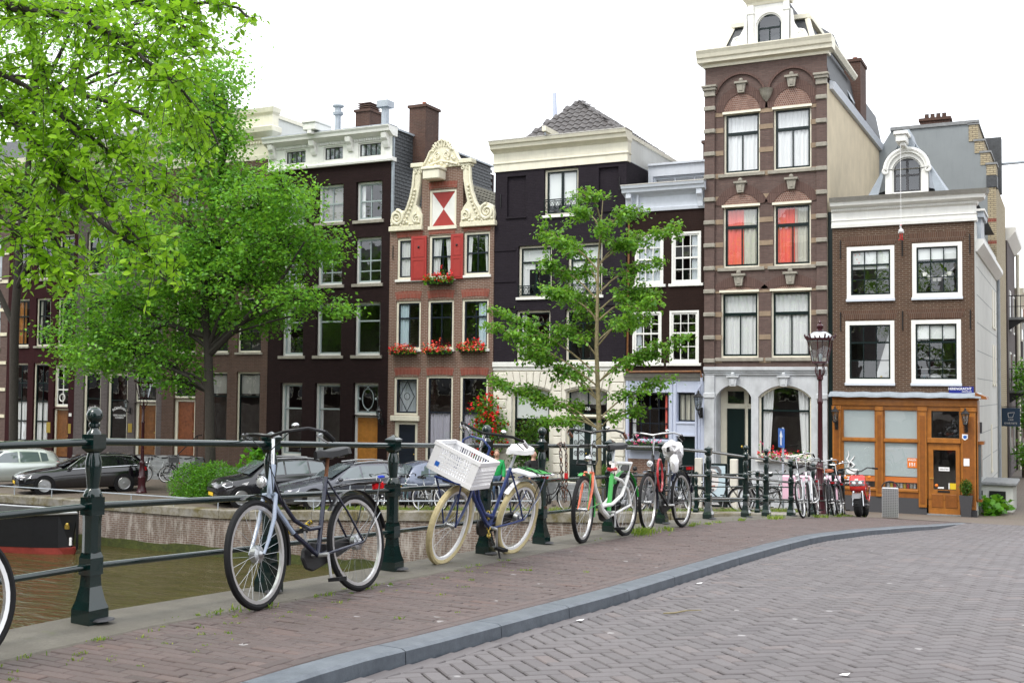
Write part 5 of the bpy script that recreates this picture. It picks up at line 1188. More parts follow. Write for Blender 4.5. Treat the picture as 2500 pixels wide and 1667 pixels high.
# mansard and sloping side
h.part('mansard', MB().add([(-11.15, yf+.3, 15.97), (-7.9, yf+.3, 15.97), (-7.9, yf+11.5, 15.97), (-11.15, yf+11.5, 15.97), (-10.85, yf+.9, 17.0), (-8.25, yf+.9, 17.0), (-8.25, yf+11, 17.0), (-10.85, yf+11, 17.0)], [(0, 1, 5, 4), (1, 2, 6, 5), (2, 3, 7, 6), (3, 0, 4, 7), (4, 5, 6, 7)]), 'slate')
h.part('mansard_trim', MB().tube([(-7.9, yf+.28, 15.97), (-8.25, yf+.88, 17.02)], .10, 4).tube([(-11.15, yf+.28, 15.97), (-10.85, yf+.88, 17.02)], .10, 4).box(-10.95, -8.15, yf+.75, yf+.98, 16.98, 17.14).box(-8.3, -8.1, yf+.98, yf+11, 16.98, 17.12), 'cream_paint')
b = MB()
b.add([(-7.37, yf+.3, 14.62), (-7.37, yf+11.8, 14.62), (-7.62, yf+11.8, 15.9), (-7.62, yf+.3, 15.9), (-7.62, yf+11.8, 14.62)], [(0, 1, 2, 3), (1, 4, 2)]); h.part('side_roof', b, 'slate', fixn=False)
h.part('eaves_trim', MB().prism([(-7.42, 15.74), (-7.34, 15.74), (-7.24, 15.86), (-7.24, 15.92), (-7.5, 15.92)], 'y', yf+.0, yf+5.0), 'cream_paint'); h.part('side_gutter', MB().prism([(-7.40, 14.30), (-7.28, 14.30), (-7.20, 14.52), (-7.40, 14.60)], 'y', yf+.4, yf+12.4), 'blue_white')
h.part('skylight', MB().box(-.45, .45, -.35, .35, -.03, .05).map(lambda p: (-7.55-p.y*.39+.06, yf+4.6+p.x, 15.2+p.y*.92+p.z*.4)), 'zinc')
chimney(h, -7.85, -7.24, yf+5.6, yf+6.9, 14.62, 16.75, 1, flare=.04)
h.part('roof', MB().prism([(yf+.9, 17.0), (yf+11, 17.0), (yf+6, 17.9)], 'x', -10.8, -8.3), 'slate')
# door porch
h.part('porch_back', MB().box(-11.22, -9.98, yf+.62, yf+.66, .75, 4.3), 'cream_paint')
h.part('porch_side', MB().box(-11.26, -11.225, yf+.24, yf+.65, .75, 4.3).box(-9.975, -9.94, yf+.24, yf+.65, .75, 4.3).box(-11.2, -10.0, yf+.24, yf+.61, 4.25, 4.3), 'stone_light'); h.part('porch_floor', MB().box(-11.22, -9.98, yf-.02, yf+.61, .4, .75), 'hard_stone')
for x0, x1 in ((-10.98, -10.36), (-10.24, -9.99)):
    h.part('door', MB().box(x0, x1, yf+.56, yf+.615, .77, 3.42), 'dark_green'); h.part('fanlight', MB().box(x0+.02, x1-.03, yf+.59, yf+.615, 3.60, 4.02), 'car_glass_dark')
h.part('door_knob', MB().ball((-10.44, yf+.53, 2.1), .05, 10), 'brass', smooth=True)
steps(h, -11.3, -9.9, 3, .5, .72, 'stone_light')
h.part('window_box_shelf', MB().box(-9.78, -7.92, yf-.22, yf+.0, 1.66, 1.80), 'white_paint', bevel=.01); h.part('panel', MB().box(-9.7, -7.98, yf-.02, yf-.001, .7, 1.55), 'stone_light', bevel=.01)
for x in (-10.6, -8.85): keystone(h, x, 4.20, .30, 'stone_light')
TALL = h
h = House('narrow_infill', -7.40, -7.25, 'dark green boarded strip filling the gap between the tall house and the cafe', FY+.05, 6., cat='infill panel')
h.part('board', MB().box(-7.395, -7.255, FY+.04, FY+.4, 0, 10.05), 'dark_green')

# ---------------------------------------------------------------- corner cafe
h = House('corner_cafe', -7.25, -2.84, 'corner cafe house of brown brick with white windows over an orange wooden shopfront', FY, 11.)
yf = h.y
S6 = dict(frame='white_paint', sash='dark_green', inset=.0, fw=.13, bar=.028, sill='blue_white', sillx=.02, sill_h=.09, sw=.05)
h.window(-6.78, -5.27, 7.1, 8.83, lay=((.33, 3, 1), (.67, 3, 2)), curtain=[('blind', 'blind', .42)], **S6)
h.window(-4.72, -3.21, 7.1, 8.85, lay=((.33, 3, 1), (.67, 3, 2)), curtain=[('blind', 'blind', .27)], **S6)
h.window(-6.83, -5.28, 4.34, 6.37, lay=((.33, 3, 1), (.67, 3, 2)), **S6); h.window(-4.76, -3.26, 4.34, 6.37, lay=((.33, 3, 1), (.67, 3, 2)), curtain=[('blind', 'blind', .27)], **S6)
MB().add([(-5.95, yf+.35, 4.45), (-5.42, yf+.35, 4.45), (-5.42, yf+.4, 5.95), (-5.5, yf+.38, 6.0)], [(0, 1, 2, 3)]).build('drape', 'curtain_white', h.root, fixn=False)
h.part('seat_cushion', MB().ball((-5.75, yf+.5, 4.55), .16, 10, sz=.5), 'yellow', smooth=True)
for z in (4.6, 4.8): h.part('guard_bar', MB().tube([(-4.62, yf+.3, z), (-3.4, yf+.3, z)], .012, 6), 'alu')
h.part('white_bowl', MB().ball((-4.1, yf+.5, 4.52), .2, 10, sz=.6), 'plastic_white', smooth=True); h.part('bottle', MB().lathe([(.05, 4.4), (.05, 4.56), (.02, 4.62), (.02, 4.66)], 8, (-4.42, yf+.45, 0)), 'bike_teal', smooth=True)
# pennant and bunting behind the glass
MB().add([(-6.62, yf+.11, 8.62), (-6.27, yf+.11, 8.64), (-6.42, yf+.11, 8.18)], [(0, 1, 2)]).build('pennant', 'white_print', h.root, fixn=False)
for k in range(3): MB().add([(-6.60+.02+.07*k, yf+.106, 8.50-.08*k), (-6.52+.05*k, yf+.106, 8.62-.03*k), (-6.40+.0*k+.04, yf+.106, 8.62-.16*k) , (-6.47+.02*k, yf+.106, 8.50-.12*k)], [(0, 1, 2, 3)]).build('pennant_stripe', 'sign_road', h.root, fixn=False)
for x, z in ((-6.52, 8.56), (-6.38, 8.58), (-6.47, 8.42), (-6.40, 8.30)): MB().ball((x, yf+.105, z), .018, 6).build('pennant_heart', 'petal_red', h.root)
b = MB(); bp = []
for k in range(8):
    t = k/7; x = -4.5+1.05*t; z = 8.05-.32*math.sin(PI*t); bp.append((x, yf+.11, z))
b.tube(bp, .006, 4); h.part('bunting_string', b, 'white_print')
for k in range(1, 7):
    x, y, z = bp[k]; h.part('bunting_flag', MB().add([(x-.07, y-.004, z), (x+.07, y-.004, z), (x+.05, y-.004, z-.12), (x-.05, y-.004, z-.12)], [(0, 1, 2, 3)]), 'petal_white' if k % 3 else 'curtain_cream', fixn=False)
# shopfront openings
SF = [(-6.92, -5.88, 2.52, 3.48), (-6.92, -5.88, .92, 2.44), (-5.62, -4.57, 2.52, 3.48), (-5.62, -4.57, .92, 2.44), (-4.16, -3.33, 2.60, 3.46)]
h.wall(3.96, 9.5, 'brick_cafe')
b = MB(); wall_face(b, h.x0, h.x1+.03, .66, 3.60, yf-.04, SF+[(-4.28, -3.30, .66, 2.48)], .10); wd = h.part('shopfront', b, 'wood_cafe', fixn=False)
for i, (x0, x1, z0, z1) in enumerate(SF):
    w = h.part('window', MB().box(x0, x0+.03, yf-.02, yf+.04, z0, z1).box(x1-.03, x1, yf-.02, yf+.04, z0, z1).box(x0, x1, yf-.018, yf+.04, z0, z0+.03).box(x0, x1, yf-.018, yf+.04, z1-.03, z1), 'dark_green' if i == 4 else 'wood_cafe')
    if i < 4: MB().box(x0+.03, x1-.03, yf+.020, yf+.024, (1.33 if i in (1, 3) else z0+.03), z1-.03).build('frosted_film', 'frosted', w)
    MB().add([(x0+.02, yf+.008, z0+.02), (x1-.02, yf+.008, z0+.02), (x1-.02, yf+.008, z1-.02), (x0+.02, yf+.008, z1-.02)], [(0, 1, 2, 3)]).build('pane', 'glass', w, fixn=False)
    if i in (1, 3): MB().box(x0+.03, x1-.03, yf+.010, yf+.016, 1.14, 1.31).build('orange_strip', 'orange_print', w)
for x0, x1 in ((-7.24, -6.98), (-5.86, -5.64), (-4.55, -4.30), (-3.27, -2.84)):
    z0 = .66 if x0 < -5 else .38
    h.part('pilaster', MB().box(x0, x1, yf-.11, yf-.041, z0, 3.44).box(x0-.02, x1+.02, yf-.14, yf-.041, 3.44, 3.58), 'wood_cafe', bevel=.012)
    if x1-x0 > .22: h.part('pilaster_panel', MB().box(x0+.05, x1-.05, yf-.122, yf-.109, z0+.12, 3.3), 'wood_cafe_dark', bevel=.006)
for x0, x1 in ((-6.96, -5.86), (-5.64, -4.56)):
    h.part('mullion', MB().box(x0, x1, yf-.075, yf-.039, 2.43, 2.53), 'wood_cafe', bevel=.01); h.part('window_ledge', MB().box(x0, x1, yf-.10, yf-.039, .84, .93), 'wood_cafe', bevel=.012); h.part('apron', MB().box(x0, x1, yf-.06, yf-.039, .66, .84), 'wood_cafe_dark')
h.part('transom', MB().box(-4.29, -3.28, yf-.09, yf-.039, 2.44, 2.60), 'wood_cafe', bevel=.012)
h.part('frieze', MB().box(h.x0, h.x1+.06, yf-.10, yf+.02, 3.60, 3.80), 'wood_cafe', bevel=.01)
h.part('frieze', MB().prism([(yf-.10, 3.80), (yf-.22, 3.86), (yf+.02, 3.86)], 'x', h.x0, h.x1+.1), 'wood_cafe_dark')
b = MB(); vs = []
for i in range(40):
    x = -7.33+i*(4.66/39); s_ = .012*math.sin(i*.9)+.008*random.random(); vs += [(x, yf+.0, 4.04+s_), (x, yf-.30, 3.93+s_), (x, yf-.31, 3.87+s_)]
b.add(vs, [(3*i+j, 3*i+j+1, 3*i+4+j, 3*i+3+j) for i in range(39) for j in range(2)]); h.part('lead_flashing', b, 'lead', smooth=True, fixn=False)
h.part('flashing_return', MB().prism([(-2.84, 3.86), (-2.5, 3.84), (-2.52, 3.92), (-2.84, 4.06)], 'y', yf-.30, yf+.75), 'wood_cafe_dark')
h.part('plinth', MB().box(h.x0, -4.31, yf-.07, yf-.012, 0, .655), 'planter_grey'); h.part('plinth', MB().box(-3.28, h.x1+.03, yf-.10, yf-.012, 0, .37), 'planter_grey')
# door with glass
b = MB(); dx0, dx1 = -4.26, -3.32
b.box(dx0, dx0+.15, yf-.02, yf+.03, .2, 2.43); b.box(dx1-.12, dx1, yf-.02, yf+.03, .2, 2.43); b.box(dx0+.15, dx1-.12, yf-.02, yf+.03, 2.22, 2.43); b.box(dx0+.15, dx1-.12, yf-.02, yf+.03, .2, .97)
dr = h.part('door', b, 'wood_cafe'); MB().add([(dx0+.14, yf+.01, .95), (dx1-.11, yf+.01, .95), (dx1-.11, yf+.01, 2.24), (dx0+.14, yf+.01, 2.24)], [(0, 1, 2, 3)]).build('pane', 'glass', dr, fixn=False)
for x0, x1 in ((dx0+.10, -3.82), (-3.76, dx1-.08)): MB().box(x0, x1, yf-.036, yf-.019, .40, .82).build('door_panel', 'wood_cafe_dark', dr, bevel=.012)
MB().box(-3.98, -3.62, yf-.035, yf-.019, .88, .94).build('letter_slot', 'black_paint', dr); MB().tube([(-4.22, yf-.05, 1.32), (-4.10, yf-.06, 1.32)], .012, 6).build('door_handle', 'brass', dr)
s_ = MB().box(-3.95, -3.63, yf-.003, yf+.001, 1.56, 1.68).build('open_card', 'white_print', dr); text('lettering', 'GESLOTEN', .055, (-3.79, yf-.006, 1.60), UP, 'black_print', dr)
MB().box(-3.62, -3.43, yf-.003, yf+.001, .99, 1.18).build('sticker', 'yellow', dr); MB().ball((-4.02, yf, 1.09), .055, 10).build('sticker', 'orange_print', dr); MB().box(-3.98, -3.80, yf-.003, yf+.001, 1.0, 1.05).build('sticker', 'white_print', dr)
MB().box(-3.66, -3.63, yf-.003, yf+.001, .99, 1.18).build('sticker', 'white_print', dr)
h.part('threshold', MB().box(-4.3, -3.28, yf-.14, yf+.06, .0, .2), 'hard_stone')
for x, z0, z1 in ((-3.24, 2.55, 2.74),): h.part('shield_plate', MB().prism([(x, z1), (x+.17, z1), (x+.17, z0+.06), (x+.085, z0), (x, z0+.06)], 'y', yf-.13, yf-.123), 'white_print'); h.part('shield_emblem', MB().prism([(x+.04, z1-.04), (x+.13, z1-.04), (x+.14, z0+.08), (x+.085, z0+.05), (x+.03, z0+.08)], 'y', yf-.136, yf-.131), 'sign_road')
h.part('menu_card', MB().box(-3.2, -3.03, yf-.135, yf-.123, 1.75, 1.98), 'white_print')
st = h.part('orange_poster', MB().box(-4.90, -4.60, yf+.002, yf+.006, 1.62, 1.93), 'orange_print')
text('lettering', 'KALDI', .085, (-4.75, yf-.003, 1.845), UP, 'white_print', st, bold=.002); text('lettering', '151', .15, (-4.75, yf-.003, 1.68), UP, 'white_print', st, bold=.004)
# steaming cup emblem and the name below it
e = empty('cup_emblem', (-6.6, yf, 1.5)); e.parent = h.root; e.location = (-6.6-(-5.045), 0, 0); ORG[e.name] = ORG[h.root.name]
e.location = (0, 0, 0)
b = MB(); b.prism([(-6.84, 1.52), (-6.46, 1.52), (-6.50, 1.40), (-6.58, 1.35), (-6.72, 1.35), (-6.80, 1.40)], 'y', yf-.002, yf+.004); b.tube([(-6.47, yf, 1.50), (-6.42, yf, 1.48), (-6.44, yf, 1.41), (-6.51, yf, 1.40)], .014, 5)
b.build('cup', 'white_print', e)
for p in ([(-6.76, 1.56), (-6.72, 1.70), (-6.80, 1.82), (-6.73, 1.95), (-6.76, 2.12)], [(-6.64, 1.56), (-6.56, 1.64), (-6.68, 1.76), (-6.60, 1.86), (-6.55, 1.94)]): MB().tube([(x, yf, z) for x, z in p], [.022, .03, .026, .018, .008], 6).build('steam', 'white_print', e, smooth=True)
text('lettering', 'kaldi', .24, (-6.88, yf-.002, 1.15), UP, 'white_print', h.root, align='LEFT', bold=.006); text('lettering', 'coffee & tea', .12, (-6.86, yf-.002, 1.02), UP, 'white_print', h.root, align='LEFT')
for k, x in enumerate(np.linspace(-5.52, -4.7, 9)): h.part('shelf_jar', MB().lathe([(.045, .95), (.045, 1.08), (.03, 1.1)], 8, (x, yf+.18, 0)), ['plastic_white', 'yellow', 'plastic_red', 'curtain_cream'][k % 4])
# street name plate
sg = h.part('street_sign', MB().box(-3.63, -2.90, yf-.03, yf-.003, 4.03, 4.24), 'sign_blue'); text('lettering', 'HERENGRACHT', .105, (-2.96, yf-.034, 4.135), UP, 'white_print', sg, align='RIGHT', sx=.92, bold=.002); text('lettering', 'CENTRUM', .062, (-2.96, yf-.034, 4.06), UP, 'white_print', sg, align='RIGHT')
for x0, x1, z in ((-6.80, -5.25, 8.86), (-4.74, -3.19, 8.88), (-6.85, -5.26, 6.40), (-4.78, -3.24, 6.40)): h.lintel(x0, x1, z, z+.30, 'brick_lintel_brown', .14, arch=.03)
for x in (-6.98, -5.02, -2.98):
    for z in (8.45, 6.05): h.anchor(x, z, z+.62)
h.shell(9.5, 'stucco_side', left='brick_cafe', floors=(3.8, 6.7))
h.cornice([(.02, 9.48), (.08, 9.48), (.09, 9.58), (.06, 9.60), (.06, 9.70), (.09, 9.72), (.05, 9.74), (.05, 9.98), (.10, 10.02), (.12, 10.10), (.30, 10.18), (.33, 10.30), (.37, 10.31)], 'white_paint', ret=.4, retl=.02); h.cornice([(.375, 10.31), (.42, 10.40), (.44, 10.44), (.3, 10.46), (0, 10.46)], 'cornice_grey', 'gutter', ret=.45, retl=.03)
for k in range(72): h.part('dentil', MB().box(-7.2+k*.0605, -7.2+k*.0605+.035, yf-.145, yf-.10, 10.03, 10.085), 'white_paint')
# arched dormer, lead cheeks, hoist beam
d9 = House.__new__(House); d9.x0, d9.x1, d9.y, d9.depth, d9.root, d9.ops, d9.arch = -5.62, -4.16, yf+.12, 3, h.root, [], {}
d9.window(-5.34, -4.42, 10.54, 11.72, 'white_paint', 'planter_grey', ((.5, 2, 1), (.5, 2, 1)), fw=.04, inset=.06, bar=.08, sill=None, arch=.42)
b = MB(); P = arc_pts(-5.56, -4.22, 11.95, .60); wall_face(b, -5.56, -4.22, 10.46, 11.34, d9.y, [(-5.34, -4.42, 10.54, 11.34)], .2)
Q = arc_pts(-5.34, -4.42, 11.72, .42)
for (a, c), (d, e_), (f, g), (k, l) in zip(P[:-1], P[1:], Q[:-1], Q[1:]): b.add([(a, d9.y, c), (d, d9.y, e_), (k, d9.y, l), (f, d9.y, g)], [(0, 1, 2, 3)])
h.part('dormer_front', b, 'white_paint', fixn=False)
b = MB(); b.tube([(x, d9.y-.03, z) for x, z in arc_pts(-5.56, -4.22, 11.97, .62, 20)], .075, 8); b.tube([(x, d9.y-.05, z) for x, z in arc_pts(-5.48, -4.30, 11.88, .55, 20)], .035, 6); spiral(b, -5.54, 11.28, .10, 1.6, d9.y-.05, .04, 1, PI/2); spiral(b, -4.24, 11.28, .10, 1.6, d9.y-.05, .04, -1, PI/2); h.part('dormer_arch', b, 'white_paint', smooth=True)
h.part('dormer_roof', MB().prism([(-5.5, 10.5), (-5.5, 11.35), (-5.2, 11.8), (-4.89, 11.9), (-4.58, 11.8), (-4.28, 11.35), (-4.28, 10.5)], 'y', yf+.62, yf+3), 'lead'); h.part('dormer_interior', MB().box(-5.5, -4.28, yf+.58, yf+.61, 10.48, 11.8).box(-5.53, -5.45, yf+.2, yf+.6, 10.48, 11.5).box(-4.33, -4.25, yf+.2, yf+.6, 10.48, 11.5).prism([(-5.5, 11.5), (-5.2, 11.82), (-4.89, 11.93), (-4.58, 11.82), (-4.28, 11.5), (-4.58, 11.76), (-4.89, 11.86), (-5.2, 11.76)], 'y', yf+.2, yf+.6), 'planter_grey')
rt = (-4.89, 10.95)
h.part('roof', MB().prism([(-7.2, 10.42), (-2.9, 10.42), rt], 'y', yf+.9, yf+10.8), 'slate'); b = MB()
for sgn, x in ((-1, -6.15), (1, -3.65)): b.add([(x, yf+.16, 10.46), (x-sgn*.35, yf+.14, 10.46), (-4.89+sgn*.62, yf+.16, 11.6), (-4.89+sgn*.12, yf+.2, 12.35), (-4.89+sgn*.30, yf+.22, 12.05), (x+sgn*.08, yf+.7, 10.5), (-4.89+sgn*.2, yf+.9, 12.3)], [(0, 1, 2), (0, 2, 4), (2, 3, 4), (0, 4, 6, 5)])
h.part('lead_sheets', b, 'lead', fixn=False)
h.part('dormer_peak', MB().prism([(-5.15, 12.0), (-4.63, 12.0), (-4.80, 12.62), (-4.98, 12.62)], 'y', yf+.14, yf+1.4), 'lead')
h.part('hoist_beam', MB().box(-5.14, -4.82, yf-.55, yf+.5, 12.1, 12.32).box(-5.2, -4.76, yf-.6, yf+.5, 12.32, 12.44).box(-5.02, -4.86, yf-.45, yf+.2, 11.98, 12.1), 'white_paint', bevel=.02)
h.part('hoist_cord', MB().tube([(-5.0, yf-.5, 12.0), (-5.0, yf-.42, 9.4)], .007, 5), 'white_print')
st = MB(); st.ball((-5.0, yf-.42, 9.22), .085, 10, sz=.9); st.tube([(-5.0, yf-.42, 9.28), (-5.02, yf-.44, 9.38), (-4.99, yf-.46, 9.43)], .03, 7); st.box(-5.09, -4.91, yf-.44, yf-.40, 9.16, 9.2)
r = empty('stork_ornament', (-5.0, yf-.42, 9.0), label='small white stork figure with red legs hanging on a cord before the cafe front', cat='ornament', world=True)
st.build('body', 'plastic_white', r, smooth=True); MB().tube([(-5.03, yf-.42, 9.16), (-5.03, yf-.42, 8.95), (-5.08, yf-.44, 8.93)], .012, 5).tube([(-4.97, yf-.42, 9.16), (-4.97, yf-.42, 8.93), (-4.93, yf-.44, 8.93)], .012, 5).build('leg', 'plastic_red', r); MB().tube([(-4.99, yf-.47, 9.42), (-5.0, yf-.55, 9.36)], [.014, .004], 5).build('beak', 'plastic_red', r)
# white side wall on the side street
Xs = h.x1
b = MB()
for k in range(9):
    z = .9+k*.9; b.box(Xs-.002, Xs+.004, yf+.8, yf+10.9, z, z+.018)
h.part('plaster_joint', b, 'stucco_grey')
for y0, z0, z1 in ((8.2, 4.4, 5.9), (9.4, 4.4, 5.9), (8.2, 6.6, 8.0), (9.4, 6.6, 8.0), (6.9, 1.2, 2.9)):
    h.part('side_window', MB().box(Xs-.01, Xs+.04, yf+y0-.08, yf+y0+.72, z0-.08, z0).box(Xs-.01, Xs+.02, yf+y0, yf+y0+.64, z0, z1), 'cream_paint')
h.part('eaves_gutter', MB().prism([(Xs-.02, 8.55), (Xs+.05, 8.55), (Xs+.25, 8.80), (Xs+.25, 8.95), (Xs-.02, 8.95)], 'y', yf+.35, yf+10.9), 'white_paint'); h.part('side_dormer', MB().box(Xs-.1, Xs+.12, yf+1.2, yf+2.6, 8.96, 9.75).box(Xs-.1, Xs+.2, yf+1.1, yf+2.7, 9.75, 9.95), 'zinc')
h.part('side_dormer_trim', MB().box(Xs-.1, Xs+.24, yf+1.05, yf+2.75, 9.95, 10.02), 'white_paint')
h.part('side_shopfront', MB().box(Xs-.01, Xs+.06, yf-.04, yf+.75, .66, 3.8), 'wood_cafe'); h.part('side_shopfront', MB().box(Xs+.0, Xs+.22, yf+.1, yf+.72, 2.42, 2.52).box(Xs, Xs+.16, yf+.14, yf+.70, .62, .70), 'wood_cafe_dark'); h.part('display_case', MB().box(Xs+.055, Xs+.14, yf+.16, yf+.68, .71, 2.42), 'car_glass')
h.part('downpipe', MB().tube([(Xs+.08, yf+10.8, 8.6), (Xs+.08, yf+10.8, .2)], .06, 8), 'zinc', smooth=True)
h.part('junction_box', MB().box(Xs, Xs+.10, yf+1.0, yf+1.25, 2.75, 3.1), 'planter_grey')
CAFE = h
for x, lab in ((-7.1, 'small black wall lantern on the orange pilaster nearest the dark infill strip'), (-3.12, 'small black wall lantern beside the cafe door under the street name sign')): wall_lantern((x, FY-.12, 3.02), lab, 1.0)
wall_lantern((-11.72, FY-.10, 3.35), 'large black wall lantern between the pale blue shopfront and the arched stone porch', 1.25)
wall_lantern((-24.95, FY-.02, 2.75), 'black wall lantern beside the orange wooden door', 1.0)
wall_lantern((-38.62, FY-.02, 2.95), 'dark wall lantern beside the lettered shop window', .9)

# ---------------------------------------------------------------- side street behind the cafe
y0 = FY+11.2; Xf = -2.86
h = House('stepped_gable_house', -10.5, Xf, 'yellow brick stepped gable house with bare grey side wall rising behind the cafe', y0, 7., cat='house')
prof = [(-10.4, 0), (Xf, 0), (Xf, 12.9), (Xf-.0, 13.35), (Xf-.22, 13.35), (Xf-.22, 13.85), (Xf-.44, 13.85), (Xf-.44, 14.35), (Xf-.66, 14.35), (Xf-.66, 15.1), (-6.9, 15.1), (-10.4, 9.5)]
h.part('side_wall', MB().prism(prof, 'y', y0, y0+.25), 'stucco_grey')
for k, (dx, z0, z1) in enumerate(((.0, 12.9, 13.35), (.22, 13.35, 13.85), (.44, 13.85, 14.35), (.66, 14.35, 15.05))):
    x1 = Xf-dx+.02; h.part('gable_step', MB().box(x1-.36, x1, y0-.025, y0+1.0+k*1.2, z0+.01, z1), 'brick_yellow'); h.part('step_cap', MB().box(x1-.40, x1+.05, y0-.06, y0+1.0+k*1.2, z1, z1+.08), 'hard_stone')
h.part('quoin', MB().box(Xf-.30, Xf+.02, y0-.03, y0+.002, 0, 12.4), 'brick_yellow'); h.part('pier_block', MB().box(Xf-.34, Xf+.06, y0-.07, y0+.6, 12.42, 12.88), 'slate')
for z in (11.0, 10.1, 6.3): h.part('orange_band', MB().box(Xf-.302, Xf+.024, y0-.034, y0, z, z+.14), 'brick_lintel_red')
h.part('coping', MB().box(-6.95, Xf-.6, y0-.06, y0+.35, 15.1, 15.24), 'hard_stone')
chimney(h, -5.75, -4.6, y0+.0, y0+.6, 15.2, 15.50, 4, pot='brick_chimney')
b = MB().box(Xf-.25, Xf, y0+.26, y0+6.9, 0, 12.6); h.part('street_front', b, 'brick_yellow'); h.part('back_body', MB().box(-10.4, Xf-.26, y0+.26, y0+6.9, 0, 12.4), 'slate')
h.part('gable_shaft', MB().box(Xf-.7, Xf+.08, y0+2.6, y0+3.2, 12.6, 15.0), 'slate'); h.part('hoist_bar', MB().tube([(Xf, y0+3.0, 13.9), (Xf+2.3, y0+3.0, 13.95)], .06, 6), 'zinc'); h.part('hoist_hook', MB().tube([(Xf+1.6, y0+3, 13.9), (Xf+1.6, y0+3, 13.6), (Xf+1.66, y0+3, 13.52), (Xf+1.58, y0+3, 13.46)], .02, 5), 'chrome')
def street_house(name, ya, yb, x, z1, mat, label, bal=(), trim='white_paint', left=-9.):
    h = House(name, left, x, label, ya, yb-ya)
    h.part('body', MB().box(left, x, ya+.02, yb-.02, 0, z1), mat)
    h.part('cornice', MB().prism([(x-.1, z1-.5), (x+.02, z1-.5), (x+.35, z1-.1), (x+.38, z1+.1), (x-.1, z1+.1)], 'y', ya, yb), trim)
    for k in range(4):
        for j in range(2):
            yy = ya+(yb-ya)*(j+.5)/2; z = 1.2+k*2.9
            if z+1.8 < z1: w = h.part('window', MB().box(x-.01, x+.04, yy-.55, yy+.55, z, z+1.9), trim); MB().box(x+.03, x+.05, yy-.45, yy+.45, z+.1, z+1.8).build('pane', 'car_glass', w)
    for z in bal:
        b = MB(); b.box(x, x+.75, ya+.8, ya+3.2, z-.12, z); h.part('balcony_slab', b, 'hard_stone'); b = MB()
        for yy in np.arange(ya+.85, ya+3.2, .2): b.tube([(x+.72, yy, z), (x+.72, yy, z+1.)], .015, 4)
        for xx in np.arange(x+.1, x+.75, .2): b.tube([(xx, ya+.85, z), (xx, ya+.85, z+1.)], .015, 4)
        b.tube([(x, ya+.85, z+1.), (x+.72, ya+.85, z+1.), (x+.72, ya+3.2, z+1.)], .025, 5); b.tube([(x, ya+.85, z+.5), (x+.72, ya+.85, z+.5)], .015, 4); h.part('balcony_railing', b, 'black_paint'); h.part('balcony_corbel', MB().prism([(x, z-.6), (x+.15, z-.5), (x+.7, z-.12), (x, z-.12)], 'y', ya+.9, ya+1.1), 'black_paint')
    return h
sh = street_house('side_street_house', y0+7, y0+14, -2.8, 11.6, 'brick_greybrown', 'yellow and orange banded brick house with iron balconies in the side street', (4.2, 7.6)); sh.part('downpipe', MB().tube([(-2.65, y0+13.9, 11.2), (-2.65, y0+13.9, .2)], .09, 8), 'cream_paint', smooth=True)
street_house('side_street_house', y0+14, y0+22, -2.75, 9.4, 'brick_dark', 'dark brick house further down the side street past the balconies', trim='cream_paint')
street_house('side_street_house', y0+22, y0+32, -2.7, 8.2, 'stucco_side', 'pale plastered house further down the side street', trim='white_paint')
street_house('side_street_house', y0+32, y0+50, -2.6, 10.2, 'brick_gable', 'brown brick house at the far end of the side street', trim='cream_paint')
e = House('closing_house', -3, 9, 'brick house closing the end of the side street', y0+62, 8.)
for x in (-1.5, .3, 2.2): 
    for z in (1.5, 4.6): e.window(x, x+1.1, z, z+2, lay=T2)
e.wall(-.1, 8, 'brick_h3'); e.shell(8, 'brick_h3'); e.cornice([(.02, 8), (.3, 8.2), (.35, 8.4)], 'white_paint')
# hanging signs
def hang_sign(loc, w_, hh, lines, label, mat='sign_navy', arm=None, icon=False):
    r = empty('hanging_sign', loc, label=label, cat='sign'); 
    MB().box(0, w_, -.03, .03, -hh, 0).build('board', mat, r, bevel=.006); MB().tube([(-.15, 0, .05), (w_+.02, 0, .05)], .018, 6).build('bracket', 'black_paint', r)
    for t, sz, z in lines: text('lettering', t, sz, (w_/2, -.034, z), UP, 'white_print', r)
    if icon:
        b = MB(); b.tube([(w_*.35, -.036, -.16*hh*2), (w_*.37, -.036, -hh*.52), (w_*.60, -.036, -hh*.52), (w_*.70, -.036, -.12*hh*2), (w_*.34, -.036, -.14*hh*2)], .012, 5, True); b.build('cup_icon', 'white_print', r)
hang_sign((-2.80, y0+1.6, 3.45), .70, .76, [('CAFE', .085, -.52), ("D'ARTISTE", .105, -.67)], 'navy hanging sign with a white cup, on the side street wall', icon=True)
hang_sign((-2.6, y0+15, 2.95), 1.0, .6, [('la cuisine', .2, -.3)], 'black hanging sign with white script further down the side street', 'black_print')

# ---------------------------------------------------------------- the photographer's side of the canal (seen in the window panes)
def plain_house(x0, x1, z1, mat, label, yb=-9.5):
    r = empty('opposite_house', ((x0+x1)/2, yb, 0), label=label, cat='house', group='houses on the photographer side of the canal', world=True)
    MB().box(x0+.01, x1-.01, yb-8, yb, 0, z1).build('wall', mat, r); MB().prism([(yb-8, z1), (yb, z1), (yb-4, z1+2.5)], 'x', x0+.02, x1-.02).build('roof', 'slate', r)
    MB().box(x0, x1, yb, yb+.35, z1-.5, z1).build('cornice', 'cream_paint', r)
    n = 3; w = (x1-x0)/n
    for i in range(n):
        for k in range(4):
            z = 3.2+k*3.0
            if z+2 < z1-.6: a = MB().box(x0+w*i+.35, x0+w*(i+1)-.35, yb+.0, yb+.05, z, z+2).build('window', 'cream_paint', r); MB().box(x0+w*i+.45, x0+w*(i+1)-.45, yb+.051, yb+.06, z+.1, z+1.9).build('pane', 'car_glass_dark', a)
x = -62.
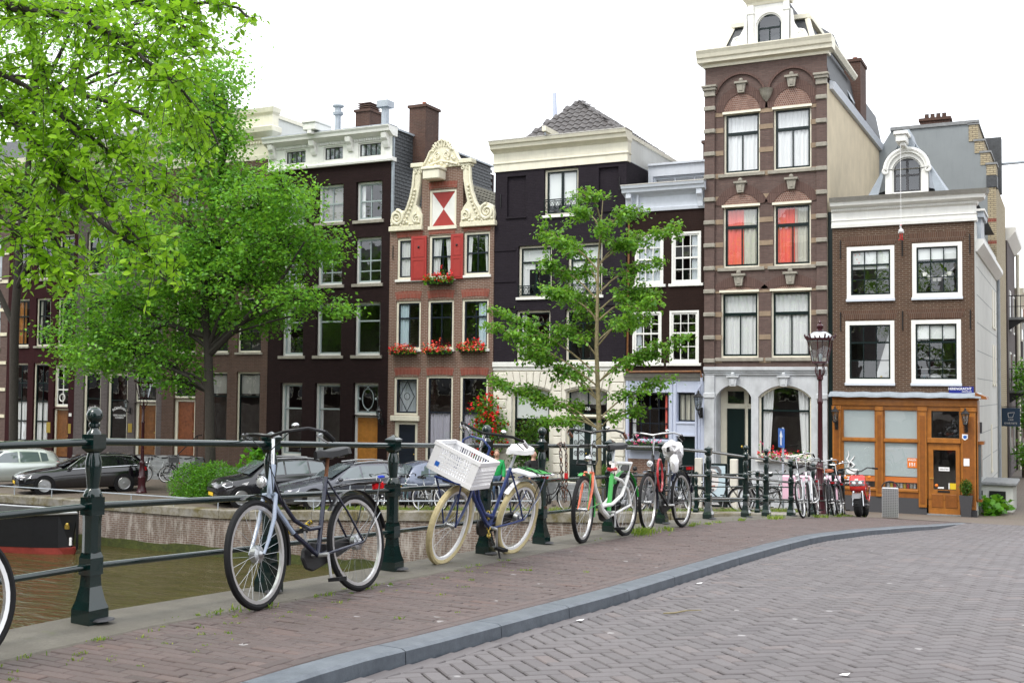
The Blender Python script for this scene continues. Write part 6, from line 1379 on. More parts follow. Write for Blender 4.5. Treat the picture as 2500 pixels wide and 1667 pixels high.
for k, (wd_, z1, m) in enumerate(((6, 15, 'brick_dark'), (5.5, 16, 'brick_gable'), (6, 14.5, 'brick_h3'), (6.5, 17, 'brick_maroon'), (5.5, 15, 'brick_tall'), (6, 16, 'brick_dark'), (6, 15, 'brick_h3'), (6, 16, 'brick_greybrown'))):
    plain_house(x, x+wd_, z1, m, ['dark', 'light brown', 'brown', 'maroon', 'red', 'near-black', 'warm brown', 'grey'][k]+' brick house across the canal behind the photographer'); x += wd_
for k, (x, z1, m) in enumerate(((-127, 16, 'brick_dark'), (-114, 15, 'brick_h3'), (-101, 17, 'brick_maroon'), (-88, 15, 'brick_gable'), (-75, 16, 'brick_dark'))): plain_house(x, x+13, z1, m, ['farthest', 'fourth', 'third', 'second', 'first'][k]+' wide brick house far down the bank behind the photographer')
for k, (x, z1, m) in enumerate(((5, 16, 'brick_dark'), (11, 15, 'brick_gable'), (17, 17, 'brick_h3'), (23, 15, 'brick_tall'), (29, 16, 'brick_maroon'))):
    plain_house(x, x+6, z1, m, ['corner', 'second', 'third', 'fourth', 'last'][k]+' brick house to the right along the bank behind the photographer')
for k, (x, z1, m) in enumerate(((4.5, 14, 'brick_h3'), (10.5, 15, 'brick_dark'), (16.5, 14, 'brick_tall'), (22.5, 16, 'brick_gable'))): plain_house(x, x+6, z1, m, ['corner', 'second', 'third', 'fourth'][k]+' brick house of the row to the right of the side street, out of view', FY+8)
plain_house(-11, 5, 15, 'brick_greybrown', 'brick house closing the street behind the photographer', -34)

# ---------------------------------------------------------------- foliage
def fast_mesh(name, co, quads, mat, rnd=None):
    me = bpy.data.meshes.new(name); nv = len(co); nf, k = quads.shape
    me.vertices.add(nv); me.vertices.foreach_set('co', np.ascontiguousarray(co, dtype=np.float32).ravel())
    me.loops.add(nf*k); me.loops.foreach_set('vertex_index', np.ascontiguousarray(quads, dtype=np.int32).ravel())
    me.polygons.add(nf); me.polygons.foreach_set('loop_start', np.arange(0, nf*k, k, dtype=np.int32))
    me.update(calc_edges=True)
    if rnd is not None:
        a = me.attributes.new('rnd', 'FLOAT', 'POINT'); a.data.foreach_set('value', np.ascontiguousarray(rnd, dtype=np.float32))
    me.materials.append(MAT(mat)); return me
def frames(n, droop=.35, flat=.7, g=None, out=None):
    g = g or rng
    t = g.normal(size=(n, 3)); t[:, 2] = t[:, 2]*.6-droop
    if out is not None: t += out
    t /= np.linalg.norm(t, axis=1)[:, None]
    u = g.normal(size=(n, 3)); u[:, 2] = np.abs(u[:, 2])+flat
    u -= t*(u*t).sum(1)[:, None]; u /= np.linalg.norm(u, axis=1)[:, None]
    return t, np.cross(t, u), u
OVAL = np.array([(0, 0, 0), (.30, .24, .05), (.62, .25, .06), (1, 0, -.04), (.62, -.25, .06), (.30, -.24, .05)])
def leaf_geo(P, size, droop=.35, flat=.7, width=1., oval=False, out=None):
    n = len(P); t, s_, u = frames(n, droop, flat, out=out); sz = (size*rng.uniform(.65, 1.3, n))[:, None]
    if oval:
        sh = OVAL; V = [P + sz*(a*t+b*width*s_+c*u) for a, b, c in sh]; co = np.stack(V, 1).reshape(-1, 3); base = (np.arange(n)*6)[:, None]
        q = np.concatenate([base+np.array([[0, 1, 2, 3]]), base+np.array([[0, 3, 4, 5]])]); k = 6
    else:
        V = [P, P+sz*(.5*t+.34*width*s_+.08*u), P+sz*t, P+sz*(.5*t-.34*width*s_+.08*u)]; co = np.stack(V, 1).reshape(-1, 3); q = (np.arange(n)*4)[:, None]+np.array([[0, 1, 2, 3]]); k = 4
    return co, q, np.repeat(rng.random(n), k)
def leaf_obj(name, P, size, mat, parent, org=None, **kw):
    co, q, r = leaf_geo(P, size, **kw)
    org = org or ORG.get(parent.name, (0, 0, 0))
    me = fast_mesh(name, co-np.array(org), q, mat, r); o = bpy.data.objects.new(name, me); COL.objects.link(o); o.parent = parent; return o
def in_ball(n, shell=2.0):
    d = rng.normal(size=(n, 3)); d /= np.linalg.norm(d, axis=1)[:, None]; return d*(rng.random(n)**(1/shell))[:, None]
def tree(name, label, base, trunk, rad, lobes, clumps, per, size, leaf, bark, spread=.3, depth=1.3, limbs=(), group=None, yj=1.0, sparse=1.0, trunk_mat2=None):
    """trunk: (x, y, z) path; lobes: (x, z, rx, rz); leaves grow in many small clumps through each lobe's volume"""
    r = empty(name, base, label=label, cat='tree', group=group, world=True)
    MB().tube(trunk, rad, 12).map(lambda p: p+Vector((noise.noise(p*1.3)*.04, noise.noise(p*1.3+Vector((9, 0, 0)))*.04, 0))).build('trunk', bark, r, smooth=True)
    T = [Vector(p) for p in trunk]; bb = MB(); tw = MB(); allP = []
    for L in limbs: bb.tube(L, list(np.linspace(.13, .03, len(L))), 7)
    for (x, z, rx, rz) in lobes:
        c = Vector((x, base[1]+random.uniform(-yj, yj), z))
        src = min(T, key=lambda p: (p-Vector((p.x*.0+c.x, c.y, c.z-1.2-.35*rx))).length + (4 if p.z > c.z else 0))
        mid = (src+c)/2+Vector((random.uniform(-.3, .3), random.uniform(-.3, .3), random.uniform(.1, .5)))
        rr = .03+.018*(rx+rz)
        bb.tube([src, src.lerp(mid, .5)+Vector((0, 0, .12)), mid, mid.lerp(c, .6), c], [rr, rr*.85, rr*.7, rr*.5, rr*.3], 7)
        n = max(6, int(clumps*rx*rz*sparse)); K = in_ball(n, 2.4); ry = max(.9, min(rx, 2.2)*depth)
        C_ = np.array(c)+K*np.array((rx, ry, rz))
        for k in range(0, n, 3):
            tw.tube([c+Vector(K[k])*.15, (c+Vector(C_[k]))/2+Vector((0, 0, .12)), C_[k]], [.022, .014, .006], 4)
        allP.append(np.repeat(C_, per, 0)+rng.normal(size=(n*per, 3))*np.array((spread, spread, spread*.7)))
    bb.build('limbs', bark, r, smooth=True); o = tw.build('twigs', bark, r, fixn=False); o['kind'] = 'stuff'
    P = np.concatenate(allP); o = leaf_obj('crown', P, size, leaf, r); return r

L1 = [(-33.75, 4.8, 1.35, .65), (-32.96, 5.92, 1.88, .92), (-31.16, 5.33, 2.13, .9), (-29.22, 4.6, 1.13, .8), (-31.88, 7.23, 1.84, .99), (-29.7, 6.68, 2.27, 1.13), (-26.48, 7.86, 2.02, 1.33), (-24.77, 9.02, 1.58, 1.23), (-24.05, 10.66, 1.02, .92), (-23.46, 8.95, .82, .75), (-25.76, 10.31, 1.81, 1.24), (-28.12, 9.18, 2.29, 1.59), (-29.76, 8.62, 1.97, 1.3), (-27.36, 11.36, 1.58, .95), (-22.78, 6.76, .81, .37), (-23.79, 7.01, 1.01, .48), (-26.25, 6.53, 1.35, .62), (-27.43, 14.06, 1.1, 1.12), (-28.42, 12.88, 1.62, 1.13), (-27.0, 12.75, .7, .95), (-29.31, 14.74, 1.45, 1.14), (-27.87, 15.23, .91, .64)]
L2 = [(-40.03, 19.46, 3.85, 2.27), (-36.17, 18.74, 3.12, 2.01), (-33.04, 17.96, 2.49, 1.94), (-30.77, 17.49, 1.74, 1.38), (-38.57, 15.56, 3.74, 2.23), (-34.83, 15.17, 3.03, 1.97), (-31.8, 14.69, 1.99, 1.73), (-39.48, 12.32, 3.3, 2.04), (-35.92, 11.71, 2.85, 1.61), (-32.85, 11.84, 2.03, 1.39), (-29.65, 16.66, 1.28, 1.02), (-43.48, 17.04, 3.83, 3.12), (-42.67, 11.22, 3.24, 2.29)]
tree('elm_tree', 'leafy elm on the far quay growing out of the clipped round hedge', (-27.85, 31.5, .05),
     [(-27.84, 31.5, -.1), (-27.84, 31.5, 1.3), (-27.93, 31.5, 3.8), (-28.05, 31.5, 5.4), (-28.26, 31.5, 7.0), (-28.2, 31.5, 8.6), (-27.95, 31.5, 10.5), (-27.4, 31.5, 12.6), (-27.66, 31.5, 14.9)], [.22, .185, .165, .155, .145, .12, .10, .07, .04],
     L1, 60, 24, .15, 'leaf_elm', 'bark_dark', spread=.25, limbs=([(-27.95, 31.5, 5.2), (-25.86, 31.2, 6.6), (-24.55, 31.1, 7.64), (-23.46, 31, 8.95)], [(-28.1, 31.5, 5.8), (-29.8, 31.2, 6.3), (-31.5, 31.2, 5.6), (-33.2, 31, 5.2)], [(-28.2, 31.5, 7.5), (-29.3, 31.7, 9.5), (-29.2, 31.7, 12)]))
tree('quay_tree', 'tall airy elm further left on the far quay, its crown filling the upper corner', (-39.8, 33, .0),
     [(-39.77, 33, -.1), (-39.95, 33, 6.45), (-39.69, 33, 11.0), (-39.1, 33, 15.6), (-38.7, 33, 19.1)], [.19, .17, .14, .10, .04], L2, 12, 20, .17, 'leaf_dark', 'bark_dark', spread=.42, limbs=([(-39.9, 33, 8), (-37.5, 32.6, 11), (-34.5, 32.4, 14), (-31.5, 32.3, 16.5)], [(-39.7, 33, 10), (-36.5, 33.4, 15), (-33, 33.4, 18)]))
# young quay tree in layered sprays
yr = empty('young_tree', (-12.22, 30, street(-12.2, 30)), label='slender young tree with pale trunk and layered leaf sprays before the purple-black house', cat='tree', world=True)
TT = [(-12.22, .5), (-12.22, 1.4), (-12.22, 3.2), (-12.31, 5.2), (-12.27, 7.7), (-12.14, 9.5)]
MB().tube([(x, 30, z) for x, z in TT], [.10, .09, .075, .06, .035, .01], 10).build('trunk', 'bark_pale', yr, smooth=True)
tips = [(-14.4, 8.87), (-13.99, 7.79), (-15.31, 6.38), (-15.09, 5.91), (-14.6, 5.23), (-15.54, 4.35), (-14.09, 3.94), (-13.39, 3.07), (-13.02, 9.28), (-10.36, 8.86), (-10.74, 7.77), (-10.22, 6.53), (-10.03, 5.62), (-10.86, 5.14), (-10.41, 4.37), (-11.37, 3.48), (-12.14, 9.6), (-13.6, 8.4), (-11.2, 8.3), (-13.4, 6.9), (-11.2, 7.0), (-13.5, 5.9), (-11.3, 6.1), (-13.6, 4.7), (-11.1, 9.2), (-13.9, 7.1), (-10.9, 6.9), (-12.9, 7.6), (-11.8, 8.6), (-12.6, 6.3)]
bb = MB(); PP = []
for i, (x, z) in enumerate(tips):
    dy = random.uniform(-1.5, 1.5) if i > 8 or i % 2 else random.uniform(-.8, .8)
    tip = Vector((x, 30+dy, z)); reach = abs(x+12.2)
    zb = z-.55*reach-.2 if reach > .3 else z-.8
    zb = max(2.9, zb); sx = float(np.interp(zb, [p[1] for p in TT], [p[0] for p in TT])); a = Vector((sx, 30, zb))
    c = a.lerp(tip, .5)+Vector((0, 0, .18)); bb.tube([a, a.lerp(c, .5)+Vector((0, 0, .06)), c, tip], [.028, .024, .017, .006], 5)
    n = int(6+reach*4.6)
    for k in range(n):
        t = .36+.64*(k+random.random())/n; q = a.lerp(c, t*2) if t < .5 else c.lerp(tip, t*2-1)
        ln = (1.05-t)*.75+.38; d = Vector((random.gauss(0, .8)+.35*(1 if x > -12.2 else -1), random.gauss(0, .9), random.gauss(-.03, .22))).normalized()*ln*random.uniform(.5, 1.)
        e = q+d; bb.tube([q, q+d*.5+Vector((0, 0, .05)), e], [.009, .007, .003], 4)
        m = int(18+ln*40); ts = rng.random(m)[:, None]
        PP.append(np.array(q)*(1-ts)+np.array(e)*ts+rng.normal(size=(m, 3))*np.array((.10, .10, .075)))
bb.build('limbs', 'bark_pale', yr, smooth=True)
leaf_obj('crown', np.concatenate(PP), .122, 'leaf_young', yr, droop=.6, flat=1.0)

# near tree: limbs reaching in over the water from the left, every leaf in sight
nr = empty('overhanging_tree', (-9.6, 1.0, deck(1)-.35), label='near tree whose leafy boughs reach in from the upper left corner', cat='tree', world=True)
MB().tube([(-9.6, 1.0, 2.0), (-9.5, 1.1, 4.0), (-9.3, 1.4, 6.0), (-9.2, 1.8, 8.5), (-9.1, 2.0, 11)], [.30, .26, .22, .17, .08], 12).build('trunk', 'bark_dark', nr, smooth=True)
LA = [(-9.3, 1.4, 6.0), (-9.1, 3.0, 6.9), (-8.6, 5.2, 7.2), (-8.08, 6.21, 7.19), (-7.78, 6.2, 7.1), (-7.44, 6.22, 6.98), (-7.1, 6.23, 6.91), (-6.81, 6.22, 6.82), (-6.55, 6.2, 6.69), (-6.27, 6.18, 6.51), (-6.01, 6.16, 6.33), (-5.85, 6.13, 6.2)]
LB = [(-9.4, 1.3, 5.4), (-9.0, 3.4, 6.2), (-8.6, 5.4, 6.6), (-8.2, 6.19, 6.44), (-7.79, 6.24, 6.24), (-7.54, 6.21, 6.08), (-7.33, 6.16, 5.92), (-7.07, 6.14, 5.73), (-6.8, 6.13, 5.57), (-6.52, 6.11, 5.42), (-6.32, 6.05, 5.28), (-6.05, 6.04, 5.06)]
LC = [(-7.73, 6.3, 7.08), (-7.56, 6.33, 6.87), (-7.4, 6.26, 6.62), (-7.24, 6.19, 6.36), (-6.99, 6.17, 6.06), (-6.77, 6.12, 5.88)]
LD = [(-7.9, 6.1, 7.12), (-7.25, 6.63, 7.08), (-6.87, 6.66, 7.1), (-6.54, 6.67, 7.12), (-6.42, 6.71, 7.12), (-6.18, 6.72, 7.02), (-5.95, 6.73, 6.99), (-5.75, 6.72, 6.92), (-5.6, 6.69, 6.8)]
LK = [(-6.87, 6.66, 7.1), (-6.41, 6.61, 6.97), (-6.23, 6.6, 6.83), (-6.06, 6.58, 6.69), (-5.94, 6.53, 6.55)]
LE = [(-8.7, 5.0, 6.3), (-8.15, 6.23, 6.01), (-7.73, 6.3, 5.53), (-7.41, 6.31, 5.32), (-7.1, 6.33, 4.99)]
LF = [(-8.4, 5.8, 6.5), (-7.9, 6.6, 6.6), (-7.3, 7.0, 6.4), (-6.8, 7.2, 6.2), (-6.4, 7.2, 6.2)]
LG = [(-7.07, 6.14, 5.73), (-6.97, 6.06, 5.54), (-6.52, 6.08, 5.25), (-6.22, 6.13, 5.05), (-5.97, 6.15, 4.88), (-5.76, 6.15, 4.68)]
LH = [(-8.4, 5.6, 6.1), (-7.74, 5.9, 5.57), (-7.41, 5.96, 5.29), (-7.15, 5.99, 5.08), (-6.93, 6.0, 4.9), (-6.81, 6.07, 4.8)]
LI = [(-8.6, 5.4, 6.6), (-7.84, 6.02, 6.55), (-7.47, 6.22, 6.38), (-7.09, 6.32, 6.08), (-6.73, 6.39, 5.82), (-6.42, 6.45, 5.63), (-6.17, 6.47, 5.38)]
LJ = [(-6.81, 6.22, 6.82), (-6.57, 6.44, 6.57), (-6.26, 6.49, 6.37), (-5.98, 6.53, 6.12), (-5.77, 6.54, 5.83)]
for nm, L, r0 in (('A', LA, .052), ('B', LB, .042), ('C', LC, .022), ('D', LD, .022), ('E', LE, .024), ('F', LF, .024), ('G', LG, .02), ('H', LH, .026), ('I', LI, .026), ('J', LJ, .016), ('K', LK, .014)):
    L = [Vector(p) for p in L]; S_ = []
    for a, c in zip(L[:-1], L[1:]): S_ += [a, a.lerp(c, .5)+Vector((random.gauss(0, .015), random.gauss(0, .015), random.gauss(0, .012)))]
    S_.append(L[-1]); MB().tube(S_, list(np.linspace(r0, .008, len(S_))), 8).build('limb', 'bark_dark', nr, smooth=True)
tw = MB(); PP = []; OO = []; LY = [0, 80, 180, 300, 480, 620, 760, 800]; LX = [620, 640, 520, 565, 530, 470, 440, 200]
def twigs(L, i0, n, ln0, ln1, dense=1., drop=.25, yj=.5):
    L = [Vector(p) for p in L]
    for k in range(n):
        t = i0+(len(L)-1-i0)*random.random()**.9; i = min(int(t), len(L)-2); q = L[i].lerp(L[i+1], t-i); ln = random.uniform(ln0, ln1)
        d = Vector((random.gauss(.35, .55), random.gauss(0, .8)*yj*1.6, random.gauss(-drop, .55))).normalized()*ln
        m1 = q+d*.5+Vector((0, 0, .05*ln)); e = q+d+Vector((0, 0, -.16*ln)); a_, b_, _ = px(e)
        if a_ > float(np.interp(b_, LY, LX))+25 or b_ > 770: continue
        tw.tube([q, m1, e], [.0042, .003, .0015], 4)
        nl = int(ln*38*dense)
        for j in range(nl):
            u = .12+.88*j/nl; p = q.lerp(m1, u*2) if u < .5 else m1.lerp(e, u*2-1); s_ = 1 if j % 2 else -1
            side = d.cross(Vector((0, 0, 1))).normalized()*s_; PP.append(p); OO.append(side*.9+d.normalized()*.7)
twigs(LA, 2.2, 95, .35, .8); twigs(LB, 2.2, 95, .3, .7); twigs(LC, 0, 48, .3, .65); twigs(LD, 1, 62, .15, .42); twigs(LK, 0, 40, .2, .42); twigs(LE, 0, 52, .25, .5); twigs(LF, 0, 48, .3, .65, yj=.9); twigs(LG, 0, 56, .2, .45); twigs(LH, 0, 64, .2, .5); twigs(LI, 0, 64, .25, .55); twigs(LJ, 0, 44, .25, .5)
o = tw.build('twigs', 'bark_dark', nr, fixn=False); o['kind'] = 'stuff'
P = np.array(PP); O = np.array(OO)+rng.normal(size=(len(PP), 3))*.35
# keep the boughs where they hang: thin them out towards their right-hand edge and below
pix = np.array([px(p)[:2] for p in P]); lim = np.interp(pix[:, 1], LY, LX); keep = pix[:, 0] < lim+rng.normal(size=len(P))*40
keep &= pix[:, 1] < 770
P, O = P[keep], O[keep]
order = np.argsort([px(p)[2] + (0 if inframe(p, 0) else 50) for p in P]); own = order[:300]; rest = order[300:]
lm = []
for v in range(6):
    co, q, _ = leaf_geo(np.zeros((1, 3)), .068, oval=True, width=random.uniform(.85, 1.1)); lm.append(fast_mesh('leaf', co, q, 'leaf_near'))
og = Vector(ORG[nr.name])
for k, i in enumerate(own): inst('leaf', lm[k % 6], nr, Vector(P[i])-og, (random.uniform(0, 6.28), random.gauss(0, .5), random.uniform(0, 6.28)))
o = leaf_obj('leaves', P[rest], .068, 'leaf_near', nr, oval=True, out=O[rest]*1.2, droop=.55); o['kind'] = 'stuff'
# the rest of its crown, out of the picture above and behind
Cn = in_ball(260, 2.5)*np.array((3.2, 3.2, 2.6))+np.array((-10.2, .6, 10.4)); o = leaf_obj('upper_crown', np.repeat(Cn, 16, 0)+rng.normal(size=(260*16, 3))*.35, .16, 'leaf_near', nr)
for k, (x, y) in enumerate(((-20, .4), (-30, .2), (-41, .5), (-53, .3), (-66, .4), (-80, .2))):
    tree('bank_tree', ['first', 'second', 'third', 'fourth', 'fifth', 'farthest'][k]+' elm along the near bank behind the photographer', (x, y, 2.1), [(x, y, 2.), (x, y, 6), (x+.2, y, 10), (x, y, 15)], [.3, .25, .16, .04],
         [(x-2.2, 9, 2.4, 1.8), (x+2.2, 9.2, 2.4, 1.8), (x, 11.5, 3, 2), (x-1.5, 14, 2.2, 1.6), (x+1.5, 14, 2.2, 1.6), (x, 8, 2.5, 1.3)], 7, 14, .26, 'leaf_elm', 'bark', spread=.45, group='trees on the near bank', yj=1.5)

# hedge, shrub, rose, boxes
def bush(name, label, lobes, n, size, leaf, stem=True, cat='shrub', droop=-.2, flat=.5, shell=3.2, base=None, flowers=None, width=1., spread=.05):
    cx = np.mean([l[0] for l in lobes]); cy = np.mean([l[1] for l in lobes]); base = base if base is not None else street(cx, cy)
    r = empty(name, (cx, cy, base), label=label, cat=cat, world=True); A = []
    vol = [l[3]*l[4]*l[5] for l in lobes]
    for l, v in zip(lobes, vol):
        m = int(n*v/sum(vol)); d = in_ball(m, shell); A.append(d*np.array(l[3:6])+np.array(l[:3])+rng.normal(size=(m, 3))*spread)
    P = np.concatenate(A); P = P[P[:, 2] > base-.02]
    leaf_obj('foliage', P, size, leaf, r, droop=droop, flat=flat, width=width)
    if stem:
        b = MB()
        for l in lobes:
            for _ in range(4): b.tube([(cx+random.gauss(0, .1), cy+random.gauss(0, .1), base-.05), (l[0]+random.gauss(0, l[3]*.4), l[1]+random.gauss(0, l[4]*.4), l[2]+l[5]*.4)], [.025, .008], 5)
        b.build('stems', 'bark', r)
    if flowers:
        mat, cnt, fs = flowers; q = P[rng.choice(len(P), cnt)]; c = np.mean(P, 0); q = q+(q-c)/np.linalg.norm(q-c, axis=1)[:, None]*.05; q[:, 1] -= .05
        Q = np.repeat(q, 7, 0)+rng.normal(size=(cnt*7, 3))*fs*.4; leaf_obj('blossoms', Q, fs, mat, r, droop=0, flat=.2, width=1.5)
    return r
bush('clipped_hedge', 'round clipped bright green hedge at the foot of the elm, beside the black estate car', [(-27.9, 30.6, .55, .75, .8, .78), (-27.0, 30.8, .60, .95, .8, .80), (-26.1, 30.9, .62, .75, .7, .66), (-27.2, 30.6, .22, 1.3, .85, .45)], 15000, .085, 'leaf_hedge', cat='hedge', droop=-.5, flat=.25, shell=5, width=.6)
bush('chestnut_sapling', 'pale green broad-leaved sapling behind the small black hatchback', [(-25.7, 31.6, 1.65, .35, .4, .35), (-25.3, 31.7, 1.95, .3, .3, .25), (-26.0, 31.6, 1.25, .3, .3, .3), (-25.4, 31.5, 1.3, .35, .3, .3)], 420, .22, 'leaf_hedge', width=1.1, spread=.1)
bush('rose_climber', 'tall climbing rose covered in crimson flowers beside the white rusticated wall', [(-20.0, 37.8, 3.3, .55, .3, .55), (-19.55, 37.8, 2.7, .45, .3, .45), (-20.2, 37.8, 2.6, .45, .3, .5), (-20.1, 37.8, 1.8, .4, .3, .5), (-20.3, 37.8, 1.2, .4, .3, .4), (-19.4, 37.8, 2.1, .3, .25, .3)], 2300, .11, 'leaf_hedge', flowers=('petal_red', 150, .085), cat='rose', spread=.1)
bush('laurel_bush', 'dark bush in front of the arched ground floor window', [(-18.1, 37.75, 2.3, .5, .3, .75), (-18.5, 37.75, 1.5, .45, .3, .6), (-17.9, 37.75, 1.3, .4, .3, .5)], 1900, .11, 'leaf_box', spread=.08)
bush('box_shrub', 'small clipped box shrub by the double entrance door', [(-15.0, 37.5, .95, .28, .28, .4)], 900, .07, 'leaf_box')
bush('wall_vine', 'green climbing plant on the side street wall above the hanging signs', [(-2.3, FY+19.5, 4.6, .35, .9, .9), (-2.2, FY+20.5, 3.0, .35, .8, .8), (-2.2, FY+19.0, 1.2, .4, .8, .6)], 1500, .16, 'leaf_hedge', base=.15, cat='climber', spread=.15)
def flower_box(x0, x1, y, z, label, petals=('petal_red',), n=26, lush=.16, name='flower_box', box='box_green', bh=.16):
    r = empty(name, ((x0+x1)/2, y, z), label=label, cat='flower box', group='flower boxes on the house fronts', world=True)
    MB().box(x0, x1, y-.1, y+.1, z, z+bh).build('trough', box, r, bevel=.01)
    m = int(n*11*(x1-x0)); P = np.stack([rng.uniform(x0-.06, x1+.06, m), y-.06+rng.normal(size=m)*.09, z+bh*.6+np.abs(rng.normal(size=m))*lush*.8-.06], 1); leaf_obj('leaves', P, .08, 'leaf_hedge', r, width=1.3)
    for mt in petals:
        k = int(n*(x1-x0)); q = np.stack([rng.uniform(x0-.05, x1+.05, k), y-.12+rng.normal(size=k)*.07, z+bh+np.abs(rng.normal(size=k))*lush-.08], 1)
        leaf_obj('blossoms', np.repeat(q, 6, 0)+rng.normal(size=(k*6, 3))*.03, .07, mt, r, droop=0, flat=.2, width=1.5)
yb = FY-.17
flower_box(-22.85, -21.75, yb-.02, 8.10, 'red geranium box under the shuttered gable window', ('petal_red',), 46, .20)
flower_box(-24.45, -23.35, yb, 5.36, 'red geranium box under the gable house window with the pale blue curtain on its left', ('petal_red', 'petal_orange'))
flower_box(-22.9, -21.75, yb, 5.36, 'red geranium box under the middle uncurtained window of the gable house', ('petal_red', 'petal_orange'))
flower_box(-21.35, -20.3, yb, 5.44, 'fullest red geranium box, nearest the purple-black house', ('petal_red', 'petal_orange'), 30, .2)
flower_box(-14.45, -12.98, FY-.18, 1.90, 'pink flower box under the pale blue shop window', ('petal_pink',), 9, .18, bh=.3)
flower_box(-9.6, -8.05, FY-.16, 1.80, 'pink and red flower trough on the arched stone window sill', ('petal_pink', 'petal_red', 'petal_white'), 10, .16, box='white_paint', bh=.06)
for x, y, z, s_, lab in ((-22.0, 37.2, .62, .3, 'potted green plant behind the lilac curtain window ledge'), (-25.5, 37.0, .6, .35, 'green pot plant with yellow blossom at the orange door steps')):
    r = empty('pot_plant', (x, y, z-.2), label=lab, cat='pot plant', world=True); MB().lathe([(.10, z-.62), (.14, z-.3), (.15, z-.28)], 12, (x, y, 0)).build('pot', 'terracotta', r, smooth=True); leaf_obj('leaves', in_ball(240, 3)*s_+np.array((x, y, z+.05)), .12, 'leaf_hedge', r)
# planter and plants at the cafe
r = empty('cafe_planter', (-3.12, FY-.32, .15), label='tall dark square planter with a small olive bush beside the cafe door', cat='planter', world=True)
MB().frustum((-3.12, FY-.32), (.13, .13), .12, (.19, .19), .84).build('planter', 'planter_grey', r); MB().box(-3.28, -2.96, FY-.48, FY-.16, .80, .83).build('soil', 'soil', r); leaf_obj('foliage', in_ball(700, 2.5)*np.array((.19, .19, .27))+np.array((-3.12, FY-.32, 1.1)), .07, 'leaf_box', r, width=.6); MB().tube([(-3.12, FY-.32, .8), (-3.12, FY-.32, 1.1)], .018, 6).build('stem', 'bark', r)
bush('ground_plant', 'low broad-leaved plant at the foot of the white side wall', [(-2.5, FY+1.0, .35, .32, .35, .28), (-2.35, FY+1.6, .45, .3, .35, .3)], 260, .22, 'leaf_hedge', stem=False, base=.12, cat='plant', width=1.2)
r = empty('cellar_hatch', (-2.2, FY+3.0, .15), label='low white cellar entrance with grey stone cap against the side wall', cat='cellar entrance', world=True)
b = MB(); b.box(-2.82, -1.9, FY+2.3, FY+4.4, .1, 1.0); b.build('wall', 'stucco_side', r); MB().box(-2.86, -1.78, FY+2.15, FY+4.5, 1.0, 1.12).build('cap', 'hard_stone', r, bevel=.03); MB().box(-2.62, -2.12, FY+2.27, FY+2.3, .25, .82).build('grille', 'black_paint', r)
for k in range(6): MB().box(-1.9, -1.87, FY+2.5+k*.3, FY+2.6+k*.3, .15, .95).build('rib', 'stucco_side', r)
# weeds: tufts along the railing foot and the quay edge
def tufts(name, spots, hgt, mat, label=None, n=26):
    A = []; B = []; rn = []; Q = []; o = 0
    for (x, y, z, s_) in spots:
        m = max(5, int(n*s_)); 
        for _ in range(m):
            a = random.uniform(0, 6.28); r0 = abs(random.gauss(0, .035*s_)); bx, by = x+math.cos(a)*r0*1.6, y+math.sin(a)*r0*2.4; hh = hgt*s_*random.uniform(.35, 1.1); lx, ly = random.gauss(0, .5)*hh, random.gauss(0, .5)*hh; w = .0045
            A += [(bx-w, by, z), (bx+w, by, z), (bx+lx*.5+w*.7, by+ly*.5, z+hh*.65), (bx+lx*.5-w*.7, by+ly*.5, z+hh*.65), (bx+lx, by+ly, z+hh*.85)]; Q += [(o, o+1, o+2, o+3), (o+3, o+2, o+4, o+4)]; rn += [random.random()]*5; o += 5
    me = bpy.data.meshes.new(name); me.from_pydata(A, [], [q[:3] if q[2] == q[3] else q for q in [(a, b, c, d) if c != d else (a, b, c, c) for a, b, c, d in Q]]); me.materials.append(MAT(mat))
    at = me.attributes.new('rnd', 'FLOAT', 'POINT'); at.data.foreach_set('value', rn); o_ = bpy.data.objects.new(name, me); COL.objects.link(o_); o_['kind'] = 'stuff'; o_['label'] = label; o_['category'] = 'weeds'; return o_
sp = []
for y, s_ in ((5.0, .5), (5.3, .8), (5.55, 1.0), (5.75, 1.2), (5.95, .9), (6.2, .7), (6.5, .6), (6.9, .7), (7.3, .5), (4.4, .6), (3.9, .6), (8.4, .6), (9.1, .4), (11.6, .5), (12.75, 2.4), (12.9, 2.0), (13.1, 1.6), (13.5, 1.2), (13.8, 1.2), (14.8, 1.2), (15.3, .9), (16.0, 1.1), (17.2, 1.4), (19.2, 2.2), (19.5, 2.0), (19.9, 1.6), (22.8, 1.8), (23.4, 1.5), (25.2, 1.6), (26.2, 1.8), (27.2, 1.5)):
    for k in range(2): q = y+random.gauss(0, .12); sp.append((-4.66+random.gauss(0, .045), q, deck(q)+.004, s_*random.uniform(.5, 1.)))
for k in range(70): q = random.uniform(3.2, 9); sp.append((-4.66+abs(random.gauss(0, .35)), q, deck(q)-.004, random.uniform(.15, .4)))
tufts('weeds', sp, .06, 'grass_blade', 'small green weeds and moss in the joints along the railing foot')
sp = [(random.uniform(-24, -6), QY+.5+abs(random.gauss(0, .5)), 0, random.uniform(.8, 2.2)) for _ in range(420)]; sp = [(x, y, street(x, y), s_) for x, y, z, s_ in sp]
tufts('quay_grass', sp, .085, 'grass_blade', 'yellow-green grass growing along the far quay edge', 16)

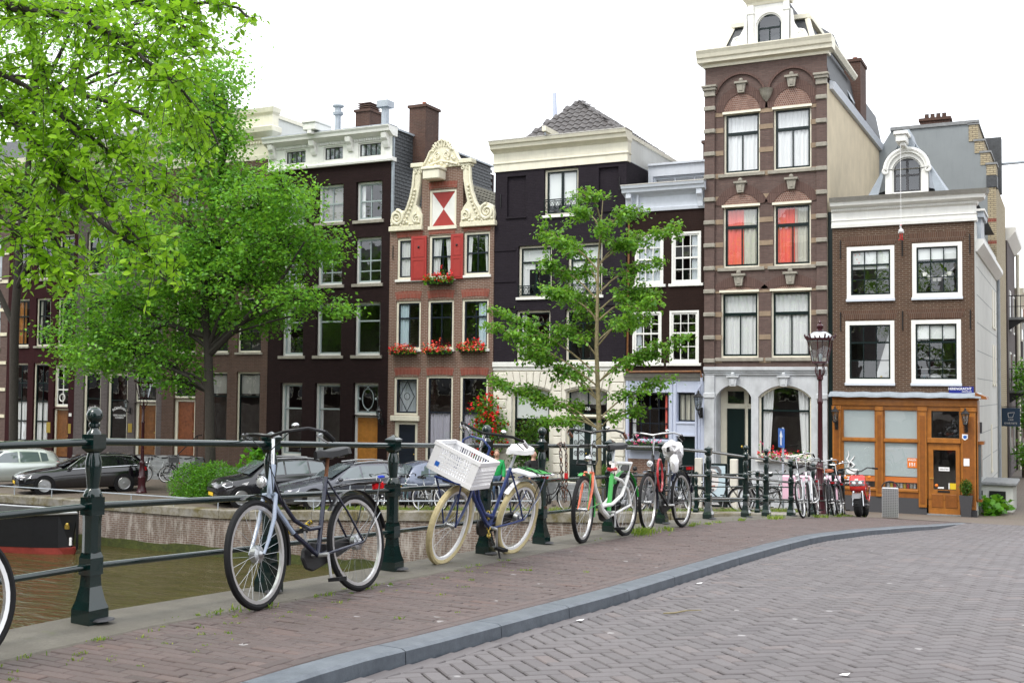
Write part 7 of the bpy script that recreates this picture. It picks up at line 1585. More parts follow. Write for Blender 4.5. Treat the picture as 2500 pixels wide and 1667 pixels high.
# ---------------------------------------------------------------- bicycles
RW = .345
def rotpt(p, a, ax0, ax1):
    q = Matrix.Rotation(a, 3, (Vector(ax1)-Vector(ax0)).normalized()); return Vector(ax0)+q @ (Vector(p)-Vector(ax0))
_wheel = {}
def wheel(parent, c, tyre, rim, spokes, steer=None, tw=.021, hub=False):
    key = (tyre, rim, spokes, tw, hub)
    if key not in _wheel:
        a = MB().torus((0, 0, 0), RW-tw, tw, 'y', 44, 8).build('wheel', tyre, smooth=True)
        b = MB(); n = 44
        for rr, w in ((RW-2*tw+.004, .013),):
            vs = []
            for i in range(n):
                q = 2*PI*i/n
                for r_, h_ in ((rr, -w), (rr, w), (rr-.022, w*.8), (rr-.022, -w*.8)): vs.append((r_*math.cos(q), h_, r_*math.sin(q)))
            b.add(vs, [(i*4+j, i*4+(j+1) % 4, ((i+1) % n)*4+(j+1) % 4, ((i+1) % n)*4+j) for i in range(n) for j in range(4)])
        b = b.build('rim', rim, smooth=True)
        s_ = MB(); r1 = RW-2*tw-.01
        for k in range(spokes):
            q = 2*PI*k/spokes; sg = 1 if k % 2 else -1; qq = q+(.55 if (k//2) % 2 else -.55)
            s_.tube([(.022*math.cos(qq), .028*sg, .022*math.sin(qq)), (r1*math.cos(q), 0, r1*math.sin(q))], .0013, 3)
        s_ = s_.build('spokes', 'steel', fixn=False)
        h_ = MB().lathe([(.012, -.05), (.026, -.035), (.026, -.03), (.016, -.025), (.016, .025), (.026, .03), (.026, .035), (.012, .05)], 12, axis='y')
        if hub: h_.lathe([(.03, -.03), (.055, -.02), (.055, .02), (.03, .03)], 14, axis='y')
        h_ = h_.build('hub', 'steel', smooth=True)
        _wheel[key] = [o.data for o in (a, b, s_, h_)]
        for o in (a, b, s_, h_): bpy.data.objects.remove(o)
    m = _wheel[key]; w = inst('wheel', m[0], parent, c, (0, random.uniform(0, 6), 0))
    if steer: w.rotation_euler = steer
    for nm, d in zip(('rim', 'spokes', 'hub'), m[1:]): inst(nm, d, w, (0, 0, 0))
    return w
def arc(c, r, a0, a1, n=16): return [(c[0]+r*math.cos(a0+(a1-a0)*i/n), 0, c[2]+r*math.sin(a0+(a1-a0)*i/n)) for i in range(n+1)]
def strip(b, pts, w, th=.003, drop=.008):
    n = len(pts); vs = []
    for i, p in enumerate(pts):
        p = Vector(p); t = (Vector(pts[min(i+1, n-1)])-Vector(pts[max(i-1, 0)])).normalized(); nn = Vector((t.z, 0, -t.x))
        for y, d in ((-w, drop), (-w*.6, 0), (w*.6, 0), (w, drop)): vs.append(p+Vector((0, y, 0))-nn*d*1.0)
    b.add(vs, [(i*4+j, i*4+j+1, i*4+5+j, i*4+4+j) for i in range(n-1) for j in range(3)]); return b
def bike(label, rear, front, gz, lean=0., steer=0., col='bike_black', fork=None, tyre='rubber', rim='rim_alu', mud='bike_black', saddle='leather_black', style='lady', rack=True, spokes=28, lamp=True, bars='bike_black', grip='rubber', grp=None, crate=None, stand=False, chaincase='plastic_black', scale=1., tw=.021, name='bicycle', far=False, post='steel', bar_h=1.06, hubd=False):
    dx, dy = front[0]-rear[0], front[1]-rear[1]; wb = 1.12; zr, zf = gz(*rear), gz(*front); d = math.hypot(dx, dy)
    r = empty(name, (rear[0], rear[1], zr), (lean, -math.atan2(zf-zr, d), math.atan2(dy, dx)), label, 'bicycle', grp)
    sc = scale; r.scale = (sc, sc, sc)
    hb, ht = (.94, 0, .70), (.885, 0, .90)                    # steering axis
    F = lambda p: rotpt(p, steer, hb, ht)
    tl = lambda b, pts, rr, n=8: b.tube(pts, rr, n)
    nseg = 6 if far else 9
    fr = MB(); bb_, so = (.47, 0, .29), (.305, 0, .82)
    if style == 'lady':
        tl(fr, [hb, (.86, 0, .60), (.70, 0, .44), bb_], .0165, nseg); tl(fr, [(.905, 0, .83), (.83, 0, .68), (.70, 0, .54), (.55, 0, .47), (.415, 0, .475)], .015, nseg)
    elif style == 'twin':
        tl(fr, [hb, (.80, 0, .55), (.60, 0, .38), bb_], .019, nseg); tl(fr, [(.91, 0, .82), (.74, 0, .55), (.60, 0, .42), (.44, 0, .38)], .019, nseg)
    elif style == 'man': tl(fr, [hb, bb_], .017, nseg); tl(fr, [(.90, 0, .84), (.325, 0, .78)], .015, nseg)
    elif style == 'loop':
        tl(fr, [(.92, 0, .80), (.80, 0, .55), (.62, 0, .32), (.47, 0, .24)], .030, nseg)
    fr.tube([hb, ht], .02, nseg)
    if style != 'loop':
        tl(fr, [bb_, so], .0165, nseg)
        for s_ in (-1, 1):
            tl(fr, [(.44, s_*.03, .29), (.2, s_*.055, .32), (0, s_*.062, RW)], .010, nseg); tl(fr, [(.315, s_*.02, .79), (.16, s_*.055, .57), (0, s_*.062, RW)], .008, nseg)
    else:
        for s_ in (-1, 1):
            tl(fr, [(.47, s_*.035, .25), (0, s_*.07, RW)], .014, nseg); tl(fr, [(0, s_*.07, RW), (.06, s_*.07, .50), (.20, s_*.05, .62), (.33, s_*.02, .655)], .018, nseg)
            tl(fr, [(.60, s_*.0, .36), (.45, s_*.045, .37), (.22, s_*.06, .46), (.05, s_*.065, .66), (-.06, s_*.06, .80), (.30, s_*.03, .81)], .020, nseg)
    fr.build('frame', col, r, smooth=True)
    if style == 'loop': MB().tube([(.45, 0, .27), (.345, 0, .66)], .026, 9).tube([(.345, 0, .655), (.335, 0, .70)], .02, 9).build('seat_tube', 'bike_green', r, smooth=True); MB().tube([(.335, 0, .69), (.29, 0, .80)], .022, 9).build('seat_tube_top', col, r, smooth=True)
    MB().tube([so, (.265, 0, .955)], .0135, 8).build('seat_post', post, r, smooth=True)
    # saddle: wide at the back, nose to the front
    b = MB(); prof = [(-.02, .03, .985), (.01, .10, 1.005), (.08, .122, 1.0), (.15, .088, .985), (.20, .046, .98), (.27, .032, .985), (.31, .016, .975)]; vs = []; m = 9
    for x, w, z in prof:
        for j in range(m):
            q = PI*j/(m-1); vs.append((.10+x, w*math.cos(q), z+.028*math.sin(q)-(.03 if j in (0, m-1) else 0)))
    b.add(vs, [(i*m+j, i*m+j+1, (i+1)*m+j+1, (i+1)*m+j) for i in range(len(prof)-1) for j in range(m-1)]+[tuple(range(m)), tuple(range((len(prof)-1)*m, len(prof)*m))]+[(i*m, (i+1)*m, (i+2)*m-1, (i+1)*m-1) for i in range(len(prof)-1)])
    sd_ = b.build('saddle', saddle, r, smooth=True)
    if not far: MB().torus((.17, .05, .955), .022, .004, 'z', 12, 4).torus((.17, -.05, .955), .022, .004, 'z', 12, 4).tube([(.14, -.05, .96), (.34, -.015, .965), (.34, .015, .965), (.14, .05, .96)], .004, 5).build('saddle_springs', 'steel', sd_)
    wheel(r, (0, 0, RW), tyre, rim, spokes, tw=tw, hub=True)
    # front assembly turned about the steering axis
    hub = F((wb, 0, RW)); sv = (Vector(ht)-Vector(hb)).normalized(); e = Matrix.Rotation(steer, 3, sv).to_euler()
    wheel(r, hub, tyre, rim, spokes, steer=tuple(e), tw=tw, hub=hubd)
    fk = MB()
    for s_ in (-1, 1): fk.tube([F((.935, s_*.045, .715)), F((.985, s_*.055, .56)), F((1.06, s_*.055, .43)), F((wb, s_*.052, RW))], [.014, .014, .012, .009], nseg)
    fk.tube([F((.94, -.05, .715)), F((.94, .05, .715))], .014, nseg); fk.build('fork', fork or col, r, smooth=True)
    st = MB(); st.tube([F(ht), F((.862, 0, bar_h))], .0125, 8); st.tube([F((.862, 0, bar_h)), F((.885, 0, bar_h+.01))], .013, 8); st.build('stem', 'chrome', r, smooth=True)
    hbp = [(.62, .30, bar_h-.03), (.72, .305, bar_h+.015), (.83, .25, bar_h+.04), (.90, .12, bar_h+.03), (.885, 0, bar_h+.01), (.90, -.12, bar_h+.03), (.83, -.25, bar_h+.04), (.72, -.305, bar_h+.015), (.62, -.30, bar_h-.03)]
    hp = [F(p) for p in hbp]; sm = []
    for a, c in zip(hp[:-1], hp[1:]): sm += [a, a.lerp(c, .5)]
    sm.append(hp[-1]); h_ = MB().tube(sm, .0115, 8).build('handlebar', bars, r, smooth=True)
    for s_ in (1, -1):
        MB().tube([F((.60, s_*.30, bar_h-.037)), F((.72, s_*.305, bar_h+.013))], .0175, 8).build('grip', grip, h_, smooth=True)
        if not far: MB().tube([F((.74, s_*.29, bar_h+.005)), F((.79, s_*.285, bar_h-.01)), F((.66, s_*.30, bar_h-.06))], .006, 5).build('brake_lever', 'alu', h_, smooth=True)
    if not far:
        MB().tube([F((.80, .26, bar_h+.04)), F((.95, .18, bar_h+.02)), F((1.0, .05, bar_h-.10)), F((.95, .03, .85)), F((.96, .04, .72))], .0035, 4).tube([F((.80, -.26, bar_h+.04)), F((.98, -.14, bar_h+.04)), F((1.0, 0, bar_h-.08)), (.9, .03, .80), (.8, .02, .60)], .0035, 4).build('cable', 'rubber', h_)
        MB().ball(F((.86, .17, bar_h+.065)), .026, 10, sz=.7).build('bell', 'chrome', h_, smooth=True)
    a0, a1 = R(20), R(190)
    if mud:
        b = strip(MB(), arc((0, 0, RW), RW+.022, R(-12+180), R(40), 20), .026); m1 = b.build('mudguard', mud, r, smooth=True, fixn=False)
        b = strip(MB(), arc((wb, 0, RW), RW+.022, R(195), R(70), 18), .024); b.map(F).build('mudguard', mud, r, smooth=True, fixn=False)
        if not far: MB().tube([(0, .06, RW), (-.30, .03, RW+.20)], .003, 4).tube([(0, -.06, RW), (-.30, -.03, RW+.20)], .003, 4).build('mudguard_stay', 'steel', m1)
    if chaincase:
        b = MB().prism([(.0, RW-.04), (-.03, RW), (0, RW+.045), (.30, .36), (.47, .385), (.555, .34), (.575, .28), (.54, .21), (.47, .185), (.40, .20)], 'y', -.075, -.045); b.build('chain_case', chaincase, r, bevel=.008 if not far else 0)
    cr = MB().tube([(.47, -.09, .29), (.47, .09, .29)], .014, 8); q = random.uniform(-.4, .3)-PI/2
    for s_ in (1, -1): cr.tube([(.47, s_*.085, .29), (.47+s_*.17*math.cos(q), s_*.095, .29+s_*.17*math.sin(q))], .010, 6)
    cr = cr.build('crank', 'alu', r, smooth=True)
    for s_ in (1, -1): x, z = .47+s_*.17*math.cos(q), .29+s_*.17*math.sin(q); MB().box(x-.045, x+.045, s_*.10, s_*.19, z-.012, z+.012).build('pedal', 'rubber', cr)
    if rack:
        b = MB(); z = .765
        b.tube([(.22, .05, z-.02), (.02, .065, z), (-.30, .06, z), (-.33, 0, z), (-.30, -.06, z), (.02, -.065, z), (.22, -.05, z-.02)], .0065, 6)
        for x in (-.20, -.08, .05): b.tube([(x, -.062, z), (x, .062, z)], .004, 5)
        for y in (-.02, .02): b.tube([(.1, y, z), (-.31, y, z)], .004, 5)
        for s_ in (-1, 1): b.tube([(-.28, s_*.062, z), (-.16, s_*.07, .52), (0, s_*.075, RW)], .0055, 5)
        rk = b.build('rack', rack if isinstance(rack, str) else 'bike_black', r, smooth=True); MB().box(-.36, -.325, -.045, .045, z-.05, z+.005).build('tail_light', 'tail_red', rk, bevel=.006)
    if lamp: l_ = MB().lathe([(.012, -.05), (.03, -.03), (.04, 0), (.036, .008)], 12, axis='x').map(lambda p: F(p+Vector((1.03, 0, .80)))).build('headlamp', 'chrome', r, smooth=True); MB().lathe([(.035, .004), (.02, .014), (.004, .017)], 12, axis='x').map(lambda p: F(p+Vector((1.03, 0, .80)))).build('headlamp_lens', 'lens', l_, smooth=True)
    if stand: MB().tube([(.42, .03, .27), (.40, .14, .03), (.44, .17, .01)], .009, 6).build('kickstand', 'bike_black', r, smooth=True)
    return r
dk = lambda x, y: deck(y)
b1 = bike('blue-grey step-through bicycle with turned front wheel, nearest whole bike on the railing', (-4.60, 6.80), (-4.60, 5.66), dk, .15, R(7), 'bike_navy', fork='bike_steelblue', mud='bike_black', style='lady', hubd=True, post='rust', bar_h=1.09)
MB().tube([(.94, 0, .70), (.86, 0, .60), (.72, 0, .455)], .0175, 9).build('front_tube', 'bike_steelblue', b1, smooth=True); MB().tube([(.942, 0, .69), (.882, 0, .91)], .0215, 9).build('head_tube', 'bike_steelblue', b1, smooth=True)
b2 = bike('blue transport bicycle with cream tyres, white saddle and a white crate in front', (-4.86, 9.70), (-4.95, 8.52), dk, -.20, R(6), 'bike_blue', tyre='tyre_cream', rim='rim_white', mud='plastic_white', saddle='saddle_white', style='twin', rack='bike_blue', bars='rubber', grip='plastic_white', tw=.027, stand=True, scale=1.04, bar_h=1.12)
F2 = lambda p: rotpt(p, R(6), (.94, 0, .70), (.885, 0, .90))
b = MB(); z = .74
b.tube([(.97, .12, .98), (.99, .12, .84), (1.06, .13, z), (1.34, .12, z), (1.34, -.12, z), (1.06, -.13, z), (.99, -.12, .84), (.97, -.12, .98)], .010, 7)
for s_ in (-1, 1): b.tube([(1.32, s_*.12, z), (1.22, s_*.08, .55), (1.12, s_*.06, RW)], .008, 6)
b.tube([(.99, .13, .84), (.97, .13, 1.04), (.985, .06, 1.09), (.985, -.06, 1.09), (.97, -.13, 1.04), (.99, -.13, .84)], .010, 7); b.map(F2).build('front_carrier', 'bike_blue', b2, smooth=True)
# crate with open grid sides

def crate(label, M4, L=.40, Wd=.30, Hh=.21):
    r = empty('plastic_crate', label=label, cat='crate'); r.matrix_world = M4
    b = MB(); b.box(-L/2, L/2, -Wd/2, Wd/2, 0, .008)
    for x in (-L/2, L/2): b.box(x-.006, x+.006, -Wd/2, Wd/2, 0, .035); b.box(x-.009, x+.009, -Wd/2-.008, Wd/2+.008, Hh-.03, Hh)
    for y in (-Wd/2, Wd/2): b.box(-L/2, L/2, y-.006, y+.006, 0, .035); b.box(-L/2-.008, L/2+.008, y-.009, y+.009, Hh-.03, Hh)
    b.build('rim', 'plastic_white', r); b = MB()
    for y in (-Wd/2, Wd/2):
        for k in range(19):
            x = -L/2+.012+k*(L-.024)/18; w = .0085 if k % 6 else .014; b.box(x-w/2, x+w/2, y-.004, y+.004, .03, Hh-.028)
        for z in (.065, .095, .125, .155): b.box(-L/2, L/2, y-.0035, y+.0035, z-.0075, z+.0075)
        b.box(-L/2, -L/2+.07, y-.003, y+.003, .03, Hh-.03); b.box(L/2-.07, L/2, y-.003, y+.003, .03, Hh-.03)
    for x in (-L/2, L/2):
        for k in range(13):
            y = -Wd/2+.012+k*(Wd-.024)/12; b.box(x-.004, x+.004, y-.005, y+.005, .03, Hh-.028)
        for z in (.065, .095, .125, .155): b.box(x-.0035, x+.0035, -Wd/2, Wd/2, z-.0075, z+.0075)
    o = b.build('grid_walls', 'plastic_white', r); MB().box(L/2-.10, L/2-.06, Wd/2+.004, Wd/2+.006, .05, .09).build('blue_sticker', 'sign_road', r); MB().box(-L/2+.06, -L/2+.10, -Wd/2-.006, -Wd/2-.004, .05, .09).build('blue_sticker', 'sign_road', r); return r
bpy.context.view_layer.update()
Mc = b2.matrix_world @ Matrix.Translation(F2((1.17, 0, .755))) @ Matrix.Rotation(R(6), 4, 'Z') @ Matrix.Rotation(R(90), 4, 'Z') @ Matrix.Rotation(R(11), 4, 'Y'); crate('white plastic crate with slotted sides on the front carrier of the blue bicycle', Mc, .44, .34, .24)
MB().box(-.30, .16, -.13, .13, .775, .79).map(lambda p: p+Vector((0, 0, .012*math.sin(p.x*30)))).build('newspaper', 'plastic_white', b2); MB().box(-.24, -.05, -.131, .131, .7905, .794).build('newspaper_band', 'bike_green', b2)
b = MB()
for x in (-.22, -.1, .02): b.tube([(x, .14, .78), (x, .05, .81), (x, -.05, .81), (x, -.14, .78)], .005, 5)
b.tube([(-.05, .135, .78), (.0, .10, .40)], .004, 4); b.build('elastic_straps', 'rubber', b2)
b3 = bike('white and green hand-painted bicycle with an orange fork and black front rack', (-4.70, 12.36), (-4.74, 11.16), dk, .04, R(8), 'bike_white', fork='bike_orange', mud='bike_green', style='loop', rack=None, lamp=False, bars='bike_black', grip='wood_door', tw=.024, scale=1.05, bar_h=1.12)
b = MB(); b.tube([(.97, .11, .84), (.97, .11, .98), (.96, .08, 1.0), (.96, -.08, 1.0), (.97, -.11, .98), (.97, -.11, .84)], .009, 7); b.tube([(.97, .11, .84), (1.0, .11, .80), (1.0, -.11, .80), (.97, -.11, .84)], .009, 7); b.build('front_rack', 'bike_black', b3, smooth=True); MB().ball((.95, 0, .86), .045, 12, sz=.7).build('bell', 'chrome', b3, smooth=True)
for k in range(2): MB().tube([(wb_x, .06, z_) for wb_x, z_ in ((1.12, .345), (1.02, .70) if k == 0 else (.78, .40))], .004, 5).build('mudguard_stay', 'bike_green', b3)
MB().torus((.33, 0, .74), .04, .017, 'z', 16, 8).map(lambda p: p+Vector((noise.noise(p*50)*.02, 0, noise.noise(p*40)*.02))).build('cloth_lock', 'bike_red', b3, smooth=True)
b4 = bike('black bicycle with red chain lock and a plastic bag over its saddle', (-4.66, 14.36), (-4.72, 13.18), dk, .06, R(6), 'bike_black', fork='bike_black', mud='bike_navy', style='lady', bars='alu', grip='rubber', scale=1.04, bar_h=1.13)
ring = [(.86+.15*math.sin(q), .07+.03*math.sin(q), .66+.19*math.cos(q)) for q in np.linspace(0, 2*PI, 30)[:-1]]
MB().tube(ring, [.013+.004*math.sin(i*2.1) for i in range(29)], 7, True).build('chain_lock', 'bike_red', b4, smooth=True)
bpy.context.view_layer.update()
bag = MB().ball((0, 0, 0), 1, 34).map(lambda p: Vector((p.x*.145, p.y*.11, p.z*.09+(-.16*max(0, .3-p.x) if p.z < 0 and p.x < .2 else 0)))+Vector((noise.noise(p*2.3), noise.noise(p*2.3+Vector((5, 0, 0))), noise.noise(p*2.6+Vector((0, 7, 0)))))*.045)
bo = one(bag, 'plastic_bag', ['plastic_white'], 'crumpled white plastic bag tied over the saddle of the black bicycle', 'plastic bag', smooth=True); bo.matrix_world = b4.matrix_world @ Matrix.Translation((.24, 0, .99))
one(MB().ball((0, 0, 0), 1, 12).map(lambda p: Vector((p.x*.08, p.y*.05, p.z*.12))+Vector((noise.noise(p*2.), noise.noise(p*2.+Vector((5, 0, 0))), 0))*.03), 'plastic_bag', 'plastic_white', 'small white bag tail hanging under the bagged saddle of the black bicycle', 'plastic bag', smooth=True).matrix_world = b4.matrix_world @ Matrix.Translation((.33, .05, .80))
b0 = bike('bicycle cut off by the picture edge, only its rear wheel rim showing', (-4.62, 3.55), (-4.64, 2.43), dk, .14, R(5), 'bike_black', mud=None, rack=None)
b5 = bike('silver bicycle facing the camera against the far bend of the railing', (-4.80, 22.4), (-4.56, 21.25), dk, .12, R(-12), 'bike_silver', fork='bike_silver', mud=None, style='lady', bars='alu', rack='steel', bar_h=1.15)
bike('dark bicycle behind the silver one, its handlebar over the far railing post', (-4.78, 25.4), (-4.70, 24.3), dk, .12, R(10), 'bike_black', style='lady', bars='chrome', bar_h=1.16, saddle='terracotta')
bike('dark bicycle chained beyond the silver one where the railing ends', (-4.86, 26.9), (-4.74, 25.85), dk, .1, R(-8), 'bike_black', bars='chrome', bar_h=1.14)
bike('white and grey bicycle close behind the silver one on the railing', (-4.84, 23.9), (-4.78, 22.85), dk, .12, R(12), 'plastic_white', fork='bike_silver', mud=None, bars='chrome', rack='steel', bar_h=1.13)
sg = lambda x, y: street(x, y)
fb = [((-17.9, 29.55), (-16.95, 29.15), 'bike_silver', 'grey city bicycle side-on on the far quay below the crate bike', dict(rim='rim_white')),
      ((-17.3, 30.2), (-16.6, 29.35), 'bike_black', 'black bicycle with a front basket parked behind the grey city bike', dict()),
      ((-19.7, 30.3), (-19.3, 29.25), 'bike_black', 'dark bicycle with a blue saddle near the grey estate car', dict(saddle='saddle_blue', rim='rim_alu')),
      ((-18.9, 30.4), (-18.3, 29.4), 'bike_teal', 'teal bicycle between the blue-saddled bike and the grey city bike', dict()),
      ((-16.2, 30.2), (-15.5, 29.4), 'bike_black', 'black upright bicycle on the far quay behind the white saddle', dict(bars='chrome')),
      ((-15.2, 30.3), (-14.3, 29.7), 'bike_silver', 'silver bicycle on the far quay beyond the hanging chains', dict(bars='chrome')),
      ((-14.2, 30.4), (-13.2, 29.9), 'bike_black', 'black bicycle on the far quay beside the young tree', dict()),
      ((-11.6, 30.2), (-10.8, 29.4), 'bike_navy', 'navy bicycle on the far quay right of the young tree', dict()),
      ((-10.2, 30.4), (-9.4, 29.7), 'bike_black', 'black bicycle beside the poster stand', dict()),
      ((-8.1, 29.9), (-9.05, 29.35), 'bike_black', 'heavy black bicycle with fat tyres behind the thin quay railing', dict(tw=.03, style='man')),
      ((-7.3, 30.3), (-7.75, 29.3), 'bike_black', 'dark bicycle with reflectors beside the pink cargo box', dict(bars='chrome')),
      ((-6.6, 30.7), (-5.9, 29.9), 'bike_black', 'black bicycle in front of the pink cargo box', dict(bars='chrome', saddle='terracotta')),
      ((-7.9, 30.9), (-7.0, 30.4), 'bike_silver', 'white-handled bicycle leaning by the one-way sign', dict(bars='chrome', fork='plastic_white')),
      ((-33.2, 36.6), (-33.9, 35.8), 'bike_black', 'black bicycle with a crate parked at the stoop by the hedge', dict()),
      ((-32.3, 36.7), (-33.0, 35.9), 'bike_black', 'second black bicycle at the stoop, nearest the hedge', dict()),
      ((-34.4, 36.5), (-34.9, 35.6), 'bike_silver', 'grey bicycle by the red lamp post at the stoop', dict())]
for rr, ff, c, lab, kw in fb: bike(lab, rr, ff, sg, random.uniform(.0, .08), R(random.uniform(-25, 25)), c, grp='bicycles parked on the far quay', far=True, spokes=18, rack=random.random() < .7, **kw)
for (x, y), lab, m in (((-16.75, 29.45), 'black front basket on the bicycle beside the grey city bike', 'plastic_black'), ((-33.75, 35.95), 'grey crate on the bicycle parked at the stoop', 'plastic_grey')):
    r = empty('bike_basket', (x, y, street(x, y)+.85), (0, 0, .9), lab, 'basket'); b = MB()
    for z in (0, .09, .18, .27): b.tube([(-.2, -.15, z), (.2, -.15, z), (.2, .15, z), (-.2, .15, z)], .012, 5, True)
    for k in range(7): t = -.2+k*.066; b.tube([(t, -.15, 0), (t, -.15, .27)], .010, 4); b.tube([(t, .15, 0), (t, .15, .27)], .010, 4)
    for k in range(5): t = -.15+k*.075; b.tube([(-.2, t, 0), (-.2, t, .27)], .010, 4); b.tube([(.2, t, 0), (.2, t, .27)], .010, 4)
    b.build('basket_wire', m, r); MB().box(-.19, .19, -.14, .14, .0, .2).build('basket_liner', m, r)
# steel hoops the bikes stand at
for k, (x, y) in enumerate(((-20.2, 29.9), (-18.6, 29.9), (-17.2, 29.9), (-15.8, 29.9), (-14.6, 30.0))):
    z = street(x, y); one(MB().tube([(x-.4, y-.1, z-.05), (x-.4, y-.1, z+.68), (x-.34, y-.1, z+.76), (x+.34, y+.1, z+.76), (x+.4, y+.1, z+.68), (x+.4, y+.1, z-.05)], .024, 8), 'bike_hoop', 'zinc', ['grey steel bike hoop by the dark estate car', 'grey steel bike hoop second from the parked cars', 'middle grey steel bike hoop on the far quay', 'fourth grey steel bike hoop from the parked cars', 'grey steel bike hoop nearest the young tree'][k], 'bike hoop', 'bike hoops on the far quay', smooth=True)
# pink cargo bike
x, y = -6.25, 29.6; z = street(x, y); r = empty('cargo_bike', (x, y, z), (0, 0, R(192)), 'cargo bike with a large pink box behind the bend of the railing', 'cargo bike')
MB().box(-.85, .62, -.32, .32, .36, .98).build('cargo_box', 'pink_panel', r, bevel=.02); MB().tube([(.62, 0, .6), (1.1, 0, .45), (1.3, 0, .35)], .025, 8).tube([(1.1, 0, .45), (1.0, 0, .95)], .02, 8).build('frame', 'bike_black', r, smooth=True); MB().tube([(.72, -.3, 1.05), (.8, 0, 1.1), (.72, .3, 1.05)], .014, 7).build('handlebar', 'chrome', r, smooth=True)
MB().box(.86, 1.12, -.1, .1, .95, 1.02).build('saddle', 'leather_black', r, bevel=.02); wheel(r, (1.3, 0, RW), 'rubber', 'rim_alu', 18)
for s_ in (-1, 1): wheel(r, (-.35, s_*.38, RW*.8), 'rubber', 'rim_alu', 18).scale = (.8, .8, .8)
# chains and locks on the railing
def chain(name, label, paths, lk=.032, rad=.005, mat='chain_rust', bits=()):
    r = empty(name, paths[0][0], label=label, cat='chain', world=True); me = None
    b = MB(); n = 14
    pts = [(math.copysign(max(0, lk*.5-.012), math.cos(q))+.014*math.cos(q), .014*math.sin(q), 0) for q in np.linspace(0, 2*PI, n+1)[:-1]]; o = b.tube(pts, rad, 6, True).build('link', mat, smooth=True); me = o.data; bpy.data.objects.remove(o); og = Vector(paths[0][0])
    for P in paths:
        P = [Vector(p) for p in P]; L_ = [0.]
        for a, c in zip(P[:-1], P[1:]): L_.append(L_[-1]+(c-a).length)
        k = 0; s_ = 0.
        while s_ < L_[-1]-lk*.5:
            i = max(j for j in range(len(L_)-1) if L_[j] <= s_+1e-6); t = (P[i+1]-P[i]).normalized(); p = P[i]+t*(s_-L_[i]); q = t.to_track_quat('X', 'Z').to_euler()
            o = inst('link', me, r, p-og, q); o.rotation_euler.rotate_axis('X', (PI/2 if k % 2 else 0)+.3); s_ += lk*1.02; k += 1
    return r
Yc = 11.15; zc = deck(Yc)
chain('rusty_chain', 'two rusty chain loops with a red link hanging from the top rail', [[(-4.97, Yc-.05, zc+1.05), (-4.955, Yc-.06, zc+.95), (-4.95, Yc-.05, zc+.75), (-4.94, Yc-.02, zc+.55), (-4.94, Yc, zc+.42)], [(-4.97, Yc+.07, zc+1.05), (-4.955, Yc+.08, zc+.95), (-4.95, Yc+.08, zc+.7), (-4.94, Yc+.05, zc+.5), (-4.94, Yc+.02, zc+.40)], [(-4.99, Yc-.05, zc+1.05), (-4.98, Yc, zc+1.062), (-4.98, Yc+.07, zc+1.05)]], .042, .006)
one(MB().tube([(-4.95, Yc+.075, zc+.74), (-4.95, Yc+.075, zc+.68)], .022, 8), 'padlock', 'petal_red', 'red padlock in the hanging rusty chains', 'padlock', smooth=True)
one(MB().tube([(-4.92, 6.12, deck(6.2)+.68), (-4.90, 6.14, deck(6.2)+.60), (-4.88, 6.2, deck(6.2)+.5), (-4.83, 6.3, deck(6.2)+.42), (-4.78, 6.36, deck(6.2)+.46), (-4.74, 6.4, deck(6.2)+.5)], [.014+.003*(i % 2) for i in range(6)], 8), 'cable_lock', ['chain_lock_yellow'], 'black and yellow cable lock tying the blue-grey bicycle to its post', 'bike lock', smooth=True)
chain('brass_chain', 'short brass-coloured chain locking the blue bicycle to the post', [[(-4.86, 9.25, deck(9.3)+.42), (-4.84, 9.22, deck(9.3)+.32), (-4.80, 9.15, deck(9.3)+.22), (-4.74, 9.05, deck(9.3)+.24)]], .036, .005, 'brass')

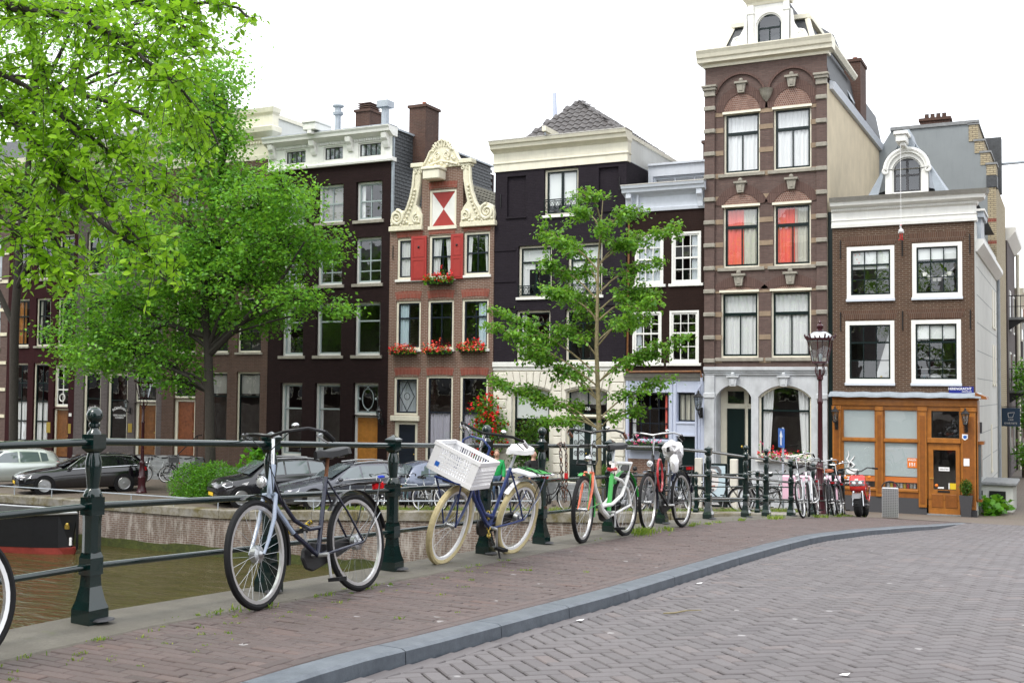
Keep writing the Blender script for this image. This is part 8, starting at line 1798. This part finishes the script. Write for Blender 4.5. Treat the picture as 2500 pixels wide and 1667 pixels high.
# ---------------------------------------------------------------- parked cars
def car(label, loc, head, st, wins, wshield, rear, col, wb, wr=.32, rimstyle=10, glass='car_glass', lights=None, rails=False, trim=None, rot=None, plate=True, wheel_in=.11):
    r = empty('parked_car', (loc[0], loc[1], street(*loc)), (0, 0, head), label, 'car', 'cars parked along the far quay')
    X = [s_[0] for s_ in st][::-1]
    def at(x, k): return float(np.interp(x, X, [s_[k] for s_ in st][::-1]))
    def sec(s_):
        x, zl, zb, hw, zt, ht = s_
        h = [(0, zl), (hw*.86, zl), (hw*.97, zl+.07), (hw, zl+.26), (hw*1.0, zb-.20), (hw*.985, zb-.06), (hw*.95, zb), (ht, max(zb+.02, zt-.06)), (ht*.82, zt-.012), (0, zt+.012)]
        return [(x, y, z) for y, z in h]+[(x, -y, z) for y, z in h[-2:0:-1]]
    b = MB(); S_ = [sec(s_) for s_ in st]; m = len(S_[0])
    b.add([p for q in S_ for p in q], [(i*m+j, i*m+(j+1) % m, (i+1)*m+(j+1) % m, (i+1)*m+j) for i in range(len(st)-1) for j in range(m)]+[tuple(range(m)), tuple(range((len(st)-1)*m, len(st)*m))[::-1]])
    body = b.build('body', col, r, smooth=True); body.data.set_sharp_from_angle(angle=R(50))
    def side(x, z, o=.009):
        zb, zt, hw, ht = at(x, 2), at(x, 4), at(x, 3), at(x, 5); t = (z-zb)/max(.05, zt-.06-zb); return (hw*.95+(ht-hw*.95)*t)+o
    for s_ in (-1, 1):
        for P in wins:
            b = MB(); b.add([(x, s_*side(x, z), z) for x, z in P], [tuple(range(len(P)))]); b.build('side_window', glass, body, fixn=False)
        if trim:
            b = MB(); b.tube([(x, s_*side(x, z, .012), z) for x, z in trim], .016, 5); b.build('chrome_trim', 'chrome', body)
        if rails: MB().tube([(x, s_*(at(x, 5)*.9), at(x, 4)+.03) for x in rails], .022, 6).build('roof_rail', 'alu', body, smooth=True)
        mx, mz = rot or (.55, .95)
        MB().ball((mx, s_*(at(mx, 3)+.10), mz), .09, 8, sz=.75).build('mirror', col, body, smooth=True)
        for P, mat, nm in (lights or ()):
            b = MB(); b.add([(x, s_*(at(x, 3)*1.0+.006) if z < at(x, 2)-.05 else s_*side(x, z), z) for x, z in P], [tuple(range(len(P)))]); b.build(nm, mat, body, fixn=False)
        for wx in (wb/2, -wb/2):
            hw = at(wx, 3); MB().lathe([(wr-.02, .002*s_), (wr+.05, .002*s_), (wr+.05, .008*s_), (wr-.02, .008*s_)], 26, (wx, s_*hw, wr), axis='y').build('wheel_arch', 'rubber', body)
            w = MB().lathe([(wr*.62, -.09), (wr*.97, -.09), (wr, -.06), (wr, .06), (wr*.97, .09), (wr*.62, .09)], 26, (0, 0, 0), axis='y').build('wheel', 'rubber', r, smooth=True); w.location = (wx, s_*(hw-.062), wr)
            b = MB(); b.lathe([(wr*.70, .090*s_), (wr*.67, .102*s_), (wr*.61, .092*s_)], 26, axis='y'); b.lathe([(.06, .09*s_), (.05, .103*s_), (.01, .106*s_)], 12, axis='y')
            for k in range(rimstyle):
                q = 2*PI*k/rimstyle; c_, s2 = math.cos(q), math.sin(q); w_ = .022 if rimstyle < 12 else .007
                b.add([(c_*.04-s2*w_, .099*s_, s2*.04+c_*w_), (c_*.04+s2*w_, .099*s_, s2*.04-c_*w_), (c_*wr*.66+s2*w_, .097*s_, s2*wr*.66-c_*w_), (c_*wr*.66-s2*w_, .097*s_, s2*wr*.66+c_*w_)], [(0, 1, 2, 3)])
            o = b.build('rim', 'steel', w, fixn=False)
            MB().lathe([(wr*.64, .03*s_), (wr*.64, .035*s_)], 24, axis='y').build('brake_disc', 'planter_grey', w)
    for P, nm in ((wshield, 'windscreen'), (rear, 'rear_window')):
        (xa, za), (xb, zb_) = P; ya, yb = at(xa, 3)*.86, at(xb, 5)*.92
        if nm == 'rear_window': xa -= .012; xb -= .012
        else: xa += .012; xb += .02
        n = 6; vs = []
        for i in range(n+1):
            t = -1+2*i/n; vs += [(xa+.06*(1-t*t)*(1 if nm == 'windscreen' else -1), ya*t, za+.012), (xb+.03*(1-t*t)*(1 if nm == 'windscreen' else -1), yb*t, zb_+.012)]
        MB().add(vs, [(2*i, 2*i+2, 2*i+3, 2*i+1) for i in range(n)]).build(nm, glass, body, fixn=False, smooth=True)
    if plate:
        xf = st[0][0]; MB().box(xf+.01, xf+.02, -.26, .26, .38, .49).build('number_plate', 'plate_yellow', body); MB().box(st[-1][0]-.02, st[-1][0]-.01, -.26, .26, .55, .66).build('number_plate', 'plate_yellow', body)
        MB().box(xf-.02, xf+.012, -.45, .45, .52, .62).build('grille', 'plastic_black', body)
    return r
HD = math.atan2(-.841, -.54)
EST = [(2.32, .36, .56, .60, .60, .50), (2.26, .24, .62, .78, .68, .62), (2.05, .20, .68, .86, .77, .70), (1.5, .19, .77, .90, .88, .74), (1.0, .19, .84, .90, .95, .76), (.72, .19, .88, .90, 1.0, .74), (.35, .19, .90, .90, 1.20, .66), (-.02, .19, .92, .90, 1.38, .60), (-.35, .19, .93, .90, 1.44, .60), (-1.2, .19, .96, .90, 1.44, .60), (-1.75, .20, .98, .89, 1.38, .60), (-2.05, .22, .98, .86, 1.22, .62), (-2.24, .28, .96, .80, 1.02, .68), (-2.32, .40, .80, .72, .84, .62)]
EW = [[(.55, .93), (.10, 1.28), (-.22, 1.34), (-.26, .96)], [(-.31, .96), (-.29, 1.34), (-1.12, 1.34), (-1.20, .99)], [(-1.25, .99), (-1.19, 1.34), (-1.66, 1.29), (-1.93, 1.10), (-1.86, 1.01)]]
HL = [([(2.20, .66), (1.84, .72), (1.90, .62), (2.22, .56)], 'lens', 'headlight'), ([(-2.08, .96), (-2.22, .92), (-2.24, .78), (-2.0, .84)], 'tail_red', 'tail_light')]
car('black estate car with silver multi-spoke wheels beside the red lamp post', (-33.75, 31.05), HD, EST, EW, ((.78, .99), (.0, 1.36)), ((-2.22, 1.0), (-1.86, 1.34)), 'car_black', 2.81, .33, 20, 'car_glass_dark', HL, trim=[(.62, .93), (.08, 1.31), (-.3, 1.38), (-1.2, 1.37), (-1.7, 1.31), (-1.96, 1.11), (-1.88, .995), (-.3, .94), (.62, .90)])
car('dark grey estate car with pale roof rails nearest the parked bicycles', (-21.55, 30.85), HD, EST, EW, ((.78, .99), (.0, 1.36)), ((-2.22, 1.0), (-1.86, 1.34)), 'car_grey', 2.81, .33, 10, 'car_glass', HL, rails=[-.1, -.6, -1.2, -1.6], trim=[(.62, .91), (-.3, .945), (-1.88, 1.0)])
MIN = [(2.05, .40, .66, .60, .72, .52), (1.98, .26, .74, .76, .84, .62), (1.8, .22, .82, .86, .95, .70), (1.3, .22, .92, .89, 1.03, .74), (.95, .22, .96, .89, 1.09, .74), (.62, .22, .98, .89, 1.30, .68), (.35, .22, 1.0, .89, 1.50, .64), (.0, .22, 1.01, .89, 1.57, .64), (-1.2, .22, 1.03, .89, 1.55, .64), (-1.7, .24, 1.03, .87, 1.47, .64), (-1.95, .30, 1.0, .82, 1.15, .68), (-2.03, .42, .80, .74, .86, .66)]
MW = [[(.72, 1.03), (.34, 1.42), (-.18, 1.48), (-.2, 1.06)], [(-.26, 1.06), (-.24, 1.48), (-1.02, 1.48), (-1.06, 1.07)], [(-1.12, 1.07), (-1.08, 1.47), (-1.60, 1.42), (-1.72, 1.09)]]
car('small black hatchback with round chrome-ringed headlights parked beyond the hedge', (-24.7, 31.0), HD, MIN, MW, ((1.0, 1.09), (.38, 1.48)), ((-1.96, 1.12), (-1.72, 1.45)), 'car_mini', 2.6, .34, 10, 'car_glass', [([(1.90, .86), (1.72, .92), (1.58, .86), (1.60, .72), (1.80, .68), (1.92, .75)], 'lens', 'headlight'), ([(1.3, .80), (1.05, .86), (1.12, .74)], 'plastic_white', 'side_badge')], rails=[.1, -.4, -1.0, -1.5], rot=(.70, 1.05))
HAT = [(1.88, .40, .60, .60, .66, .52), (1.80, .24, .68, .76, .78, .62), (1.4, .2, .80, .83, .93, .70), (1.0, .2, .86, .84, 1.0, .72), (.6, .2, .90, .84, 1.22, .66), (.2, .2, .92, .84, 1.42, .60), (-.2, .2, .93, .84, 1.47, .60), (-1.2, .2, .95, .84, 1.44, .60), (-1.6, .22, .95, .83, 1.32, .60), (-1.82, .28, .93, .79, 1.02, .66), (-1.88, .42, .76, .72, .80, .64)]
HW = [[(.72, .95), (.22, 1.32), (-.26, 1.37), (-.3, .96)], [(-.36, .96), (-.33, 1.37), (-1.02, 1.34), (-1.1, .98)], [(-1.15, .98), (-1.08, 1.34), (-1.34, 1.28), (-1.40, 1.0)]]
car('silver hatchback at the picture edge behind the black estate car', (-38.1, 31.35), HD, HAT, HW, ((1.04, 1.0), (.24, 1.38)), ((-1.84, 1.0), (-1.62, 1.32)), 'car_silver', 2.5, .29, 7, 'car_glass', [([(-1.72, .98), (-1.82, .94), (-1.84, .72), (-1.66, .78)], 'tail_red', 'tail_light')])
car('pale blue-grey hatchback facing away behind the parked bicycles', (-18.9, 33.3), HD+PI*.97, HAT, HW, ((1.04, 1.0), (.24, 1.38)), ((-1.84, 1.0), (-1.62, 1.32)), 'car_bluegrey', 2.5, .3, 7, 'car_glass', [([(1.74, .76), (1.5, .80), (1.5, .70), (1.76, .64)], 'lens', 'headlight')])

# ---------------------------------------------------------------- moored boat
r = empty('moored_barge', (-35, 26.6, -1.45), label='black moored barge with a red waterline at the far quay', cat='boat', world=True)
def hull(z0, z1, f0, f1):
    b = MB(); xs_ = [-29.0, -29.5, -30.3, -31.5, -33.5, -38, -46]; wd = [.03, .35, .75, 1.1, 1.3, 1.35, 1.35]; vs = []
    for x, w in zip(xs_, wd):
        k = (x+29)*.0
        for y, z, f in ((-w*f0, z0, 0), (-w*f1, z1, 0), (w*f1, z1, 0), (w*f0, z0, 0)): vs.append((x-(.25 if x == -29 and z == z0 else 0), 26.6+y, z+(.16*max(0, 1+(x+29)/6) if z > -.5 else 0)))
    b.add(vs, [(i*4+j, i*4+j+1, i*4+5+j, i*4+4+j) for i in range(6) for j in range(3)]+[(0, 1, 2, 3)]); return b
hull(-1.24, -.30, .93, 1.0).build('hull', 'hull_black', r, smooth=False); hull(-1.7, -1.24, .82, .92).build('boot_stripe', 'hull_red', r)
b = MB()
for s_ in (-1, 1): b.tube([(-29.0, 26.6, -.12), (-29.5, 26.6+s_*.37, -.14), (-30.3, 26.6+s_*.77, -.17), (-31.5, 26.6+s_*1.12, -.21), (-33.5, 26.6+s_*1.32, -.27), (-46, 26.6+s_*1.37, -.28)], .045, 6)
b.build('rubbing_strake', 'alu', r, smooth=True); MB().box(-46, -36, 25.8, 27.4, -.3, -.1).build('hatch_cover', 'hull_black', r, bevel=.05); MB().box(-29.04, -28.98, 26.57, 26.63, -1.3, -.05).build('stem_bar', 'hull_black', r)
MB().box(-29.25, -29.1, 26.30, 26.36, -.62, -.50).ball((-29.2, 26.36, -.48), .06, 8).build('anchor', 'brass', r); MB().box(-29.14, -29.06, 26.40, 26.44, -1.15, -.9).build('draught_mark', 'white_print', r)

# ---------------------------------------------------------------- street lamps
def lamp(loc, label, s=1.):
    r = empty('street_lamp', loc, label=label, cat='street lamp', group='crowned street lamps'); r.scale = (s, s, s); m = 'lamp_red'
    MB().lathe([(.20, -.05), (.20, .06), (.165, .10), (.16, .20), (.14, .25), (.135, .50), (.15, .54), (.15, .60), (.115, .64), (.10, .95), (.085, 1.05), (.10, 1.10), (.10, 1.16), (.06, 1.22)], 16).build('base', m, r, smooth=True)
    MB().lathe([(.062, 1.2), (.055, 2.6), (.065, 2.62), (.065, 2.68), (.05, 2.70), (.045, 3.15), (.075, 3.18), (.075, 3.24), (.04, 3.26), (.035, 3.42)], 12).build('column', m, r, smooth=True)
    b = MB()
    for k in range(4):
        q = PI/4+k*PI/2; c, s_ = math.cos(q), math.sin(q); b.tube([(.05*c, .05*s_, 3.22), (.12*c, .12*s_, 3.32), (.13*c, .13*s_, 3.42), (.10*c, .10*s_, 3.50), (.15*c, .15*s_, 3.56)], .014, 6)
    b.build('bracket', m, r, smooth=True)
    MB().lathe([(.185, 3.58), (.30, 4.10)], 6).build('lantern_glass', 'glass_lamp', r)
    b = MB()
    for k in range(6):
        q = 2*PI*(k+.5)/6; c, s_ = math.cos(q), math.sin(q); b.tube([(.188*c, .188*s_, 3.57), (.305*c, .305*s_, 4.11)], .012, 5)
    b.lathe([(.17, 3.55), (.20, 3.56), (.20, 3.60), (.18, 3.60)], 6); b.lathe([(.29, 4.09), (.335, 4.10), (.345, 4.15), (.31, 4.16)], 6); b.build('lantern_frame', m, r)
    b = MB()
    for k in range(18):
        q = 2*PI*k/18; c, s_ = math.cos(q), math.sin(q); rr = .33*math.cos(PI/6)/math.cos(((q+PI/6-PI/6) % (PI/3))-PI/6); hh = .10 if k % 3 == 0 else .05
        b.tube([(rr*c, rr*s_, 4.14), ((rr+.03)*c, (rr+.03)*s_, 4.16+hh*.6), ((rr+.02)*c, (rr+.02)*s_, 4.16+hh)], [.02, .022, .004], 5)
    b.build('crown', m, r, smooth=True); MB().lathe([(.30, 4.15), (.25, 4.24), (.15, 4.30), (.09, 4.31)], 12).build('dome', 'alu', r, smooth=True)
    MB().lathe([(.09, 4.31), (.10, 4.33), (.06, 4.36), (.075, 4.40), (.085, 4.44), (.05, 4.48), (.03, 4.50), (.04, 4.53), (.015, 4.57), (.005, 4.60)], 12).build('finial', m, r, smooth=True)
    MB().lathe([(.03, 3.60), (.045, 3.66), (.05, 3.74), (.03, 3.78)], 10).build('bulb', 'frosted', r, smooth=True)
    return r
lamp((-5.42, 27.1, deck(27.1)), 'tall dark red crowned street lamp in front of the cafe and the tall house', 1.0); lamp((-31.35, 31.75, 0), 'dark red crowned street lamp by the black estate car on the far quay', 1.0)

# ---------------------------------------------------------------- red moped
fx, fy, rx, ry = -4.42, 26.35, -4.50, 27.62
r = empty('red_moped', (rx, ry, deck(ry)), (.07, -math.atan2(deck(fy)-deck(ry), 1.3), math.atan2(fy-ry, fx-rx)), 'red moped with a twin-lens headlight and chunky tyres beside the railing end', 'moped')
for x, w_ in ((0, .085), (1.22, .075)):
    w = MB().torus((0, 0, 0), .155, w_+.012, 'y', 28, 10).build('wheel', 'rubber', r, smooth=True); w.location = (x, 0, .25); MB().lathe([(.10, -.04), (.11, -.05), (.11, .05), (.10, .04)], 16, axis='y').build('rim', 'planter_grey', w)
    b = MB()
    for k in range(26):
        q = 2*PI*k/26; c, s_ = math.cos(q), math.sin(q); b.add([(.249*c-.014*s_, -.05, .249*s_+.014*c), (.249*c+.014*s_, -.05, .249*s_-.014*c), (.252*c+.014*s_, .05, .252*s_-.014*c), (.252*c-.014*s_, .05, .252*s_+.014*c)], [(0, 1, 2, 3)])
    b.build('tread', 'rubber', w, fixn=False)
b = MB()
for s_ in (-1, 1): b.tube([(1.22, s_*.11, .25), (1.06, s_*.09, .70), (1.0, s_*.08, .88)], .022, 8)
b.build('fork', 'chrome', r, smooth=True); strip(MB(), arc((1.22, 0, .25), .29, R(150), R(35), 10), .10, drop=.03).build('front_mudguard', 'plastic_grey', r, fixn=False, smooth=True)
MB().prism([(1.04, .55), (1.16, .62), (1.18, .80), (1.08, .96), (.92, .92), (.86, .75), (.90, .58)], 'y', -.17, .17).build('front_fairing', 'red_moped', r, bevel=.04, smooth=True)
for s_ in (-1, 1):
    h_ = MB().ball((1.165, s_*.07, .76), .052, 12).build('headlight', 'lens', r, smooth=True)
MB().box(1.11, 1.175, -.16, .16, .675, .845).build('headlight_surround', 'plastic_grey', r, bevel=.03)
b = MB(); b.tube([(.98, 0, .90), (.93, 0, 1.04)], .025, 8); b.tube([(.80, .36, 1.10), (.88, .22, 1.12), (.93, .08, 1.04), (.93, -.08, 1.04), (.88, -.22, 1.12), (.80, -.36, 1.10)], .014, 8); b.build('handlebar', 'plastic_black', r, smooth=True)
for s_ in (-1, 1): MB().tube([(.82, s_*.32, 1.105), (.78, s_*.44, 1.09)], .02, 8).build('grip', 'rubber', r, smooth=True); MB().lathe([(.025, -.03), (.035, 0), (.02, .035)], 10, (1.0, s_*.26, .90), axis='x').build('indicator', 'plastic_amber', r, smooth=True)
MB().prism([(-.25, .70), (.45, .68), (.55, .62), (.45, .58), (-.2, .60)], 'y', -.13, .13).map(lambda p: p+Vector((0, 0, .12))).build('seat', 'leather_black', r, bevel=.03, smooth=True)
b = MB()
for s_ in (-1, 1): b.tube([(.92, s_*.10, .70), (.75, s_*.15, .42), (.35, s_*.15, .36), (.05, s_*.15, .52), (-.25, s_*.13, .72), (.4, s_*.14, .70), (.88, s_*.12, .84)], .022, 7)
b.build('tube_frame', 'red_moped', r, smooth=True); MB().box(-.15, .45, -.11, .11, .18, .52).build('engine', 'plastic_black', r, bevel=.04); MB().tube([(.3, -.15, .25), (-.2, -.17, .3), (-.4, -.17, .42)], .045, 8).build('exhaust', 'planter_grey', r, smooth=True); MB().box(.4, .85, -.17, .17, .26, .30).build('footboard', 'plastic_grey', r, bevel=.01); MB().box(-.36, -.30, -.08, .08, .62, .70).build('tail_light', 'tail_red', r, bevel=.01)
# second, grey scooter on the far quay
x, y = -10.75, 30.6; r = empty('grey_scooter', (x, y, street(x, y)), (0, 0, R(-125)), 'grey motor scooter with a windshield and round mirrors on the far quay', 'scooter')
for xx in (0, 1.2): w = MB().torus((0, 0, 0), .19, .055, 'y', 22, 8).build('wheel', 'rubber', r, smooth=True); w.location = (xx, 0, .245)
MB().prism([(1.05, .35), (1.2, .5), (1.12, .95), (.98, 1.05), (.9, .95), (.98, .5), (.8, .30), (.45, .28), (.3, .75), (-.3, .78), (-.28, .45), (.1, .3), (.8, .22)], 'y', -.17, .17).build('body', 'plastic_grey', r, bevel=.03); MB().prism([(1.02, 1.0), (1.1, 1.05), (1.0, 1.35), (.96, 1.35)], 'y', -.16, .16).build('windshield', 'planter_grey', r, bevel=.01); MB().box(-.3, .4, -.13, .13, .78, .86).build('seat', 'leather_black', r, bevel=.03)
for s_ in (-1, 1): MB().tube([(.95, s_*.2, 1.05), (.93, s_*.34, 1.2)], .01, 5).ball((.93, s_*.36, 1.25), .07, 10).build('mirror', 'plastic_black', r, smooth=True)

# ---------------------------------------------------------------- street furniture
x, y = -4.08, 28.75; r = empty('waste_bin', (x, y, deck(y)), (0, 0, R(8)), 'grey perforated metal litter bin with an arched top before the cafe', 'litter bin')
MB().box(-.19, .19, -.13, .13, .02, .74).build('bin_body', 'alu', r, bevel=.012); b = MB()
for i in range(9):
    for j in range(17): b.box(-.16+i*.04-.009, -.16+i*.04+.009, -.134, -.1305, .06+j*.04-.009, .06+j*.04+.009)
o = b.build('perforations', 'planter_grey', r); o['kind'] = 'stuff'
MB().tube([(-.19*math.cos(q), 0, .74+.15*math.sin(q)) for q in np.linspace(0, PI, 12)], .014, 7).build('arch_hood', 'black_paint', r, smooth=True)
x, y = -6.97, 30.0; z = street(x, y); r = empty('one_way_sign', (x, y, z), (0, 0, R(-62)), 'blue one-way road sign with a white arrow on a grey pole, seen nearly edge on', 'road sign')
MB().tube([(0, 0, -.05), (0, 0, 2.25)], .03, 10).build('pole', 'zinc', r, smooth=True); MB().box(-.30, .30, -.05, -.035, 1.72, 2.22).build('plate', 'sign_road', r, bevel=.004); MB().prism([(-.06, 1.78), (.06, 1.78), (.06, 2.0), (.15, 2.0), (0, 2.17), (-.15, 2.0), (-.06, 2.0)], 'y', -.056, -.051).build('arrow', 'white_print', r)
x, y = -9.3, 31.75; z = street(x, y); r = empty('poster_stand', (x, y, z), (0, 0, R(4)), 'green framed poster stand with a large portrait poster between two pale posts', 'poster stand')
MB().box(-.34, .34, -.05, .05, .12, 1.36).build('frame', 'dark_green', r, bevel=.01); MB().box(-.28, .28, -.058, -.051, .42, 1.30).build('poster', 'curtain_blue', r)
for xx in (-.50, .52): MB().box(xx-.10, xx+.10, -.10, .10, -.05, 1.5).build('post', 'stucco_white', r, bevel=.01)
MB().box(-.28, .28, -.058, -.051, .16, .41).build('caption_panel', 'black_print', r)
fc = MB().prism([(-.10+.19*math.cos(q), .88+.33*math.sin(q)) for q in np.linspace(0, 2*PI, 24)[:-1]], 'y', -.0645, -.0585).build('face_print', 'skin', r); fc.data.materials[0] = MAT('petal_white')
for P, m in (([(-.28, 1.12), (-.16, 1.22), (.02, 1.21), (.10, 1.1), (.13, .95), (.17, .98), (.17, 1.18), (.08, 1.29), (-.28, 1.29)], 'plastic_grey'), ([(-.20, .98), (-.12, .99), (-.12, .965), (-.20, .955)], 'black_print'), ([(-.05, .99), (.05, .99), (.05, .96), (-.05, .965)], 'black_print'), ([(-.13, .73), (-.02, .74), (.0, .715), (-.12, .705)], 'terracotta'), ([(-.12, .64), (-.03, .64), (-.04, .57), (-.10, .57)], 'plastic_grey'), ([(-.10, .86), (-.05, .86), (-.04, .82), (-.11, .82)], 'curtain_lilac')):
    MB().prism(P, 'y', -.069, -.066).build('portrait_feature', m, r)
for z_, w_ in ((.34, .40), (.28, .44), (.23, .44), (.19, .36)): MB().box(-.22, -.22+w_, -.063, -.059, z_, z_+.02).build('caption_line', 'white_print', r)
one(MB().tube([(-2.60, 7.6, road(-2.6, 7.6)+.012), (-2.55, 7.68, road(-2.6, 7.7)+.010), (-2.50, 7.80, road(-2.5, 7.8)+.014), (-2.42, 7.9, road(-2.4, 7.9)+.012)], [.005, .006, .005, .003], 6), 'fallen_twig', 'bark_pale', 'pale fallen twig lying on the road near the kerb', 'twig', smooth=True)
for k, (x, y, lab) in enumerate(((-2.98, 7.0, 'small white paper scrap on the road by the kerb'), (-2.9, 9.4, 'small white litter scrap on the road further along the kerb'), (-1.1, 6.1, 'white paper fleck out on the road bricks'))):
    z = road(x, y)+.007; one(MB().add([(x-.025, y-.012, z), (x+.02, y-.018, z+.004), (x+.03, y+.012, z+.012), (x-.012, y+.02, z+.002)], [(0, 1, 2, 3)]), 'paper_scrap', 'white_print', lab, 'litter', 'paper scraps on the road', fixn=False)

# ---------------------------------------------------------------- two passers-by on the far quay
def skinned(name, pts, edges, rad, mat, parent, sub=2, root=0):
    me = bpy.data.meshes.new(name); me.from_pydata([Vector(p) for p in pts], edges, []); me.materials.append(MAT(mat)); o = bpy.data.objects.new(name, me); COL.objects.link(o); o.parent = parent
    o.modifiers.new('s', 'SKIN'); sv = me.skin_vertices
    if not sv:
        bm = bmesh.new(); bm.from_mesh(me); bm.verts.layers.skin.verify(); bm.to_mesh(me); bm.free(); sv = me.skin_vertices
    for i, r_ in enumerate(rad): sv[0].data[i].radius = r_ if isinstance(r_, tuple) else (r_, r_); sv[0].data[i].use_root = i == root
    m = o.modifiers.new('d', 'SUBSURF'); m.levels = sub; m.render_levels = sub; dgx = bpy.context.evaluated_depsgraph_get(); nm = bpy.data.meshes.new_from_object(o.evaluated_get(dgx)); o.modifiers.clear(); o.data = nm
    nm.polygons.foreach_set('use_smooth', [True]*len(nm.polygons))
    if not nm.materials: nm.materials.append(MAT(mat))
    return o
def person(loc, rz, label, jacket, trousers, hair, coatlen=.84, yoke=None, pack=False, stride=.16):
    r = empty('person', (loc[0], loc[1], street(*loc)), (0, 0, rz), label, 'person')
    P = [(0, 0, .94), (0, 0, 1.12), (0, 0, 1.36), (0, .01, 1.46), (0, .02, 1.55), (0, .03, 1.66),
         (.10, 0, .90), (.11, stride, .50), (.11, stride*.6, .08), (.11, stride*.6+.16, .03), (-.10, 0, .90), (-.11, -stride*.4, .50), (-.11, -stride*1.6, .10), (-.11, -stride*1.6+.15, .03),
         (.19, 0, 1.40), (.24, -.06, 1.14), (.23, .05, .90), (.23, .10, .80), (-.19, 0, 1.40), (-.24, .03, 1.14), (-.23, .12, .90), (-.23, .16, .80)]
    E = [(0, 1), (1, 2), (2, 3), (3, 4), (4, 5), (0, 6), (6, 7), (7, 8), (8, 9), (0, 10), (10, 11), (11, 12), (12, 13), (2, 14), (14, 15), (15, 16), (16, 17), (2, 18), (18, 19), (19, 20), (20, 21)]
    rd_ = [(.15, .11), (.14, .10), (.16, .10), .065, .058, (.085, .10), .09, .065, .05, .04, .09, .065, .05, .04, .06, .05, .04, .042, .06, .05, .04, .042]
    body = skinned('body', P, E, rd_, 'skin', r)
    # jacket and trousers as clothes over the body
    J = [(0, 0, coatlen), (0, 0, 1.12), (0, 0, 1.37), (0, .015, 1.47), (.19, 0, 1.40), (.245, -.06, 1.14), (.235, .05, .88), (-.19, 0, 1.40), (-.245, .03, 1.14), (-.235, .12, .88)]
    skinned('jacket', J, [(0, 1), (1, 2), (2, 3), (2, 4), (4, 5), (5, 6), (2, 7), (7, 8), (8, 9)], [(.20, .15), (.18, .14), (.19, .135), .085, .085, .072, .062, .085, .072, .062], jacket, r)
    if yoke: skinned('jacket_yoke', [(0, -.0, 1.40), (0, 0, 1.30), (.16, 0, 1.40), (-.16, 0, 1.40)], [(0, 1), (0, 2), (0, 3)], [(.14, .142), (.185, .146), .09, .09], yoke, r)
    skinned('trousers', [(0, 0, .94), (.10, 0, .88), (.11, stride, .50), (.11, stride*.6, .10), (-.10, 0, .88), (-.11, -stride*.4, .50), (-.11, -stride*1.6, .12)], [(0, 1), (1, 2), (2, 3), (0, 4), (4, 5), (5, 6)], [(.16, .125), .105, .08, .068, .105, .08, .068], trousers, r)
    MB().ball((0, .03, 1.655), 1, 16).map(lambda p: Vector((p.x*.082, .025+(p.y-.03)*.102, 1.655+(p.z-1.655)*.125))).build('head', 'skin', r, smooth=True)
    b = MB().ball((0, 0, 0), 1, 14).map(lambda p: Vector((p.x*.094, -.01+p.y*.112, 1.715+p.z*.10))); hr = b.build('hair', hair, r, smooth=True); hr.location = (0, -.012, .01)
    MB().tube([(0, .125, 1.665), (0, .148, 1.635), (0, .13, 1.625)], [.008, .016, .012], 6).build('nose', 'skin', r, smooth=True); MB().box(-.025, .025, .118, .124, 1.59, 1.60).build('mouth', 'terracotta', r)
    for s_ in (-1, 1): MB().ball((s_*.032, .115, 1.66), .010, 8).build('eye', 'black_paint', r, smooth=True); MB().ball((s_*.085, .02, 1.65), .022, 8).build('ear', 'skin', r, smooth=True); MB().ball((s_*.11 if s_ > 0 else -.11, stride*.6+.08 if s_ > 0 else -stride*1.6+.07, .05), 1, 10).map(lambda p, s_=s_: Vector((s_*.11+(p.x-s_*.11)*.05, (stride*.6+.06 if s_ > 0 else -stride*1.6+.05)+(p.y-(stride*.6+.08 if s_ > 0 else -stride*1.6+.07))*.13, .05+(p.z-.05)*.055))).build('shoe', 'leather_black', r, smooth=True)
    for k in range(4):
        for s_ in (-1, 1): MB().tube([(s_*.23+(k-1.5)*.016, .13 if s_ < 0 else .08, .79), (s_*.23+(k-1.5)*.017, .15 if s_ < 0 else .10, .745), (s_*.23+(k-1.5)*.015, .165 if s_ < 0 else .115, .715+.006*abs(k-1.5))], [.010, .009, .007], 6).build('finger', 'skin', r, smooth=True)
    for s_ in (-1, 1): MB().tube([(s_*.20, .13 if s_ < 0 else .08, .83), (s_*.175, .165 if s_ < 0 else .115, .79), (s_*.18, .18 if s_ < 0 else .13, .76)], [.012, .010, .008], 6).build('thumb', 'skin', r, smooth=True)
    if pack: MB().box(-.15, .15, -.32, -.14, 1.0, 1.42).build('backpack', 'jacket_black', r, bevel=.05, smooth=True)
    return r
person((-17.35, 33.6), R(-155), 'person in a green jacket with navy yoke walking on the far quay', 'jacket_green', 'jeans', 'hair_grey', yoke='jacket_navy')
person((-16.05, 33.7), R(-110), 'person in black with a black backpack behind the white bicycle saddle', 'jacket_black', 'jacket_black', 'hair_black', pack=True)

# ---------------------------------------------------------------- lettering becomes real meshes
bpy.context.view_layer.update()
dg = bpy.context.evaluated_depsgraph_get()
for o in [o for o in COL.objects if o.type == 'FONT']:
    me = bpy.data.meshes.new_from_object(o.evaluated_get(dg)); n = bpy.data.objects.new(o.name, me); nm = o.name
    COL.objects.link(n); n.parent = o.parent; n.location = o.location; n.rotation_euler = o.rotation_euler; n.scale = o.scale
    bpy.data.objects.remove(o); n.name = nm
